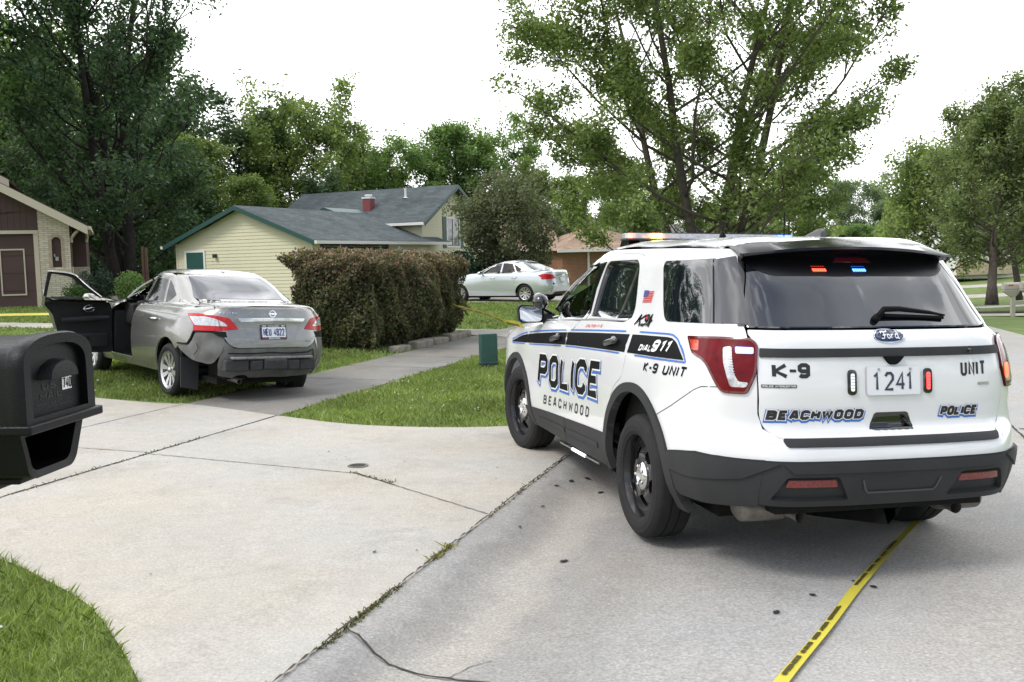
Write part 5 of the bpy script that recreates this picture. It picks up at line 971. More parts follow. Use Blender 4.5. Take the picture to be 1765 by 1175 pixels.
island = far_edge[10:] + [(0,6.5)] + [(.0,13.9),(1,14.5),(2.2,14.8),(3.46,14.85),(3.46,5.22)]
blades('grass', [near_edge[:-8] + [(9,-4),(-.0,-4)]], [], 5200, .055, .0028, GRASS, 1, fall=lambda P: np.where(P[:,1] > -2.6, 1, .4)*np.where(P[:,0] < 5, 1, .25))
blades('grass', [[(.02,6.4)] + [p for p in far_edge[::-1] if p[0] < 3.46] + [(3.46,5.2),(3.46,14.85),(2.2,14.75),(1,14.45),(.02,13.8)]], [], 1500, .055, .005, GRASS, 2)
blades('grass', [[(5.0,5.70),(6.1,5.62),(12,5.66),(12,11),(5.0,11)]], [], 1500, .06, .005, GRASS, 3)
blades('grass', [[(5.0,11),(12,11),(30,11),(30,15.6),(5.0,15.5)], [(5.0,17.1),(30,17.3),(30,29.3),(5.0,29.1)], [(.05,18.5),(3.44,17.1),(3.44,29),(.05,29)], [(12,5.7),(30,5.8),(30,11),(12,11)]], [], 190, .075, .014, GRASS2, 4)
def flecks(name, polys, n, m, seed, r=.010, hz=.05):
    rg = random.Random(seed); mb = MB(); A = [p for q in polys for p in q]; k = 0
    while k < n:
        s, t = rg.uniform(min(p[0] for p in A), max(p[0] for p in A)), rg.uniform(min(p[1] for p in A), max(p[1] for p in A))
        if not any(inside((s, t), q) for q in polys): continue
        if math.sin(s*2.3+1)*math.sin(t*1.9) < rg.uniform(-.6,.5): continue
        x, y = xy(s, t); rr = r*rg.uniform(.7,1.3); z = hst(s, t)+hz*rg.uniform(.8,1.3); k += 1
        mb.add([(x+rr*a, y+rr*b, z+rr*c) for a, b, c in ((1,0,0),(-1,0,0),(0,1,0),(0,-1,0),(0,0,1),(0,0,-1))], [(0,2,4),(2,1,4),(1,3,4),(3,0,4),(2,0,5),(1,2,5),(3,1,5),(0,3,5)])
    return tag(mb.build(name, m), kind='stuff')
CLOV = mat('clover_white', (.62,.62,.55), .8)
flecks('clover_flowers', [[(.3,6.2),(3.4,5.4),(3.4,9.5),(.3,9)]], 80, CLOV, 5, .008); flecks('clover_flowers', [[(5.05,5.75),(8,5.7),(8,8.5),(5.05,8.5)]], 80, CLOV, 6, .009); flecks('clover_flowers', [[(1.2,-.6),(3,.2),(4,.3),(4,-1.2)]], 14, CLOV, 7, .008)
# weeds growing in the joints
def weeds(name, pts, n, m, seed, spread=.03, h=.045, w=.004):
    rg = random.Random(seed); V = []; P = dens(pts, .01, False)
    for i in range(n):
        c = P[int(rg.random()**1.0*(len(P)-1))]
        s, t = c[0]+rg.gauss(0, spread), c[1]+rg.gauss(0, spread); x, y = xy(s, t); z = hst(s, t)+.012+(gprof(s)-.01 if s < 0 else 0)
        a = rg.uniform(0, 6.28); hh = h*rg.uniform(.2,1); lx, ly = rg.gauss(0, hh*.8), rg.gauss(0, hh*.8); ww = w*rg.uniform(.6,1.8)
        V += [(x-math.cos(a)*ww, y-math.sin(a)*ww, z), (x+math.cos(a)*ww, y+math.sin(a)*ww, z), (x+lx+math.cos(a)*ww*.7, y+ly+math.sin(a)*ww*.7, z+hh*.8), (x+lx*1.3, y+ly*1.3, z+hh), (x+lx-math.cos(a)*ww*.7, y+ly-math.sin(a)*ww*.7, z+hh*.8)]
    return tag(fastmesh(name, np.array(V), np.arange(len(V)).reshape(-1, 5), 5, m), kind='stuff')
WEED = leafmat('weed_leaf', (.10,.13,.03), .4, .3, (.22,.19,.06))
weeds('weeds', [(.01,-1.4),(.01,-.62)], 170, WEED, 1, .013, .025); weeds('weeds', [(.0,-.25),(.01,.62)], 240, WEED, 2, .012, .022); weeds('weeds', [(.01,1.0),(.01,1.35)], 110, leafmat('weed_yellow', (.2,.19,.04), .3, .3), 3, .015, .03); weeds('weeds', [(.01,2.0),(.01,5.5)], 140, WEED, 4, .012, .022)
weeds('weeds', [(3.48,1.6),(3.48,3.9)], 170, WEED, 5, .012, .02); weeds('weeds', [(1.0,2.7),(1.5,2.93)], 60, WEED, 6, .015, .02)
# ------------------------------------------------------------------ trees
BARK = mat('bark_grey_brown', (.085,.072,.058), .9, noise=(7,.4), bump=(18,.6)); BARKD = mat('bark_dark', (.035,.030,.026), .95, noise=(6,.4), bump=(14,.6))
def limb_pts(rg, p0, d, L, n=6, up=.12, wob=.12):
    P = [np.array(p0, float)]; d = np.array(d, float); d /= np.linalg.norm(d)
    for i in range(n):
        d = d + np.array([rg.normal(0, wob), rg.normal(0, wob), rg.normal(0, wob*.5)+up]); d /= np.linalg.norm(d); P.append(P[-1]+d*L/n)
    return P
def grow(seed, H, rad, base, stems=1, splay=.25, r0=.2, limbs=26, subs=6, prof=None, leaves=20000, leaf=.1, clump=.32, droop=0., wob=.12, trunk_lean=(0,0), gaps=0., up=.12, low=.0, clumpy=1.6):
    """returns limb tubes and leaf triangles about the origin. prof(u): crown radius factor at crown height u 0..1"""
    rg = np.random.default_rng(seed); prof = prof or (lambda u: math.sin(math.pi*min(max(u*.85+.12, 0), 1))**.6); mb = MB(); twigs = []
    for k in range(stems):
        a = 2*math.pi*k/stems+rg.uniform(-.5,.5); sp = splay*rg.uniform(.5,1.2) if stems > 1 else 0
        d = np.array([math.cos(a)*sp+trunk_lean[0], math.sin(a)*sp+trunk_lean[1], 1.]); hh = H*rg.uniform(.86,1.0) if k else H*.98
        off = np.array([math.cos(a), math.sin(a), 0])*r0*(.6 if stems > 1 else 0)
        P = limb_pts(rg, off, d, hh/max(.7, d[2]/np.linalg.norm(d)), 9, .05, wob*.55); rs = [r0*(1-.9*(i/9)**.9)+.012 for i in range(10)]
        if stems == 1: rs[0] *= 1.35
        mb.tube(P, rs, 8); n = max(4, int(limbs/stems))
        for j in range(n):
            u = (j+rg.random())/n; h = base+(H-base)*(low+(1-low)*u)*.97; f = np.interp(h, [q[2] for q in P], np.arange(10)); i = min(int(f), 8); p = P[i]+(P[i+1]-P[i])*(f-i)
            cu = (h-base)/(H-base); az = j*2.399+k*1.3+rg.uniform(-.4,.4); L = rad*prof(cu)*rg.uniform(.72,1.12)
            L = max(.5, L-np.hypot(*(p[:2]))*.6*(1 if math.cos(az)*p[0]+math.sin(az)*p[1] > 0 else -.6))
            el = (.25+.75*cu)-droop; q = limb_pts(rg, p, (math.cos(az), math.sin(az), el), L, 6, up*(1 if droop == 0 else .4), wob); r1 = max(.012, rs[i]*.34*min(1, L/rad+.2))
            mb.tube(q, [r1*(1-.85*(m/6))+.006 for m in range(7)], 5)
            for m in range(subs):
                w = .25+.75*(m+rg.random())/subs; f2 = w*6; i2 = min(int(f2), 5); pp = q[i2]+(q[i2+1]-q[i2])*(f2-i2); dd = q[i2+1]-q[i2]; dd = dd/np.linalg.norm(dd)+np.array([rg.normal(0,.7), rg.normal(0,.7), rg.normal(.1,.45)])
                L2 = L*rg.uniform(.22,.42)*(1.15-.5*w); t = limb_pts(rg, pp, dd, L2, 3, .06-droop*.2, wob); mb.tube(t, [.016*r1/.05+.006]*2+[.006,.004], 4, caps=False); twigs += [(t[1], t[2]), (t[2], t[3])]
            twigs += [(q[4], q[5]), (q[5], q[6])]
    tw = np.array([(a, b) for a, b in twigs]); n = len(tw)
    if gaps: keep = rg.random(n) > gaps; tw = tw[keep]; n = len(tw)
    wt = rg.gamma(clumpy, 1, n); idx = rg.choice(n, leaves, p=wt/wt.sum()); f = rg.random((leaves, 1)); c = tw[idx, 0]*(1-f)+tw[idx, 1]*f
    c = c + np.clip(rg.normal(0, clump, (leaves, 3)), -1.8*clump, 1.8*clump)*np.array([1, 1, .75]); c[:, 2] = np.maximum(c[:, 2], .15)
    nr = rg.normal(0, 1, (leaves, 3)); nr[:, 2] = np.abs(nr[:, 2])+.3; nr /= np.linalg.norm(nr, axis=1, keepdims=True); t = np.cross(nr, rg.normal(0, 1, (leaves, 3))); t /= np.linalg.norm(t, axis=1, keepdims=True); b = np.cross(nr, t); s = leaf*rg.uniform(.6, 1.3, (leaves, 1))
    V = np.stack([c-t*s*.55, c+b*s*.30, c+t*s*.6-nr*s*.12, c-b*s*.30], 1); return mb, V.reshape(-1, 3), np.arange(leaves*4).reshape(-1, 4)
def tree(name, label, x, y, m, bark=BARK, group=None, rot=0, z=None, leafname='crown', **kw):
    root = thing(name, label, 'tree', (x, y, (hxy(x, y) if z is None else z)-.05), rot, group)
    mb, V, F = grow(**kw); mb.build('trunk', bark, root, smooth=True); fastmesh(leafname, V, F, 4, m, root); return root
def clone(root, x, y, label, rot=0, sc=1., z=None, group=None, m=None):
    r = root.copy(); COL.objects.link(r); r.location = (x, y, (hxy(x, y) if z is None else z)-.05); r.rotation_euler = (0, 0, rot); r.scale = (sc,)*3 if not isinstance(sc, tuple) else sc; r['label'] = label
    if group: r['group'] = group
    for ch in list(root.children):
        c = ch.copy(); COL.objects.link(c); c.parent = r
        if m and ch.name.startswith('crown'): c.data = c.data.copy(); c.data.materials[0] = m
        for g in ch.children:
            d = g.copy(); COL.objects.link(d); d.parent = c
    return r
def at(px, d): return ((px-882.5)/1700.8*d, d)
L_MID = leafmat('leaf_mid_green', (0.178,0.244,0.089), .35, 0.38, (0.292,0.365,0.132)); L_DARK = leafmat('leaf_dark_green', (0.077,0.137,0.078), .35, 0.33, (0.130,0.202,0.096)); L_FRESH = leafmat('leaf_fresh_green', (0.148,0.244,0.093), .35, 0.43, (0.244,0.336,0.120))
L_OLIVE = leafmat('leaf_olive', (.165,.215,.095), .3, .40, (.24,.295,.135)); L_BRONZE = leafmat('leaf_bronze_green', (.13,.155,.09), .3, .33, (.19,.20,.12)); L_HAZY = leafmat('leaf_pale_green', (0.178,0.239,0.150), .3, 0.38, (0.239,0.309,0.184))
# the big tree behind the police vehicle
x, y = at(1215, 28); BIG = tree('street_tree', 'big open many-stemmed tree rising behind the police SUV roof', x, y, L_MID, seed=11, H=13.2, rad=6.4, base=1.5, stems=5, splay=.27, r0=.17, limbs=84, subs=9, leaves=230000, leaf=.109, clump=.22, clumpy=.75, prof=lambda u: .62+.55*math.sin(math.pi*min(1,u*.9+.1)), z=-.9, gaps=.12, up=.10)
# dark maple between the two houses
x, y = at(218, 46); tree('maple_tree', 'tall dark maple with forked trunk behind the brown house', x, y, L_DARK, BARKD, seed=21, H=19, rad=6.8, base=1.0, stems=3, splay=.16, r0=.30, limbs=84, subs=7, leaves=60000, leaf=.21, clump=.36, clumpy=.7, prof=lambda u: .55+.5*math.sin(math.pi*min(1,u*.8+.12)), gaps=.2)
x, y = at(-70, 40); tree('maple_tree', 'lighter green tree at the left edge above the brown roof', x, y, L_FRESH, seed=23, H=17, rad=4.6, base=5, stems=2, splay=.12, r0=.22, limbs=44, subs=6, leaves=26000, leaf=.2, clump=.4, gaps=.1)
# right-hand street trees
x, y = at(1712, 42); tree('street_tree', 'round low-branched tree in mulch at the right near the pale mailbox', x, y, L_OLIVE, seed=31, H=8.0, rad=3.0, base=1.5, stems=1, r0=.21, limbs=50, subs=7, leaves=42000, leaf=.14, clump=.24, clumpy=.7, prof=lambda u: .75+.35*math.sin(math.pi*min(1,u+.12)) if u < .6 else 1.05-.9*(u-.6)/.4*.75, z=-.72, gaps=.1)
x, y = at(1757, 46); tree('street_tree', 'farther small street tree at the right edge of the lawns', x, y, L_OLIVE, seed=33, H=8.5, rad=3.2, base=1.6, stems=1, r0=.16, limbs=36, subs=6, leaves=18000, leaf=.16, clump=.3, z=-.75)
x, y = at(1615, 52); tree('street_tree', 'mid-distance shade tree right of the SUV spoiler', x, y, L_MID, seed=35, H=6.6, rad=3.6, base=.8, stems=2, splay=.15, r0=.17, limbs=40, subs=6, leaves=20000, leaf=.19, clump=.36, z=-.6)
# the purple-leaved ornamental in front of the far house
x, y = at(884, 41.5); tree('plum_tree', 'bronze-leaved ornamental tree behind the silver sedan', x, y, L_BRONZE, BARKD, seed=41, H=3.0, rad=2.6, base=.8, stems=4, splay=.45, r0=.09, limbs=44, subs=7, leaves=22000, leaf=.13, clump=.2, prof=lambda u: .8+.4*math.sin(math.pi*u) if u < .7 else 1.1-1.3*(u-.7), gaps=.1)
# woods: a few grown kinds, then copies of them, each its own tree
def wood_kind(seed, **kw):
    r = thing('woodland_tree', '', 'tree'); mb, V, F = grow(seed, **kw); mb.build('trunk', BARKD, r, smooth=True); fastmesh('crown', V, F, 4, L_MID, r); return r
KA = wood_kind(51, H=12, rad=4.3, base=1.6, stems=2, splay=.12, r0=.2, limbs=44, subs=6, leaves=20000, leaf=.25, clump=.40, clumpy=.8)
KB = wood_kind(52, H=12, rad=3.6, base=1.0, stems=1, r0=.2, limbs=44, subs=6, leaves=15000, leaf=.27, clump=.40, prof=lambda u: .9*(1-u*.55)+.1)
KC = wood_kind(53, H=12, rad=5.0, base=2.2, stems=3, splay=.2, r0=.18, limbs=48, subs=6, leaves=20000, leaf=.27, clump=.42, clumpy=.8, gaps=.15)
def wood(kind, px, d, top_py, label, m, sc_xy=1., z=None, grp='trees of the background woods'):
    x, y = at(px, d); zz = hxy(x, y)*.6 if z is None else z; hor = 449-.026*(px-882.5); topz = 1.65+(hor-top_py)/1700.8*d; s = max(.35, (topz-zz)/13.5)
    return clone(kind, x, y, label, px*.37 % 6.28, (s*sc_xy, s*sc_xy, s), zz, grp, m)
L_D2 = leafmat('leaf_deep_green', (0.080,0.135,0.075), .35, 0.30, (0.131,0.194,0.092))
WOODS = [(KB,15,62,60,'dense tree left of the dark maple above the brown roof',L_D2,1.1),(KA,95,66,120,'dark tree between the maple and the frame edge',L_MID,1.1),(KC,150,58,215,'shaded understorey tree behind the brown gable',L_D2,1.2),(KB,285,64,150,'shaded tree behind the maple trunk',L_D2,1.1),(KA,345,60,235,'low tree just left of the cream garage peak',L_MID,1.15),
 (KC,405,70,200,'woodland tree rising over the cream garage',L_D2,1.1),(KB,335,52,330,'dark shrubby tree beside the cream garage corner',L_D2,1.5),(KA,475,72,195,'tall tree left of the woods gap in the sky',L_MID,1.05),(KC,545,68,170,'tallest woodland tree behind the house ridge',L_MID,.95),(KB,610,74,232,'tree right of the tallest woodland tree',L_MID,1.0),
 (KA,660,80,262,'small-looking tree where the sky dips lowest',L_MID,1.2),(KC,715,76,240,'green tree left of the twin crowns',L_FRESH,1.0),(KA,795,78,212,'left twin crown above the house ridge',L_FRESH,1.0),(KC,865,80,226,'right twin crown above the house ridge',L_FRESH,.95),(KB,925,76,285,'tree sloping down toward the tan roof',L_MID,1.2),
 (KA,985,84,300,'green tree above the tan roofed house',L_MID,1.2),(KB,1050,88,338,'distant tree above the grey roofs',L_MID,1.5),(KC,1100,70,335,'bright young tree left of the big street tree',L_FRESH,1.1),(KA,1165,90,318,'background tree seen through the big tree',L_MID,1.2),(KB,1250,84,322,'background tree right of the forked trunk',L_OLIVE,1.4),
 (KC,1330,72,332,'olive tree low behind the light bar',L_OLIVE,1.2),(KA,1400,95,335,'shaded tree right of the big crown',L_MID,1.1),(KB,1385,120,350,'dark conifer-like tree on the far hill',L_D2,.7),(KA,1450,130,308,'pale hazy tree on the far hill, left one',L_HAZY,1.0),(KC,1495,135,312,'pale hazy tree on the far hill, middle one',L_HAZY,1.0),
 (KA,1530,120,345,'pale hazy tree on the far hill, right one',L_HAZY,1.3),(KC,1570,100,350,'green tree left of the white house',L_MID,1.1),(KB,1690,110,330,'tree behind the white house',L_MID,1.4),(KA,1775,72,215,'tall tree at the top right corner',L_FRESH,.8),
 (KC,-60,70,40,'tree beyond the left frame edge behind the brown house',L_MID,1.2),(KA,230,76,90,'tall tree behind the dark maple crown',L_D2,1.1),(KA,440,56,300,'bushy tree right above the garage peak',L_MID,1.1),(KC,50,54,240,'understorey tree over the brown roof edge',L_D2,1.3),(KB,560,62,300,'low tree behind the house ridge middle',L_D2,1.4),(KA,1480,90,395,'low bright tree behind the SUV tail',L_FRESH,1.5)]
WOODS += [(KA,-420,44,-250,'tall tree beyond the left of the frame, mirrored in the SUV windows',L_DARK,.9),(KC,-640,40,-330,'far left tree beyond the frame, mirrored in the SUV windows',L_DARK,.8),(KB,-950,36,-200,'leftmost tree well beyond the frame',L_DARK,1.0)]
for k, px, d, top, lab, m, w in WOODS: wood(k, px, d, top, lab, m, w)
for k in (KA, KB, KC):
    for c in list(k.children): bpy.data.objects.remove(c)
    bpy.data.objects.remove(k)
# ------------------------------------------------------------------ houses
def shingle(name, col):
    m = mat(name, col, .92, spec=.15); nt = m.node_tree; b = nt.nodes['Principled BSDF']; L = nt.links.new; tc = nt.nodes.new('ShaderNodeTexCoord')
    br = nt.nodes.new('ShaderNodeTexBrick'); br.inputs['Scale'].default_value = 1; br.inputs['Brick Width'].default_value = .33; br.inputs['Row Height'].default_value = .14; br.inputs['Mortar Size'].default_value = .006
    br.inputs['Color1'].default_value = (*[c*.82 for c in col], 1); br.inputs['Color2'].default_value = (*[c*1.18 for c in col], 1); br.inputs['Mortar'].default_value = (*[c*.5 for c in col], 1)
    n = nt.nodes.new('ShaderNodeTexNoise'); n.inputs['Scale'].default_value = 1.1; n.inputs['Detail'].default_value = 5; L(tc.outputs['Object'], n.inputs['Vector']); r = nt.nodes.new('ShaderNodeMapRange'); r.inputs[1].default_value = .3; r.inputs[2].default_value = .7; r.inputs[3].default_value = .8; r.inputs[4].default_value = 1.2; L(n.outputs[0], r.inputs[0])
    L(tc.outputs['UV'], br.inputs['Vector']); s = nt.nodes.new('ShaderNodeVectorMath'); s.operation = 'SCALE'; L(br.outputs['Color'], s.inputs[0]); L(r.outputs[0], s.inputs['Scale']); L(s.outputs[0], b.inputs['Base Color']); return m
def brickmat(name, c1, c2, mor, bw=.21, rh=.075):
    m = mat(name, c1, .9, spec=.2); nt = m.node_tree; b = nt.nodes['Principled BSDF']; L = nt.links.new; tc = nt.nodes.new('ShaderNodeTexCoord'); br = nt.nodes.new('ShaderNodeTexBrick'); br.inputs['Scale'].default_value = 1
    br.inputs['Brick Width'].default_value = bw; br.inputs['Row Height'].default_value = rh; br.inputs['Mortar Size'].default_value = .009; br.inputs['Bias'].default_value = -.1
    br.inputs['Color1'].default_value = (*c1, 1); br.inputs['Color2'].default_value = (*c2, 1); br.inputs['Mortar'].default_value = (*mor, 1); L(tc.outputs['UV'], br.inputs['Vector']); L(br.outputs['Color'], b.inputs['Base Color'])
    bp = nt.nodes.new('ShaderNodeBump'); bp.inputs['Strength'].default_value = .6; bp.inputs['Distance'].default_value = .01; iv = nt.nodes.new('ShaderNodeMath'); iv.operation = 'SUBTRACT'; iv.inputs[0].default_value = 1; L(br.outputs['Fac'], iv.inputs[1]); L(iv.outputs[0], bp.inputs['Height']); L(bp.outputs[0], b.inputs['Normal']); return m
def uvplanar(o, e=None):
    """metres along the face's horizontal and up-slope directions as UVs"""
    me = o.data; uv = me.uv_layers.new(name='UVMap'); 
    for p in me.polygons:
        n = p.normal; h = Vector((-n.y, n.x, 0)); h = h.normalized() if h.length > 1e-4 else Vector((1,0,0)); u = n.cross(h)
        for li in p.loop_indices: co = me.vertices[me.loops[li].vertex_index].co; uv.data[li].uv = (co.dot(h), co.dot(u))
    return o
class Frame:
    """house axes: a along e1, b along e2, z up"""
    def __init__(s, x, y, z, ang): s.o = Vector((x, y, z)); s.e1 = Vector((math.cos(ang), math.sin(ang), 0)); s.e2 = Vector((-math.sin(ang), math.cos(ang), 0))
    def M(s): return Matrix(((s.e1.x, s.e2.x, 0, s.o.x), (s.e1.y, s.e2.y, 0, s.o.y), (0, 0, 1, s.o.z), (0, 0, 0, 1)))
def slab(mb, p, t):
    """roof slab from 4 corner points, thickness t downwards"""
    P = [Vector(q) for q in p]; n = (P[1]-P[0]).cross(P[3]-P[0]).normalized(); n = n if n.z > 0 else -n; Q = [q-n*t for q in P]; m = len(P)
    f = [tuple(range(m)), tuple(range(m, 2*m))[::-1]] + [(i, m+i, m+(i+1) % m, (i+1) % m) for i in range(m)]
    if (P[1]-P[0]).cross(P[2]-P[0]).z < 0: f = [t_[::-1] for t_ in f]
    mb.add(P+Q, f)
def clap(mb, p0, p1, out, z0, ztop, course=.13, lip=.017):
    """lapped boards between p0 and p1 (2-D), each tilted; ztop(u) gives the wall's top at u 0..1"""
    p0, p1, out = Vector(p0), Vector(p1), Vector(out).normalized(); z = z0; N = 60; us = [i/N for i in range(N+1)]; zt = [ztop(u) for u in us]; top = max(zt)
    while z < top-.01:
        zz = min(z+course, top); a = [u for u, t in zip(us, zt) if t >= zz-1e-6]; a2 = [u for u, t in zip(us, zt) if t >= z-1e-6]
        if len(a2) > 1:
            lo, hi = min(a2), max(a2); lo2, hi2 = (min(a), max(a)) if len(a) > 1 else ((lo+hi)/2-.002, (lo+hi)/2+.002)
            g = lambda u, o_: Vector((*(p0.lerp(p1, u)+out*o_), 0))
            A, Bq, Cq, Dq = g(lo, lip), g(hi, lip), g(hi2, 0), g(lo2, 0); A.z = Bq.z = z; Cq.z = Dq.z = zz; E_, F_ = g(lo, 0), g(hi, 0); E_.z = F_.z = z
            mb.add([A, Bq, Cq, Dq, E_, F_], [(0,1,2,3), (4,5,1,0)])
        z = zz
SHG = shingle('shingle_slate_green', (.088,.105,.11)); SHB = shingle('shingle_brown', (.115,.085,.075)); SHT = shingle('shingle_tan', (.29,.205,.15)); SHX = shingle('shingle_grey', (.16,.155,.16))
CREAM = mat('cream_siding', (.63,.60,.43), .6, noise=(.7,.05)); CREAMS = mat('cream_trim', (.60,.57,.43), .55); GREEN = mat('dark_green_trim', (.016,.066,.058), .5); GUT = mat('white_gutter', (.72,.72,.70), .4); DGREEN = mat('green_door', (.02,.085,.07), .45, noise=(3,.1))
PANE = mat('window_pane', (.02,.025,.03), .04, spec=.8); WFR = mat('white_frame', (.75,.75,.73), .5); DARKD = mat('dark_garage_door', (.02,.03,.028), .5)
def cream_house():
    fr = Frame(-7.165, 36, .27, math.atan2(.906, .423)); root = thing('cream_house', 'cream clapboard house with green trim, slate roof and garage wing behind the hedge', 'house'); root.matrix_world = fr.M()
    # a runs right and back along the garage eave, b runs left along the gable
    Wg, Lg, ze, zr = 6.43, 8.3, 2.36, 3.62
    w = MB(); clap(w, (0,0), (0,Wg), (-1,0), -.3, lambda u: ze+(zr-ze)*(1-abs(2*u-1)))
    clap(w, (0,0), (Lg,0), (0,-1), -.3, lambda u: ze); clap(w, (0,Wg), (Lg,Wg), (0,1), -.3, lambda u: ze)
    U0, U1, ua, um = 8.3, 14.0, .2, 8.05; zu, zp = 3.28, 4.86       # upper block: a U0..U1, b ua..ua+um
    ax = (U0+U1)/2
    clap(w, (U0,ua), (U1,ua), (0,-1), -.3, lambda u: zu+(zp-zu)*(1-abs(2*u-1))); clap(w, (U0,ua), (U0,ua+um), (-1,0), -.3, lambda u: zu); clap(w, (U0,ua+um), (U1,ua+um), (0,1), -.3, lambda u: zu+(zp-zu)*(1-abs(2*u-1))); clap(w, (U1,ua), (U1,ua+um), (1,0), -.3, lambda u: zu)
    w.build('siding', CREAM, root)
    for a, b in ((-.03,-.03),(-.03,Wg-.05),(U0-.03,ua-.03)): c = MB(); c.box(a, a+.08, b, b+.08, -.3, ze if a < 1 else zu); c.build('corner_board', CREAMS, root)
    r = MB(); ov = .35; sl = (zr-ze)/(Wg/2)
    slab(r, [(-ov,-ov,ze-sl*ov+.08), (Lg+1.6,-ov,ze-sl*ov+.08), (Lg+.3,Wg/2,zr+.08), (-ov,Wg/2,zr+.08)], .06); slab(r, [(-ov,Wg+ov,ze-sl*ov+.08), (-ov,Wg/2,zr+.08), (Lg+.3,Wg/2,zr+.08), (Lg+.3,Wg+ov,ze-sl*ov+.08)], .06)
    su = (zp-zu)/((U1-U0)/2)
    slab(r, [(U0-ov,ua-ov,zu-su*ov+.08), (ax,ua-ov,zp+.08), (ax,ua+um+ov,zp+.08), (U0-ov,ua+um+ov,zu-su*ov+.08)], .06); slab(r, [(U1+ov,ua-ov,zu-su*ov+.08), (U1+ov,ua+um+ov,zu-su*ov+.08), (ax,ua+um+ov,zp+.08), (ax,ua-ov,zp+.08)], .06)
    rf = uvplanar(r.build('roof', SHG, root))
    def rake(a, b0, z0, b1, z1, h=.17, t=.035): f = MB(); f.add([(a,b0,z0),(a,b1,z1),(a,b1,z1-h),(a,b0,z0-h),(a-t,b0,z0),(a-t,b1,z1),(a-t,b1,z1-h),(a-t,b0,z0-h)], [(4,5,6,7),(0,3,2,1),(0,1,5,4),(2,3,7,6),(1,2,6,5),(3,0,4,7)]); f.build('fascia', GREEN, root)
    rake(-ov-.003, -ov, ze-sl*ov+.07, Wg/2, zr+.07); rake(-ov-.003, Wg+ov, ze-sl*ov+.07, Wg/2, zr+.07)
    def rake2(b, a0, z0, a1, z1, h=.17, t=.035): f = MB(); f.add([(a0,b,z0),(a1,b,z1),(a1,b,z1-h),(a0,b,z0-h),(a0,b-t,z0),(a1,b-t,z1),(a1,b-t,z1-h),(a0,b-t,z0-h)], [(0,1,2,3),(4,7,6,5),(0,4,5,1),(2,6,7,3),(1,5,6,2),(3,7,4,0)]); f.build('fascia', GREEN, root)
    rake2(ua-ov-.003, U0-ov, zu-su*ov+.07, ax, zp+.07); rake2(ua-ov-.003, U1+ov, zu-su*ov+.07, ax, zp+.07)
    so = MB(); so.box(-ov,0,-ov,.02,ze-.13,ze-.11); so.box(0,Lg+1.2,-ov,0,ze-.13,ze-.11); so.build('soffit', CREAMS, root)
    g = MB(); g.box(-ov, Lg+1.55, -ov-.11, -ov, ze-sl*ov-.06, ze-sl*ov+.06); g.box(U0-ov-.11, U0-ov, ua-ov, ua+um, zu-su*ov-.06, zu-su*ov+.06); g.box(-ov-.05,-ov+.1,Wg+ov,Wg+ov+.1,ze-sl*ov-.06,ze-sl*ov+.05)
    g.tube([(5.4,-ov-.05,ze-.28),(5.4,-ov+.05,ze-.42),(5.4,-.06,ze-.6),(5.4,-.06,0)], .04, 6); g.build('gutter', GUT, root)
    # plain green door in the gable, lamp beside it
    d = MB(); d.box(-.035,-.005,Wg-1.35,Wg-.50,0,2.0); dd = d.build('side_door', DGREEN, root); fm = MB(); fm.box(-.05,-.002,Wg-.50,Wg-.42,0,2.08); fm.box(-.05,-.002,Wg-1.43,Wg-1.35,0,2.08); fm.box(-.05,-.002,Wg-1.35,Wg-.5,2.0,2.08); fm.build('door_frame', WFR, dd)
    l = MB(); l.box(-.16,-.02,Wg-2.0,Wg-1.9,1.78,1.92); l.build('wall_lamp', mat('lamp_dark', (.03,.03,.03), .5), root)
    # garage door under the eave, lamp over it, windows and entrance
    gd = MB()
    for k in range(4): gd.box(.6,5.0,-.03,-.01,.02+.52*k,.52+.52*k)
    gg = gd.build('garage_door', DARKD, root); fm = MB(); fm.box(.48,.6,-.06,-.002,0,2.18); fm.box(5.0,5.12,-.06,-.002,0,2.18); fm.box(.6,5.0,-.06,-.002,2.1,2.2); fm.build('door_frame', mat('black_frame', (.015,.018,.017), .5), gg)
    l = MB(); l.lathe([(0,.1),(.07,.08),(.09,-.08),(0,-.09)], 10, Matrix.Translation((2.6,-.14,2.26))); l.build('wall_lamp', mat('lamp_black', (.012,.012,.012), .4), root)
    def win(a0, a1, z0, z1, b, par, n=2, shut=False, axis=0):
        m = MB(); P = lambda a, o_, z: (a, b-o_, z) if axis == 0 else (b-o_, a, z)
        def bx(mm, x0, x1, o0, o1, zz0, zz1):
            p, q = P(x0, o0, zz0), P(x1, o1, zz1); mm.box(min(p[0],q[0]),max(p[0],q[0]),min(p[1],q[1]),max(p[1],q[1]),zz0,zz1)
        t = .07
        for x0, x1, zz0, zz1 in ((a0,a1,z0,z0+t),(a0,a1,z1-t,z1),(a0,a0+t,z0+t,z1-t),(a1-t,a1,z0+t,z1-t)): bx(m, x0, x1, 0.002, .05, zz0, zz1)
        for k in range(1, n): x = a0+(a1-a0)*k/n; bx(m, x-.025, x+.025, .002, .045, z0+t, z1-t)
        o = m.build('window', WFR, par); gp = MB(); bx(gp, a0+t, a1-t, .006, .018, z0+t, z1-t); gp.build('pane', PANE, o)
        if shut:
            for x in (a0-.33, a1+.03): s_ = MB(); bx(s_, x, x+.30, .004, .04, z0-.02, z1+.02); s_.build('shutter', GREEN, par)
    win(6.0,7.2,.9,2.05,0,root,4); 
    e = MB(); e.box(7.45,8.25,-.04,-.004,.0,2.05); ed = e.build('entrance_door', WFR, root); e = MB(); e.box(7.57,7.80,-.052,-.042,.9,1.85); e.box(7.9,8.13,-.052,-.042,.9,1.85); e.build('door_glass', PANE, ed)
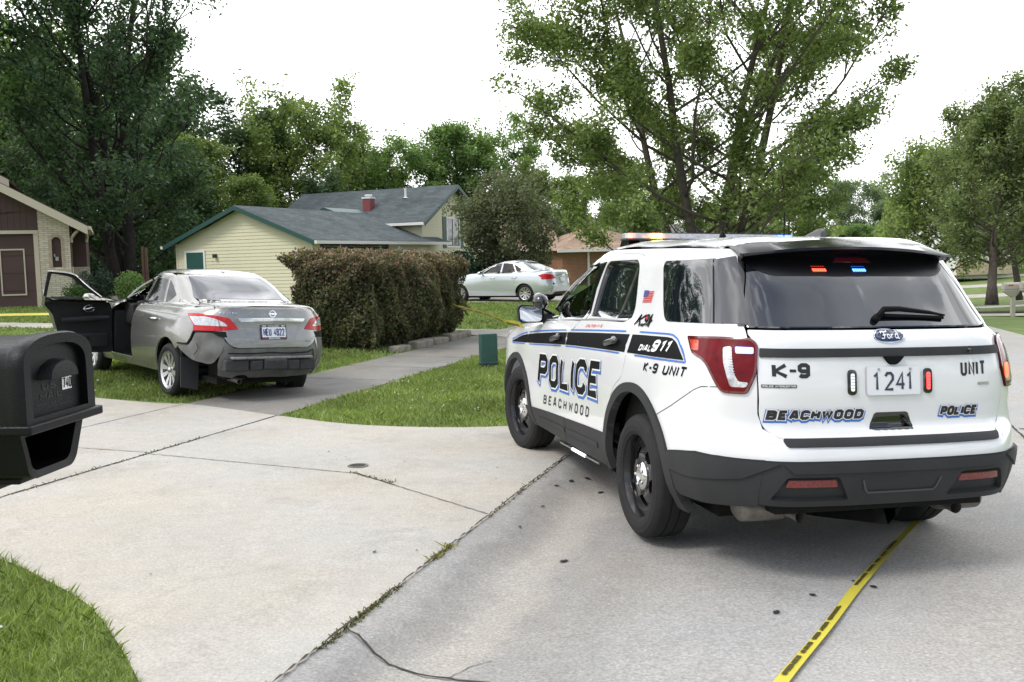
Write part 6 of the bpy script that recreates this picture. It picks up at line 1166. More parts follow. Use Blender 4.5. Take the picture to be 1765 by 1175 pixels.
    l = MB(); l.lathe([(0,.1),(.06,.06),(.08,-.1),(0,-.12)], 10, Matrix.Translation((7.32,-.12,1.75))); l.build('wall_lamp', mat('lamp_black', (.012,.012,.012), .4), root)
    win(U0+2.2,U0+3.5,2.05,3.45,ua,root,2,True)
    # chimney, vent pipe, ridge vent
    ch = MB(); za = zu+su*1.0; ca, cb = U0+1.0, 3.55; ch.box(ca-.20,ca+.20,cb-.20,cb+.20,za-.3,za+.55); cc = ch.build('chimney', mat('red_metal', (.22,.055,.06), .5, noise=(6,.15)), root); ch = MB(); ch.box(ca-.23,ca+.23,cb-.23,cb+.23,za+.55,za+.63); ch.lathe([(.13,.63),(.13,.69),(.19,.70),(.16,.74),(0,.75)], 14, Matrix.Translation((ca,cb,za))); ch.build('chimney_cap', GUT, cc); ch = MB(); ch.add([(ca-.42,cb-.40,za-.27),(ca-.42,cb+.40,za-.27),(ca-.20,cb+.36,za-.09),(ca-.20,cb-.36,za-.09)], [(0,1,2,3)]); ch.build('flashing', GUT, cc)
    v = MB(); va, vb = U0+1.9, 2.1; zv = zu+su*1.9+.08; v.lathe([(.16,.0),(.055,.04),(.055,.45),(0,.45)], 10, Matrix.Translation((va,vb,zv-.02))); v.build('vent_pipe', GUT, root)
    fl = MB(); slab(fl, [(7.2,2.5,zr-.16),(9.4,2.5,zr-.10),(9.4,2.62,zr-.02),(7.2,2.62,zr-.05)], .03); 
    dm = MB(); dm.add([(6.0,Wg/2-.1,zr+.05),(6.0,Wg/2+1.2,zr-.02),(6.0,Wg/2+.5,zr+.26),(8.6,Wg/2+.5,zr+.26),(8.6,Wg/2-.1,zr+.05),(8.6,Wg/2+1.2,zr-.02)], [(0,2,1),(0,4,3,2),(2,3,5,1)]); dm.build('cricket_gable', GREEN, root)
    return root
cream_house()
BROWN = mat('brown_siding', (.075,.042,.038), .75, noise=(1.5,.12)); TRIMT = mat('tan_trim', (.52,.46,.36), .6); BRICKW = brickmat('cream_brick', (.62,.56,.46), (.50,.42,.33), (.36,.31,.25))
def brown_house():
    fr = Frame(-18.3, 34.45, .40, R(22)); root = thing('brown_house', 'dark brown house with cream brick pillar and tan trim cut off by the left edge', 'house'); root.matrix_world = fr.M() @ Matrix.Scale(1.43, 4, (1,0,0))
    # a to the right along the front, b back. right end of the brick pillar at a = 0 plus 1.95
    sl = .80; top = lambda a: 2.89+sl*(1.95-a)      # underside of the rake
    w = MB()
    w.add([(-6,0,2.75),(1.25,0,2.75),(1.25,0,top(1.25)),(-1.6,0,top(-1.6)),(-6,0,top(-1.6)-sl*4.4)], [(0,1,2,3,4)])
    w.box(1.98,2.30,1.3,1.32,1.43,3.05); w.box(1.95,1.97,.02,1.3,0,3.0); w.box(2.28,2.30,1.32,7,0,2.9); w.build('siding', BROWN, root)
    gr = MB()
    for k in range(51): gr.box(-6+.14*k,-5.992+.14*k,-.004,-.001,2.77,top(-6+.14*k)-.05 if -6+.14*k > -1.6 else 3.0)
    gr.build('siding_grooves', mat('brown_groove', (.03,.017,.016), .8), root)
    gd = MB(); gd.box(-4.6,1.13,.10,.14,0,2.63); gg = gd.build('garage_door', BROWN, root); p = MB()
    for a0 in (.35,-.62,-1.6):
        for x0,x1,z0,z1 in ((a0,a0+.56,.47,.52),(a0,a0+.56,2.06,2.11),(a0,a0+.032,.52,2.06),(a0+.528,a0+.56,.52,2.06)): p.box(x0,x1,.08,.098,z0,z1)
    p.build('door_panel_trim', TRIMT, gg); p = MB(); 
    for z in (.62,1.24,1.86): p.box(-4.6,1.13,.094,.099,z,z+.012)
    p.build('door_joint', mat('brown_joint', (.02,.012,.011), .8), gg)
    t = MB(); t.box(-6,1.24,-.03,.02,2.63,2.75); t.box(1.13,1.24,.0,.20,0,2.63); t.build('door_trim', TRIMT, root)
    # brick pillar with arched niche
    niche = [(1.535,1.43),(1.745,1.43),(1.745,2.35)] + [(1.64+.105*math.cos(R(a)), 2.35+.15*math.sin(R(a))) for a in range(15,180,15)] + [(1.535,2.35)]
    out = [(1.25,-.1),(1.95,-.1),(1.95,top(1.95)+.02),(1.25,top(1.25)+.02)]
    v2, T = cdt([out], [niche], .3); b = MB(); V = [(a_, -.10, z_) for a_, z_ in v2]; b.add(V, [tuple(k) for k in T]); n = len(niche)
    b.add([(a_, -.10, z_) for a_, z_ in niche]+[(a_, .02, z_) for a_, z_ in niche], [(i, (i+1) % n, n+(i+1) % n, n+i) for i in range(n)]); b.add([(1.25,-.1,-.1),(1.25,.3,-.1),(1.25,.3,top(1.25)),(1.25,-.1,top(1.25))], [(0,1,2,3)][::1]); b.add([(1.95,-.1,-.1),(1.95,.3,-.1),(1.95,.3,3.02),(1.95,-.1,3.02)], [(0,1,2,3)]); b.box(1.97,2.36,1.22,1.30,-.1,1.43); b.box(1.96,1.98,.0,1.22,-.1,1.43)
    bo = uvplanar(b.build('brick_pillar', BRICKW, root)); nb = MB(); nb.box(1.50,1.78,.02,.04,1.40,2.55); nb.build('niche_back', BROWN, bo)
    ar = MB()
    for k in range(13):
        a0, a1 = R(k*180/13), R((k+.88)*180/13); ar.add([(1.64+r_*math.cos(q), -.112, 2.35+(r_*1.4)*math.sin(q)) for r_, q in ((.108,a0),(.19,a0),(.19,a1),(.108,a1))], [(0,1,2,3)])
    for k in range(11):
        for s_ in (-1,1): xx = 1.64+s_*.15; ar.add([(xx-.038,-.112,1.43+.082*k),(xx+.038,-.112,1.43+.082*k),(xx+.038,-.112,1.50+.082*k),(xx-.038,-.112,1.50+.082*k)], [(0,1,2,3)])
    ar.build('arch_bricks', mat('arch_brick', (.42,.33,.25), .9, noise=(9,.3)), bo)
    wl = MB(); wl.box(1.60,1.67,-.05,.02,1.66,1.80); wl.box(1.57,1.60,-.03,.0,1.80,1.9); wl.build('niche_lamp', mat('lamp_glass', (.4,.38,.34), .3), bo)
    # roof: main slope to the right, upper rake behind
    r = MB(); e = 2.40
    slab(r, [(e,-.45,top(e)+.34),(e,7.5,top(e)+.34),(-1.6,7.5,top(-1.6)+.34),(-1.6,-.45,top(-1.6)+.34)], .05); slab(r, [(-6.5,-.45,top(-1.6)+.34-sl*4.9),(-1.6,-.45,top(-1.6)+.34),(-1.6,7.5,top(-1.6)+.34),(-6.5,7.5,top(-1.6)+.34-sl*4.9)], .05)
    slab(r, [(.62,.9,top(.62)+.66),(.62,7.5,top(.62)+.66),(-1.6,7.5,top(-1.6)+.66),(-1.6,.9,top(-1.6)+.66)], .05); slab(r, [(-3.8,.9,top(.62)+.66),(-1.6,.9,top(-1.6)+.66),(-1.6,7.5,top(-1.6)+.66),(-3.8,7.5,top(.62)+.66)], .05); r.box(-3.6,.45,1.2,7.3,top(1.25)-.1,top(.62)+.50)
    uvplanar(r.build('roof', SHB, root))
    def rk(nm, a0, a1, b, z, h):
        f = MB(); f.add([(a0,b,top(a0)+z),(a1,b,top(a1)+z),(a1,b,top(a1)+z-h),(a0,b,top(a0)+z-h),(a0,b+.05,top(a0)+z),(a1,b+.05,top(a1)+z),(a1,b+.05,top(a1)+z-h),(a0,b+.05,top(a0)+z-h)], [(0,1,2,3)[::-1],(4,5,6,7),(0,4,5,1),(3,2,6,7),(1,5,6,2),(0,3,7,4)]); f.build(nm, TRIMT, root)
    rk('fascia', -1.6, e-.02, -.48, .31, .30); rk('fascia', -1.6, .62, .88, .63, .28)
    so = MB(); so.add([(-1.6,-.45,top(-1.6)+.02),(e,-.45,top(e)+.02),(e,.02,top(e)+.02),(-1.6,.02,top(-1.6)+.02)], [(0,3,2,1)]); so.build('soffit', mat('soffit_tan', (.30,.25,.2), .7), root)
    g = MB(); g.box(e-.06,e+.06,-.45,5,top(e)+.20,top(e)+.33); g.tube([(e,.6,top(e)+.18),(e-.06,.8,top(e)+.08),(2.33,1.25,2.5),(2.31,1.28,2.35)], .04, 6); g.tube([(2.15,-.2,2.70),(2.08,-.1,2.62),(1.98,.04,2.44),(1.98,.04,2.3)], .04, 6); g.build('gutter', TRIMT, root)
    return root
brown_house()
def box_house(name, label, px, d, ang, W_, D_, zb, ze, zr, wall, roof, extra=None, hip=0., ov=.4):
    x, y = at(px, d); fr = Frame(x, y, zb, ang); root = thing(name, label, 'house'); root.matrix_world = fr.M(); w = MB()
    for p0, p1, out, gab in (((0,0),(W_,0),(0,-1),0),((0,D_),(W_,D_),(0,1),0),((0,0),(0,D_),(-1,0),1),((W_,0),(W_,D_),(1,0),1)):
        P0, P1 = Vector((*p0,0)), Vector((*p1,0)); m = (P0+P1)/2; up = Vector((0,0,1)); vs = [P0-up*.6, P1-up*.6, P1+up*ze, P0+up*ze] if not (gab and not hip) else [P0-up*.6, P1-up*.6, P1+up*ze, m+up*zr, P0+up*ze]; w.add(vs, [tuple(range(len(vs)))])
    uvplanar(w.build('wall', wall, root)); r = MB(); sl = (zr-ze)/(D_/2)
    if hip:
        q = [(-ov,-ov,ze-sl*ov),(W_+ov,-ov,ze-sl*ov),(W_+ov,D_+ov,ze-sl*ov),(-ov,D_+ov,ze-sl*ov)]; r0, r1 = (hip,D_/2,zr), (W_-hip,D_/2,zr)
        r.add(q+[r0,r1], [(0,1,5,4),(1,2,5),(2,3,4,5),(3,0,4),(3,2,1,0)])
    else: slab(r, [(-ov,-ov,ze-sl*ov+.06),(W_+ov,-ov,ze-sl*ov+.06),(W_+ov,D_/2,zr+.06),(-ov,D_/2,zr+.06)], .08); slab(r, [(-ov,D_+ov,ze-sl*ov+.06),(-ov,D_/2,zr+.06),(W_+ov,D_/2,zr+.06),(W_+ov,D_+ov,ze-sl*ov+.06)], .08)
    uvplanar(r.build('roof', roof, root)); g = MB(); g.box(-ov,W_+ov,-ov-.1,-ov,ze-sl*ov-.1,ze-sl*ov+.05); g.build('gutter', GUT, root)
    if extra: extra(root)
    return root
BRK = brickmat('red_brick', (.34,.15,.085), (.26,.11,.065), (.30,.24,.19))
def ex_tan(root):
    d = MB(); d.prism([(3.6,.0),(4.9,.0),(4.9,1.9)] + [(4.25+.65*math.cos(R(a)), 1.9+.35*math.sin(R(a))) for a in range(15,180,15)] + [(3.6,1.9)], -.02, .05, Matrix(((1,0,0,0),(0,0,-1,0),(0,1,0,0),(0,0,0,1)))); d.build('garage_door', mat('pale_door', (.55,.55,.45), .5), root)
    p = MB(); p.tube([(1.5,-.1,2.3),(1.5,-.1,0)], .07, 6); p.build('downspout', GUT, root); p = MB(); p.box(5.6,6.4,-.04,0,1.2,2.3); p.build('shutter', mat('dark_recess', (.03,.025,.025), .7), root)
box_house('tan_roof_house', 'red brick house under a tan shingle roof beyond the silver sedan', 972, 54, R(16), 6.2, 8, .1, 2.15, 3.5, BRK, SHT, ex_tan, hip=3.2)
def ex_w(root):
    p = MB()
    for a in (1.0,2.6,4.2): p.box(a,a+.9,-.04,.0,.9,2.2)
    p.build('window', PANE, root); p = MB(); p.box(-.2,.0,-.3,-.1,-.4,2.4); p.box(3.2,3.4,-.3,-.1,-.4,2.4); p.build('porch_post', WFR, root)
box_house('brick_front_house', 'low pale house hidden behind the bronze ornamental tree', 826, 56, R(4), 4.3, 7, .1, 2.3, 3.7, mat('pale_pinkish_siding', (.42,.34,.30), .8, noise=(1,.1)), SHT, ex_w)
GREYW = mat('grey_siding', (.42,.43,.43), .7)
box_house('grey_roof_house', 'grey-roofed house just left of the light bar', 1003, 74, R(-8), 9, 10, .0, 2.9, 4.1, GREYW, SHX)
box_house('grey_gable_house', 'farther grey house whose roof peak shows above the tan roof', 955, 88, R(20), 7, 9, .2, 3.4, 5.2, WFR, SHX)
def ex_wh(root):
    for a, b_ in ((1.0,2.1),(3.6,4.8)):
        p = MB(); p.box(a,b_,-.05,0,1.3,2.6); o = p.build('window', WFR, root); p = MB(); p.box(a+.12,b_-.12,-.06,-.05,1.42,2.48); p.build('pane', PANE, o)
    p = MB(); p.box(.0,5.8,-.06,-.005,-.6,.75); p.build('stone_base', mat('tan_stone', (.48,.40,.28), .9, noise=(4,.3)), root)
box_house('white_house', 'white house with tan stone base glimpsed between trees at right', 1650, 88, R(12), 6, 8, -.1, 3.0, 5.0, WFR, SHX, ex_wh)
# the pole fence stub between the houses
# ------------------------------------------------------------------ hedge and shrubs
def leafcloud(rg, C, n, leaf, nz=.2):
    nr = rg.normal(0, 1, (n, 3)); nr[:, 2] += nz; nr /= np.linalg.norm(nr, axis=1, keepdims=True); t = np.cross(nr, rg.normal(0, 1, (n, 3))); t /= np.linalg.norm(t, axis=1, keepdims=True); b = np.cross(nr, t); s = leaf*rg.uniform(.6, 1.3, (n, 1))
    return np.stack([C-t*s*.55, C+b*s*.32, C+t*s*.6, C-b*s*.32], 1).reshape(-1, 3), np.arange(n*4).reshape(-1, 4)
H_DK = leafmat('hedge_leaf', (.135,.13,.078), .4, .32, (.23,.195,.125)); H_TIP = leafmat('hedge_tip_red', (.30,.18,.14), .35, .3, (.44,.31,.24)); H_GR = leafmat('hedge_leaf_green', (.11,.155,.055), .4, .28, (.18,.22,.09))
def hedge():
    root = thing('hedge', 'tall clipped purple-brown hedge along the pavement beside the damaged grey sedan', 'hedge'); rg = np.random.default_rng(5)
    # footprint in (s,t): along the pavement
    s0, s1, t0, t1, Hh = 5.2, 7.0, 11.35, 15.9, 1.70
    def surf(n, inner=0.):
        face = rg.choice(5, n, p=[.34,.22,.26,.09,.09]); u = rg.random(n); v = rg.random(n); S = np.empty(n); T_ = np.empty(n); Z = np.empty(n)
        for k in range(5):
            q = face == k; a, b = u[q], v[q]
            S[q], T_[q], Z[q] = {0:(s0+0*a, t0+(t1-t0)*a, Hh*b), 1:(s0+(s1-s0)*a, t0+0*a, Hh*b), 2:(s0+(s1-s0)*a, t0+(t1-t0)*b, Hh+0*a), 3:(s1+0*a, t0+(t1-t0)*a, Hh*b), 4:(s0+(s1-s0)*a, t1+0*a, Hh*b)}[k]
        return S, T_, Z
    def bulge(S, T_, Z):
        g = .16*np.sin(T_*1.9+1.0)*np.sin(Z*1.7+.5)+.10*np.sin(T_*4.3+S*3)*np.cos(Z*3.1)+.05*np.sin(T_*9+Z*8+S*7)
        under = np.clip(1-Z/.7, 0, 1)**2*.45; cs, ct = (s0+s1)/2, (t0+t1)/2; ds, dt = (S-cs)/(s1-s0)*2, (T_-ct)/(t1-t0)*2
        S = S+np.sign(ds)*np.abs(ds)**6*(g-under); T_ = T_+np.sign(dt)*np.abs(dt)**10*(g-under); top = np.clip((Z-Hh+.25)/.25, 0, 1); rim = np.maximum(np.abs(ds)**8, np.abs(dt)**16)
        Z = Z+top*(g*.45+.04*np.sin(T_*13)*np.sin(S*11))-rim*top*.14+np.where(T_ > t0+3.2, -.05, 0)*top; return S, T_, Z
    def put(name, n, leaf, m, depth, keep=None):
        S, T_, Z = bulge(*surf(n)); cs, ct = (s0+s1)/2, (t0+t1)/2; k = 1-np.abs(rg.normal(0, depth, n)); S = cs+(S-cs)*k; T_ = ct+(T_-ct)*(1-(1-k)*.5); Z = Z*(1-(1-k)*.4)+rg.normal(0,.02,n)
        clump = np.sin(S*7.1+T_*6.3)*np.sin(Z*8.7+T_*3.9)+.6*np.sin(T_*15+Z*13); q = clump > -.9+rg.normal(0,.35,n)*1
        if keep is not None: q &= keep(S, T_, Z)
        S, T_, Z = S[q], T_[q], np.maximum(Z[q], .03); x = A0[0]+S*NRM[0]+T_*DIR[0]; y = A0[1]+S*NRM[1]+T_*DIR[1]; V, F = leafcloud(rg, np.stack([x, y, Z+hvec(S, T_)], 1), len(S), leaf); fastmesh(name, V, F, 4, m, root)
    put('foliage', 52000, .062, H_DK, .11); put('green_foliage', 26000, .06, H_GR, .10, lambda S,T_,Z: rg.random(len(S)) < np.clip(1.15-Z*.55,.2,1)); put('red_tips', 20000, .05, H_TIP, .02, lambda S,T_,Z: rg.random(len(S)) < np.clip((Z-1.0)/.75,.06,1)*.9)
    mb = MB()
    for k in range(34):
        s, t = rg.uniform(s0+.35,s1-.35), rg.uniform(t0+.3,t1-.3); x, y = xy(s,t); z = hst(s,t); mb.tube([(x,y,z-.05),(x+rg.normal(0,.06),y+rg.normal(0,.06),z+.6),(x+rg.normal(0,.18),y+rg.normal(0,.18),z+1.3)], [.022,.016,.008], 5)
    mb.build('stems', BARKD, root); c = MB(); n = 10     # dark twiggy heart that keeps the sky out
    V, F = [], []
    S, T_, Z = bulge(*surf(9000)); k = .80; S = (s0+s1)/2+(S-(s0+s1)/2)*k*rg.uniform(.8,1,9000); T_ = (t0+t1)/2+(T_-(t0+t1)/2)*.93; Z = np.maximum(Z*.93,.05); x = A0[0]+S*NRM[0]+T_*DIR[0]; y = A0[1]+S*NRM[1]+T_*DIR[1]; V, F = leafcloud(rg, np.stack([x,y,Z+hvec(S,T_)],1), 9000, .17); fastmesh('inner_twigs', V, F, 4, H_DK, root)
hedge()
# stones edging the hedge
rg_ = random.Random(3); ST = mat('edging_stone', (.24,.21,.18), .95, noise=(6,.35), bump=(18,.5))
for k, (s, t, L) in enumerate(((5.12,12.0,.5),(5.1,12.9,.7),(5.12,13.75,.7),(5.1,14.5,.6),(5.15,15.2,.6))):
    x, y = xy(s, t); b = MB(); b.box(-.11,.11,-L/2,L/2,-.05,.11+.02*(k % 2)); o = b.build('edging_stone', ST, bevel=.03); o.location = (x, y, hst(s,t)); o.rotation_euler = (rg_.uniform(-.05,.05), rg_.uniform(-.05,.05), -math.atan2(DIR[0], DIR[1])+rg_.uniform(-.06,.06)); tag(o, ('first short edging stone at the near foot of the hedge','long edging stone second along the hedge foot','third edging stone along the hedge foot','fourth edging stone along the hedge foot','last edging stone at the far foot of the hedge')[k], 'stone', 'edging stones under the hedge')
def shrub(name, label, px, d, rx, h, m, n=4000, leaf=.09, seed=1, zb=None, cat='shrub', lumps=6):
    x, y = at(px, d); z = hxy(x, y) if zb is None else zb; root = thing(name, label, cat, (x, y, z)); rg = np.random.default_rng(seed); L = [(rg.normal(0,.3)*rx, rg.normal(0,.3)*rx, h*rg.uniform(.35,.62), rg.uniform(.45,.75)) for _ in range(lumps)]; C = []
    for k in range(lumps):
        q = rg.normal(0,1,(n//lumps,3)); q /= np.linalg.norm(q,axis=1,keepdims=True); q *= (1-np.abs(rg.normal(0,.16,(len(q),1)))); C.append(np.array([L[k][0],L[k][1],L[k][2]])+q*np.array([rx*L[k][3],rx*L[k][3],h*L[k][3]*.62]))
    C = np.vstack(C); C[:,2] = np.clip(C[:,2], .04, None); V, F = leafcloud(rg, C, len(C), leaf); fastmesh('foliage', V, F, 4, m, root); s = MB()
    for k in range(6): a = k*1.05; s.tube([(0,0,-.05),(rx*.4*math.cos(a),rx*.4*math.sin(a),h*.5)], [.03,.012], 5)
    s.build('stems', BARKD, root); return root
L_YEW = leafmat('yew_green', (.018,.058,.035), .3, .2, (.04,.09,.05)); L_GOLD = leafmat('golden_leaf', (.30,.30,.03), .25, .35, (.42,.42,.06)); L_BOX = leafmat('box_leaf', (.06,.11,.03), .3, .25)
shrub('round_shrub', 'large rounded dark green shrub below the shuttered window', 788, 40, 1.05, 2.05, L_YEW, 7000, .10, 1); shrub('round_shrub', 'narrower dark shrub between the rounded one and the ornamental tree', 834, 42, .85, 1.9, L_YEW, 4500, .10, 2)
shrub('golden_shrub', 'golden yellow mound shrub left of the silver sedan bonnet', 808, 39.5, .62, .95, L_GOLD, 3600, .07, 3); shrub('golden_shrub', 'golden yellow spreading shrub behind the silver sedan boot', 966, 44, .8, 1.1, L_GOLD, 3200, .08, 4)
shrub('low_shrub', 'low green shrub under the ornamental tree', 880, 43, 1.2, .9, L_BOX, 3000, .09, 5); shrub('low_shrub', 'dark low shrub right of the ornamental trunk', 922, 44, .9, 1.1, L_YEW, 2600, .09, 6)
shrub('low_shrub', 'yellow-green shrub seen through the open car door window', 143, 33, .55, .95, L_BOX, 2200, .07, 7); shrub('blue_green_shrub', 'blue-green shrub right of the brown house brick base', 172, 36, .62, 1.5, leafmat('blue_green_leaf', (.05,.085,.06), .3, .2), 2600, .08, 8); shrub('low_shrub', 'light green bush just above the grey sedan bonnet', 226, 36, .6, 1.2, L_FRESH, 2200, .08, 9)
shrub('white_flowers', 'small clump of white flowers at the foot of the brick pillar', 116, 33, .28, .5, mat('petal_white', (.6,.6,.58), .7), 500, .06, 10, cat='flowers', lumps=3)
# far-off wood behind everything
def backwood():
    rg = np.random.default_rng(77); n = 60000; px = rg.uniform(-250, 2100, n); d = rg.uniform(96, 125, n); x = (px-882.5)/1700.8*d; y = d; zz = np.array([hxy(a, b) for a, b in zip(x[::60], y[::60])]).repeat(60)[:n]; top = 6.0+2*np.sin(px*.021)+1.5*np.sin(px*.057+1)+np.where(px < 660, 2, -1.2); z = np.minimum(zz, 1.5)*.5-.5+top*rg.random(n)**.8
    V, F = leafcloud(rg, np.stack([x, y, z], 1), n, .62); tag(fastmesh('far_woods', V, F, 4, L_MID), kind='stuff')
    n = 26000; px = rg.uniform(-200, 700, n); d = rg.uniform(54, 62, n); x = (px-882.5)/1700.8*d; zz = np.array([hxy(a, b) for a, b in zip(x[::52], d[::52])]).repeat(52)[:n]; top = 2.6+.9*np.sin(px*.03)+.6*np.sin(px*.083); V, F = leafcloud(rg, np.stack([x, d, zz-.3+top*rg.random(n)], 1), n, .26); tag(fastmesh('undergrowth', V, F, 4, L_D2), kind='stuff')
backwood()
# ------------------------------------------------------------------ mailboxes, tape, utility box, small things
MBK = mat('mailbox_black', (.004,.004,.005), .36, spec=.24, noise=(8,.2), bump=(320,.18)); MBG = mat('mailbox_beige', (.42,.39,.34), .6, noise=(4,.12))
def black_mailbox():
    root = thing('mailbox', 'large black plastic mailbox with 740 sticker in the left foreground', 'mailbox'); W_ = .26; ux = Vector((.997,-.079,0)); uy = Vector((.079,.997,0)); P = Vector((-1.058,2.12,0))
    # local: x out of the door, y along its width (away from the camera), z up; origin at the door's near bottom corner on the ground
    M = Matrix(((ux.x,uy.x*1.10,0,P.x),(ux.y,uy.y*1.10,0,P.y),(0,0,.83,.294),(0,0,0,1)))
    def arch_(w0, w1, zb, zs, zt, n=14): c = (w0+w1)/2; rx = (w1-w0)/2; return [(w0,zb),(w1,zb)] + [(c+rx*math.copysign(abs(math.cos(R(180*i/n)))**.8, math.cos(R(180*i/n))), zs+(zt-zs)*math.sin(R(180*i/n))**.75) for i in range(n+1)]
    def loft(rings, name, m, parent, caps=(True,True), auto=40):
        mb = MB(); n = len(rings[0][1]); V = [(x, y, z) for x, r in rings for y, z in r]; F = [(i*n+j, i*n+(j+1) % n, (i+1)*n+(j+1) % n, (i+1)*n+j) for i in range(len(rings)-1) for j in range(n)]
        if caps[0]: F.append(tuple(range(n))[::-1])
        if caps[1]: F.append(tuple(range((len(rings)-1)*n, len(rings)*n)))
        mb.add(V, F); o = mb.build(name, m, parent, auto=auto); return o
    A = lambda e=0., dz=0.: arch_(-e, W_+e, 1.235-e*.3, 1.382, 1.462+e+dz)
    loft([(-.50,A(-.01)),(-.46,A(0)),(-.04,A(0)),(-.03,A(.008)),(-.004,A(.009)),(.006,A(.005))], 'box_body', MBK, root, (True,False)); 
    I = arch_(.022, W_-.022, 1.25, 1.372, 1.440); O = A(.005); mb = MB(); n = len(I); mb.add([(.006,y,z) for y,z in O]+[(.004,y,z) for y,z in I]+[(-.014,y,z) for y,z in I], [(j,(j+1)%n,n+(j+1)%n,n+j) for j in range(n)]+[(n+j,n+(j+1)%n,2*n+(j+1)%n,2*n+j) for j in range(n)]); mb.build('front_rim', MBK, root, auto=30)
    door = MB(); door.add([(-.013,y,z) for y,z in I], [tuple(range(n))]); d = door.build('door', MBK, root)
    hb = MB(); ring = [(.130+.062*math.cos(R(a)), 1.345+.052*math.sin(R(a))) for a in range(0,181,12)]; k = len(ring); hb.add([(-.013,y,z) for y,z in ring]+[(.016,.130+(y-.130)*.86,1.345+(z-1.345)*.88) for y,z in ring]+[(.018,.130+(y-.130)*.55,1.345+(z-1.345)*.55) for y,z in ring], [(i,i+1,k+i+1,k+i) for i in range(k-1)]+[(k+i,k+i+1,2*k+i+1,2*k+i) for i in range(k-1)]+[tuple(range(2*k,3*k)),(0,k,2*k,3*k-1,2*k-1,k-1)]); hb.build('door_handle', MBK, d, auto=50)
    T = Matrix(((0,0,1,0),(1,0,0,0),(0,1,0,0),(0,0,0,1)))     # text plane: u -> y, v -> z, normal -> x
    EMB = mat('embossed_black', (.022,.022,.024), .5)
    for txt,y0,y1,z0,z1,w in (('US',.085,.135,1.315,1.333,.09),('MAIL',.075,.155,1.288,1.306,.09),('APPROVED BY THE',.06,.19,1.2735,1.2795,.09),('POSTMASTER GENERAL',.05,.20,1.2635,1.2695,.09)): flat_text('embossed_lettering', text_quads(txt,y0,y1,z0,z1,w,.35), T, EMB, d, -.0115)
    st_ = MB(); st_.add([(-.0115,y,z) for y,z in ((.160,1.303),(.198,1.303),(.198,1.340),(.160,1.340))], [(0,1,2,3)]); so = st_.build('number_sticker', VWHT, d); flat_text('sticker_digits', text_quads('740',.162,.197,1.307,1.336,.06,.34), T, VBLK, so, -.0105)
    lp = MB(); lp.box(-.05,.020,-.016,W_+.016,1.212,1.238); lp.box(-.50,-.05,-.004,W_+.004,1.212,1.236); lp.build('door_ledge', MBK, root, bevel=.005)
    # paper holder: a tapering sleeve open at the front
    def rr(w0,w1,z0,z1,r=.025,n=4): return rp([(w0,z0),(w1,z0),(w1,z1),(w0,z1)], r, n)
    o0, o1 = rr(.008,W_-.008,1.085,1.213), rr(.012,W_-.055,1.078,1.213); i0 = rr(.035,W_-.045,1.112,1.192)
    mb = MB(); n = len(o0); V = []; tpr = lambda x, pts, k_: [(x, y, z) for y, z in pts]
    out0 = rp([(.006,1.213),(.022,1.14),(.030,1.095),(.05,1.080),(W_-.065,1.080),(W_-.045,1.10),(W_-.02,1.17),(W_-.006,1.213)], [.0,.02,.02,.02,.02,.02,.03,.0], 4); n = len(out0); cy, cz = .128, 1.155
    inn = [(cy+(y-cy)*.80, cz+(z-cz)*.74) for y, z in out0]; V = [(-.02,y,z) for y,z in out0]+[(-.025,y,z) for y,z in inn]+[(-.40,y,z) for y,z in inn]+[(-.42,y,z) for y,z in out0]
    mb.add(V, [(j,n+j,n+(j+1)%n,(j+1)%n) for j in range(n)]+[(n+j,2*n+j,2*n+(j+1)%n,n+(j+1)%n) for j in range(n)]+[(j,(j+1)%n,3*n+(j+1)%n,3*n+j) for j in range(n)]+[tuple(range(2*n,3*n))]); mb.build('paper_holder', MBK, root, auto=35)
    bk = MB(); bk.box(-.38,-.06,.055,.185,1.062,1.082); bk.box(-.36,-.14,.07,.17,1.035,1.062); bk.build('bracket', MBK, root, bevel=.006)
    gz = -.35; ps = MB(); ps.box(-.46,-.37,.08,.17,gz-.4,1.06); ps.build('post', mat('post_wood', (.10,.07,.05), .85, noise=(5,.3)), root, bevel=.006)
    root.matrix_world = M; return root
black_mailbox()
def beige_mailbox(name, label, px, d, z, face=1, sticker=True, rot=0.):
    x, y = at(px, d); root = thing(name, label, 'mailbox', (x, y, z), rot, 'pale mailboxes beside the right-hand lawn'); mb = MB()
    ring = [(-.12,.92),(.12,.92),(.12,1.15)] + [(.12*math.cos(R(a)), 1.15+.10*math.sin(R(a))) for a in range(20,180,20)] + [(-.12,1.15)]; n = len(ring)
    for (x0,x1,k) in ((-.30,.30,1),): mb.add([(x0,a,b) for a,b in ring]+[(x1,a,b) for a,b in ring], [(j,(j+1)%n,n+(j+1)%n,n+j) for j in range(n)]+[tuple(range(n))[::-1],tuple(range(n,2*n))])
    mb.build('box_body', MBG, root); p = MB(); p.add([(-.30,-.115,.92),(.30,-.115,.92),(.30,.115,.92),(-.30,.115,.92),(-.04,-.07,.72),(.15,-.07,.72),(.15,.07,.72),(-.04,.07,.72)], [(0,1,5,4),(1,2,6,5),(2,3,7,6),(3,0,4,7)]); p.box(.0,.14,-.065,.065,-.3,.74); p.box(.14,.75,-.05,.05,.42,.54); p.box(-.305,-.285,-.125,.125,.92,1.15); p.build('post', MBG, root); f = MB(); f.box(-.31,.31,-.128,.128,.985,1.0); f.build('seam_band', mat('seam_grey', (.2,.19,.18), .7), root)
    if sticker: s = MB(); s.box(-.16,.02,-.126,-.12,1.12,1.17); s.build('red_sticker', VRED, root)
    return root
beige_mailbox('mailbox', 'pale grey mailbox with red sticker on a post beside the right-hand street edge', 1745, 37, -.90); beige_mailbox('mailbox', 'pale mailbox half cut off by the right frame edge', 1776, 36.5, -.85, sticker=False)
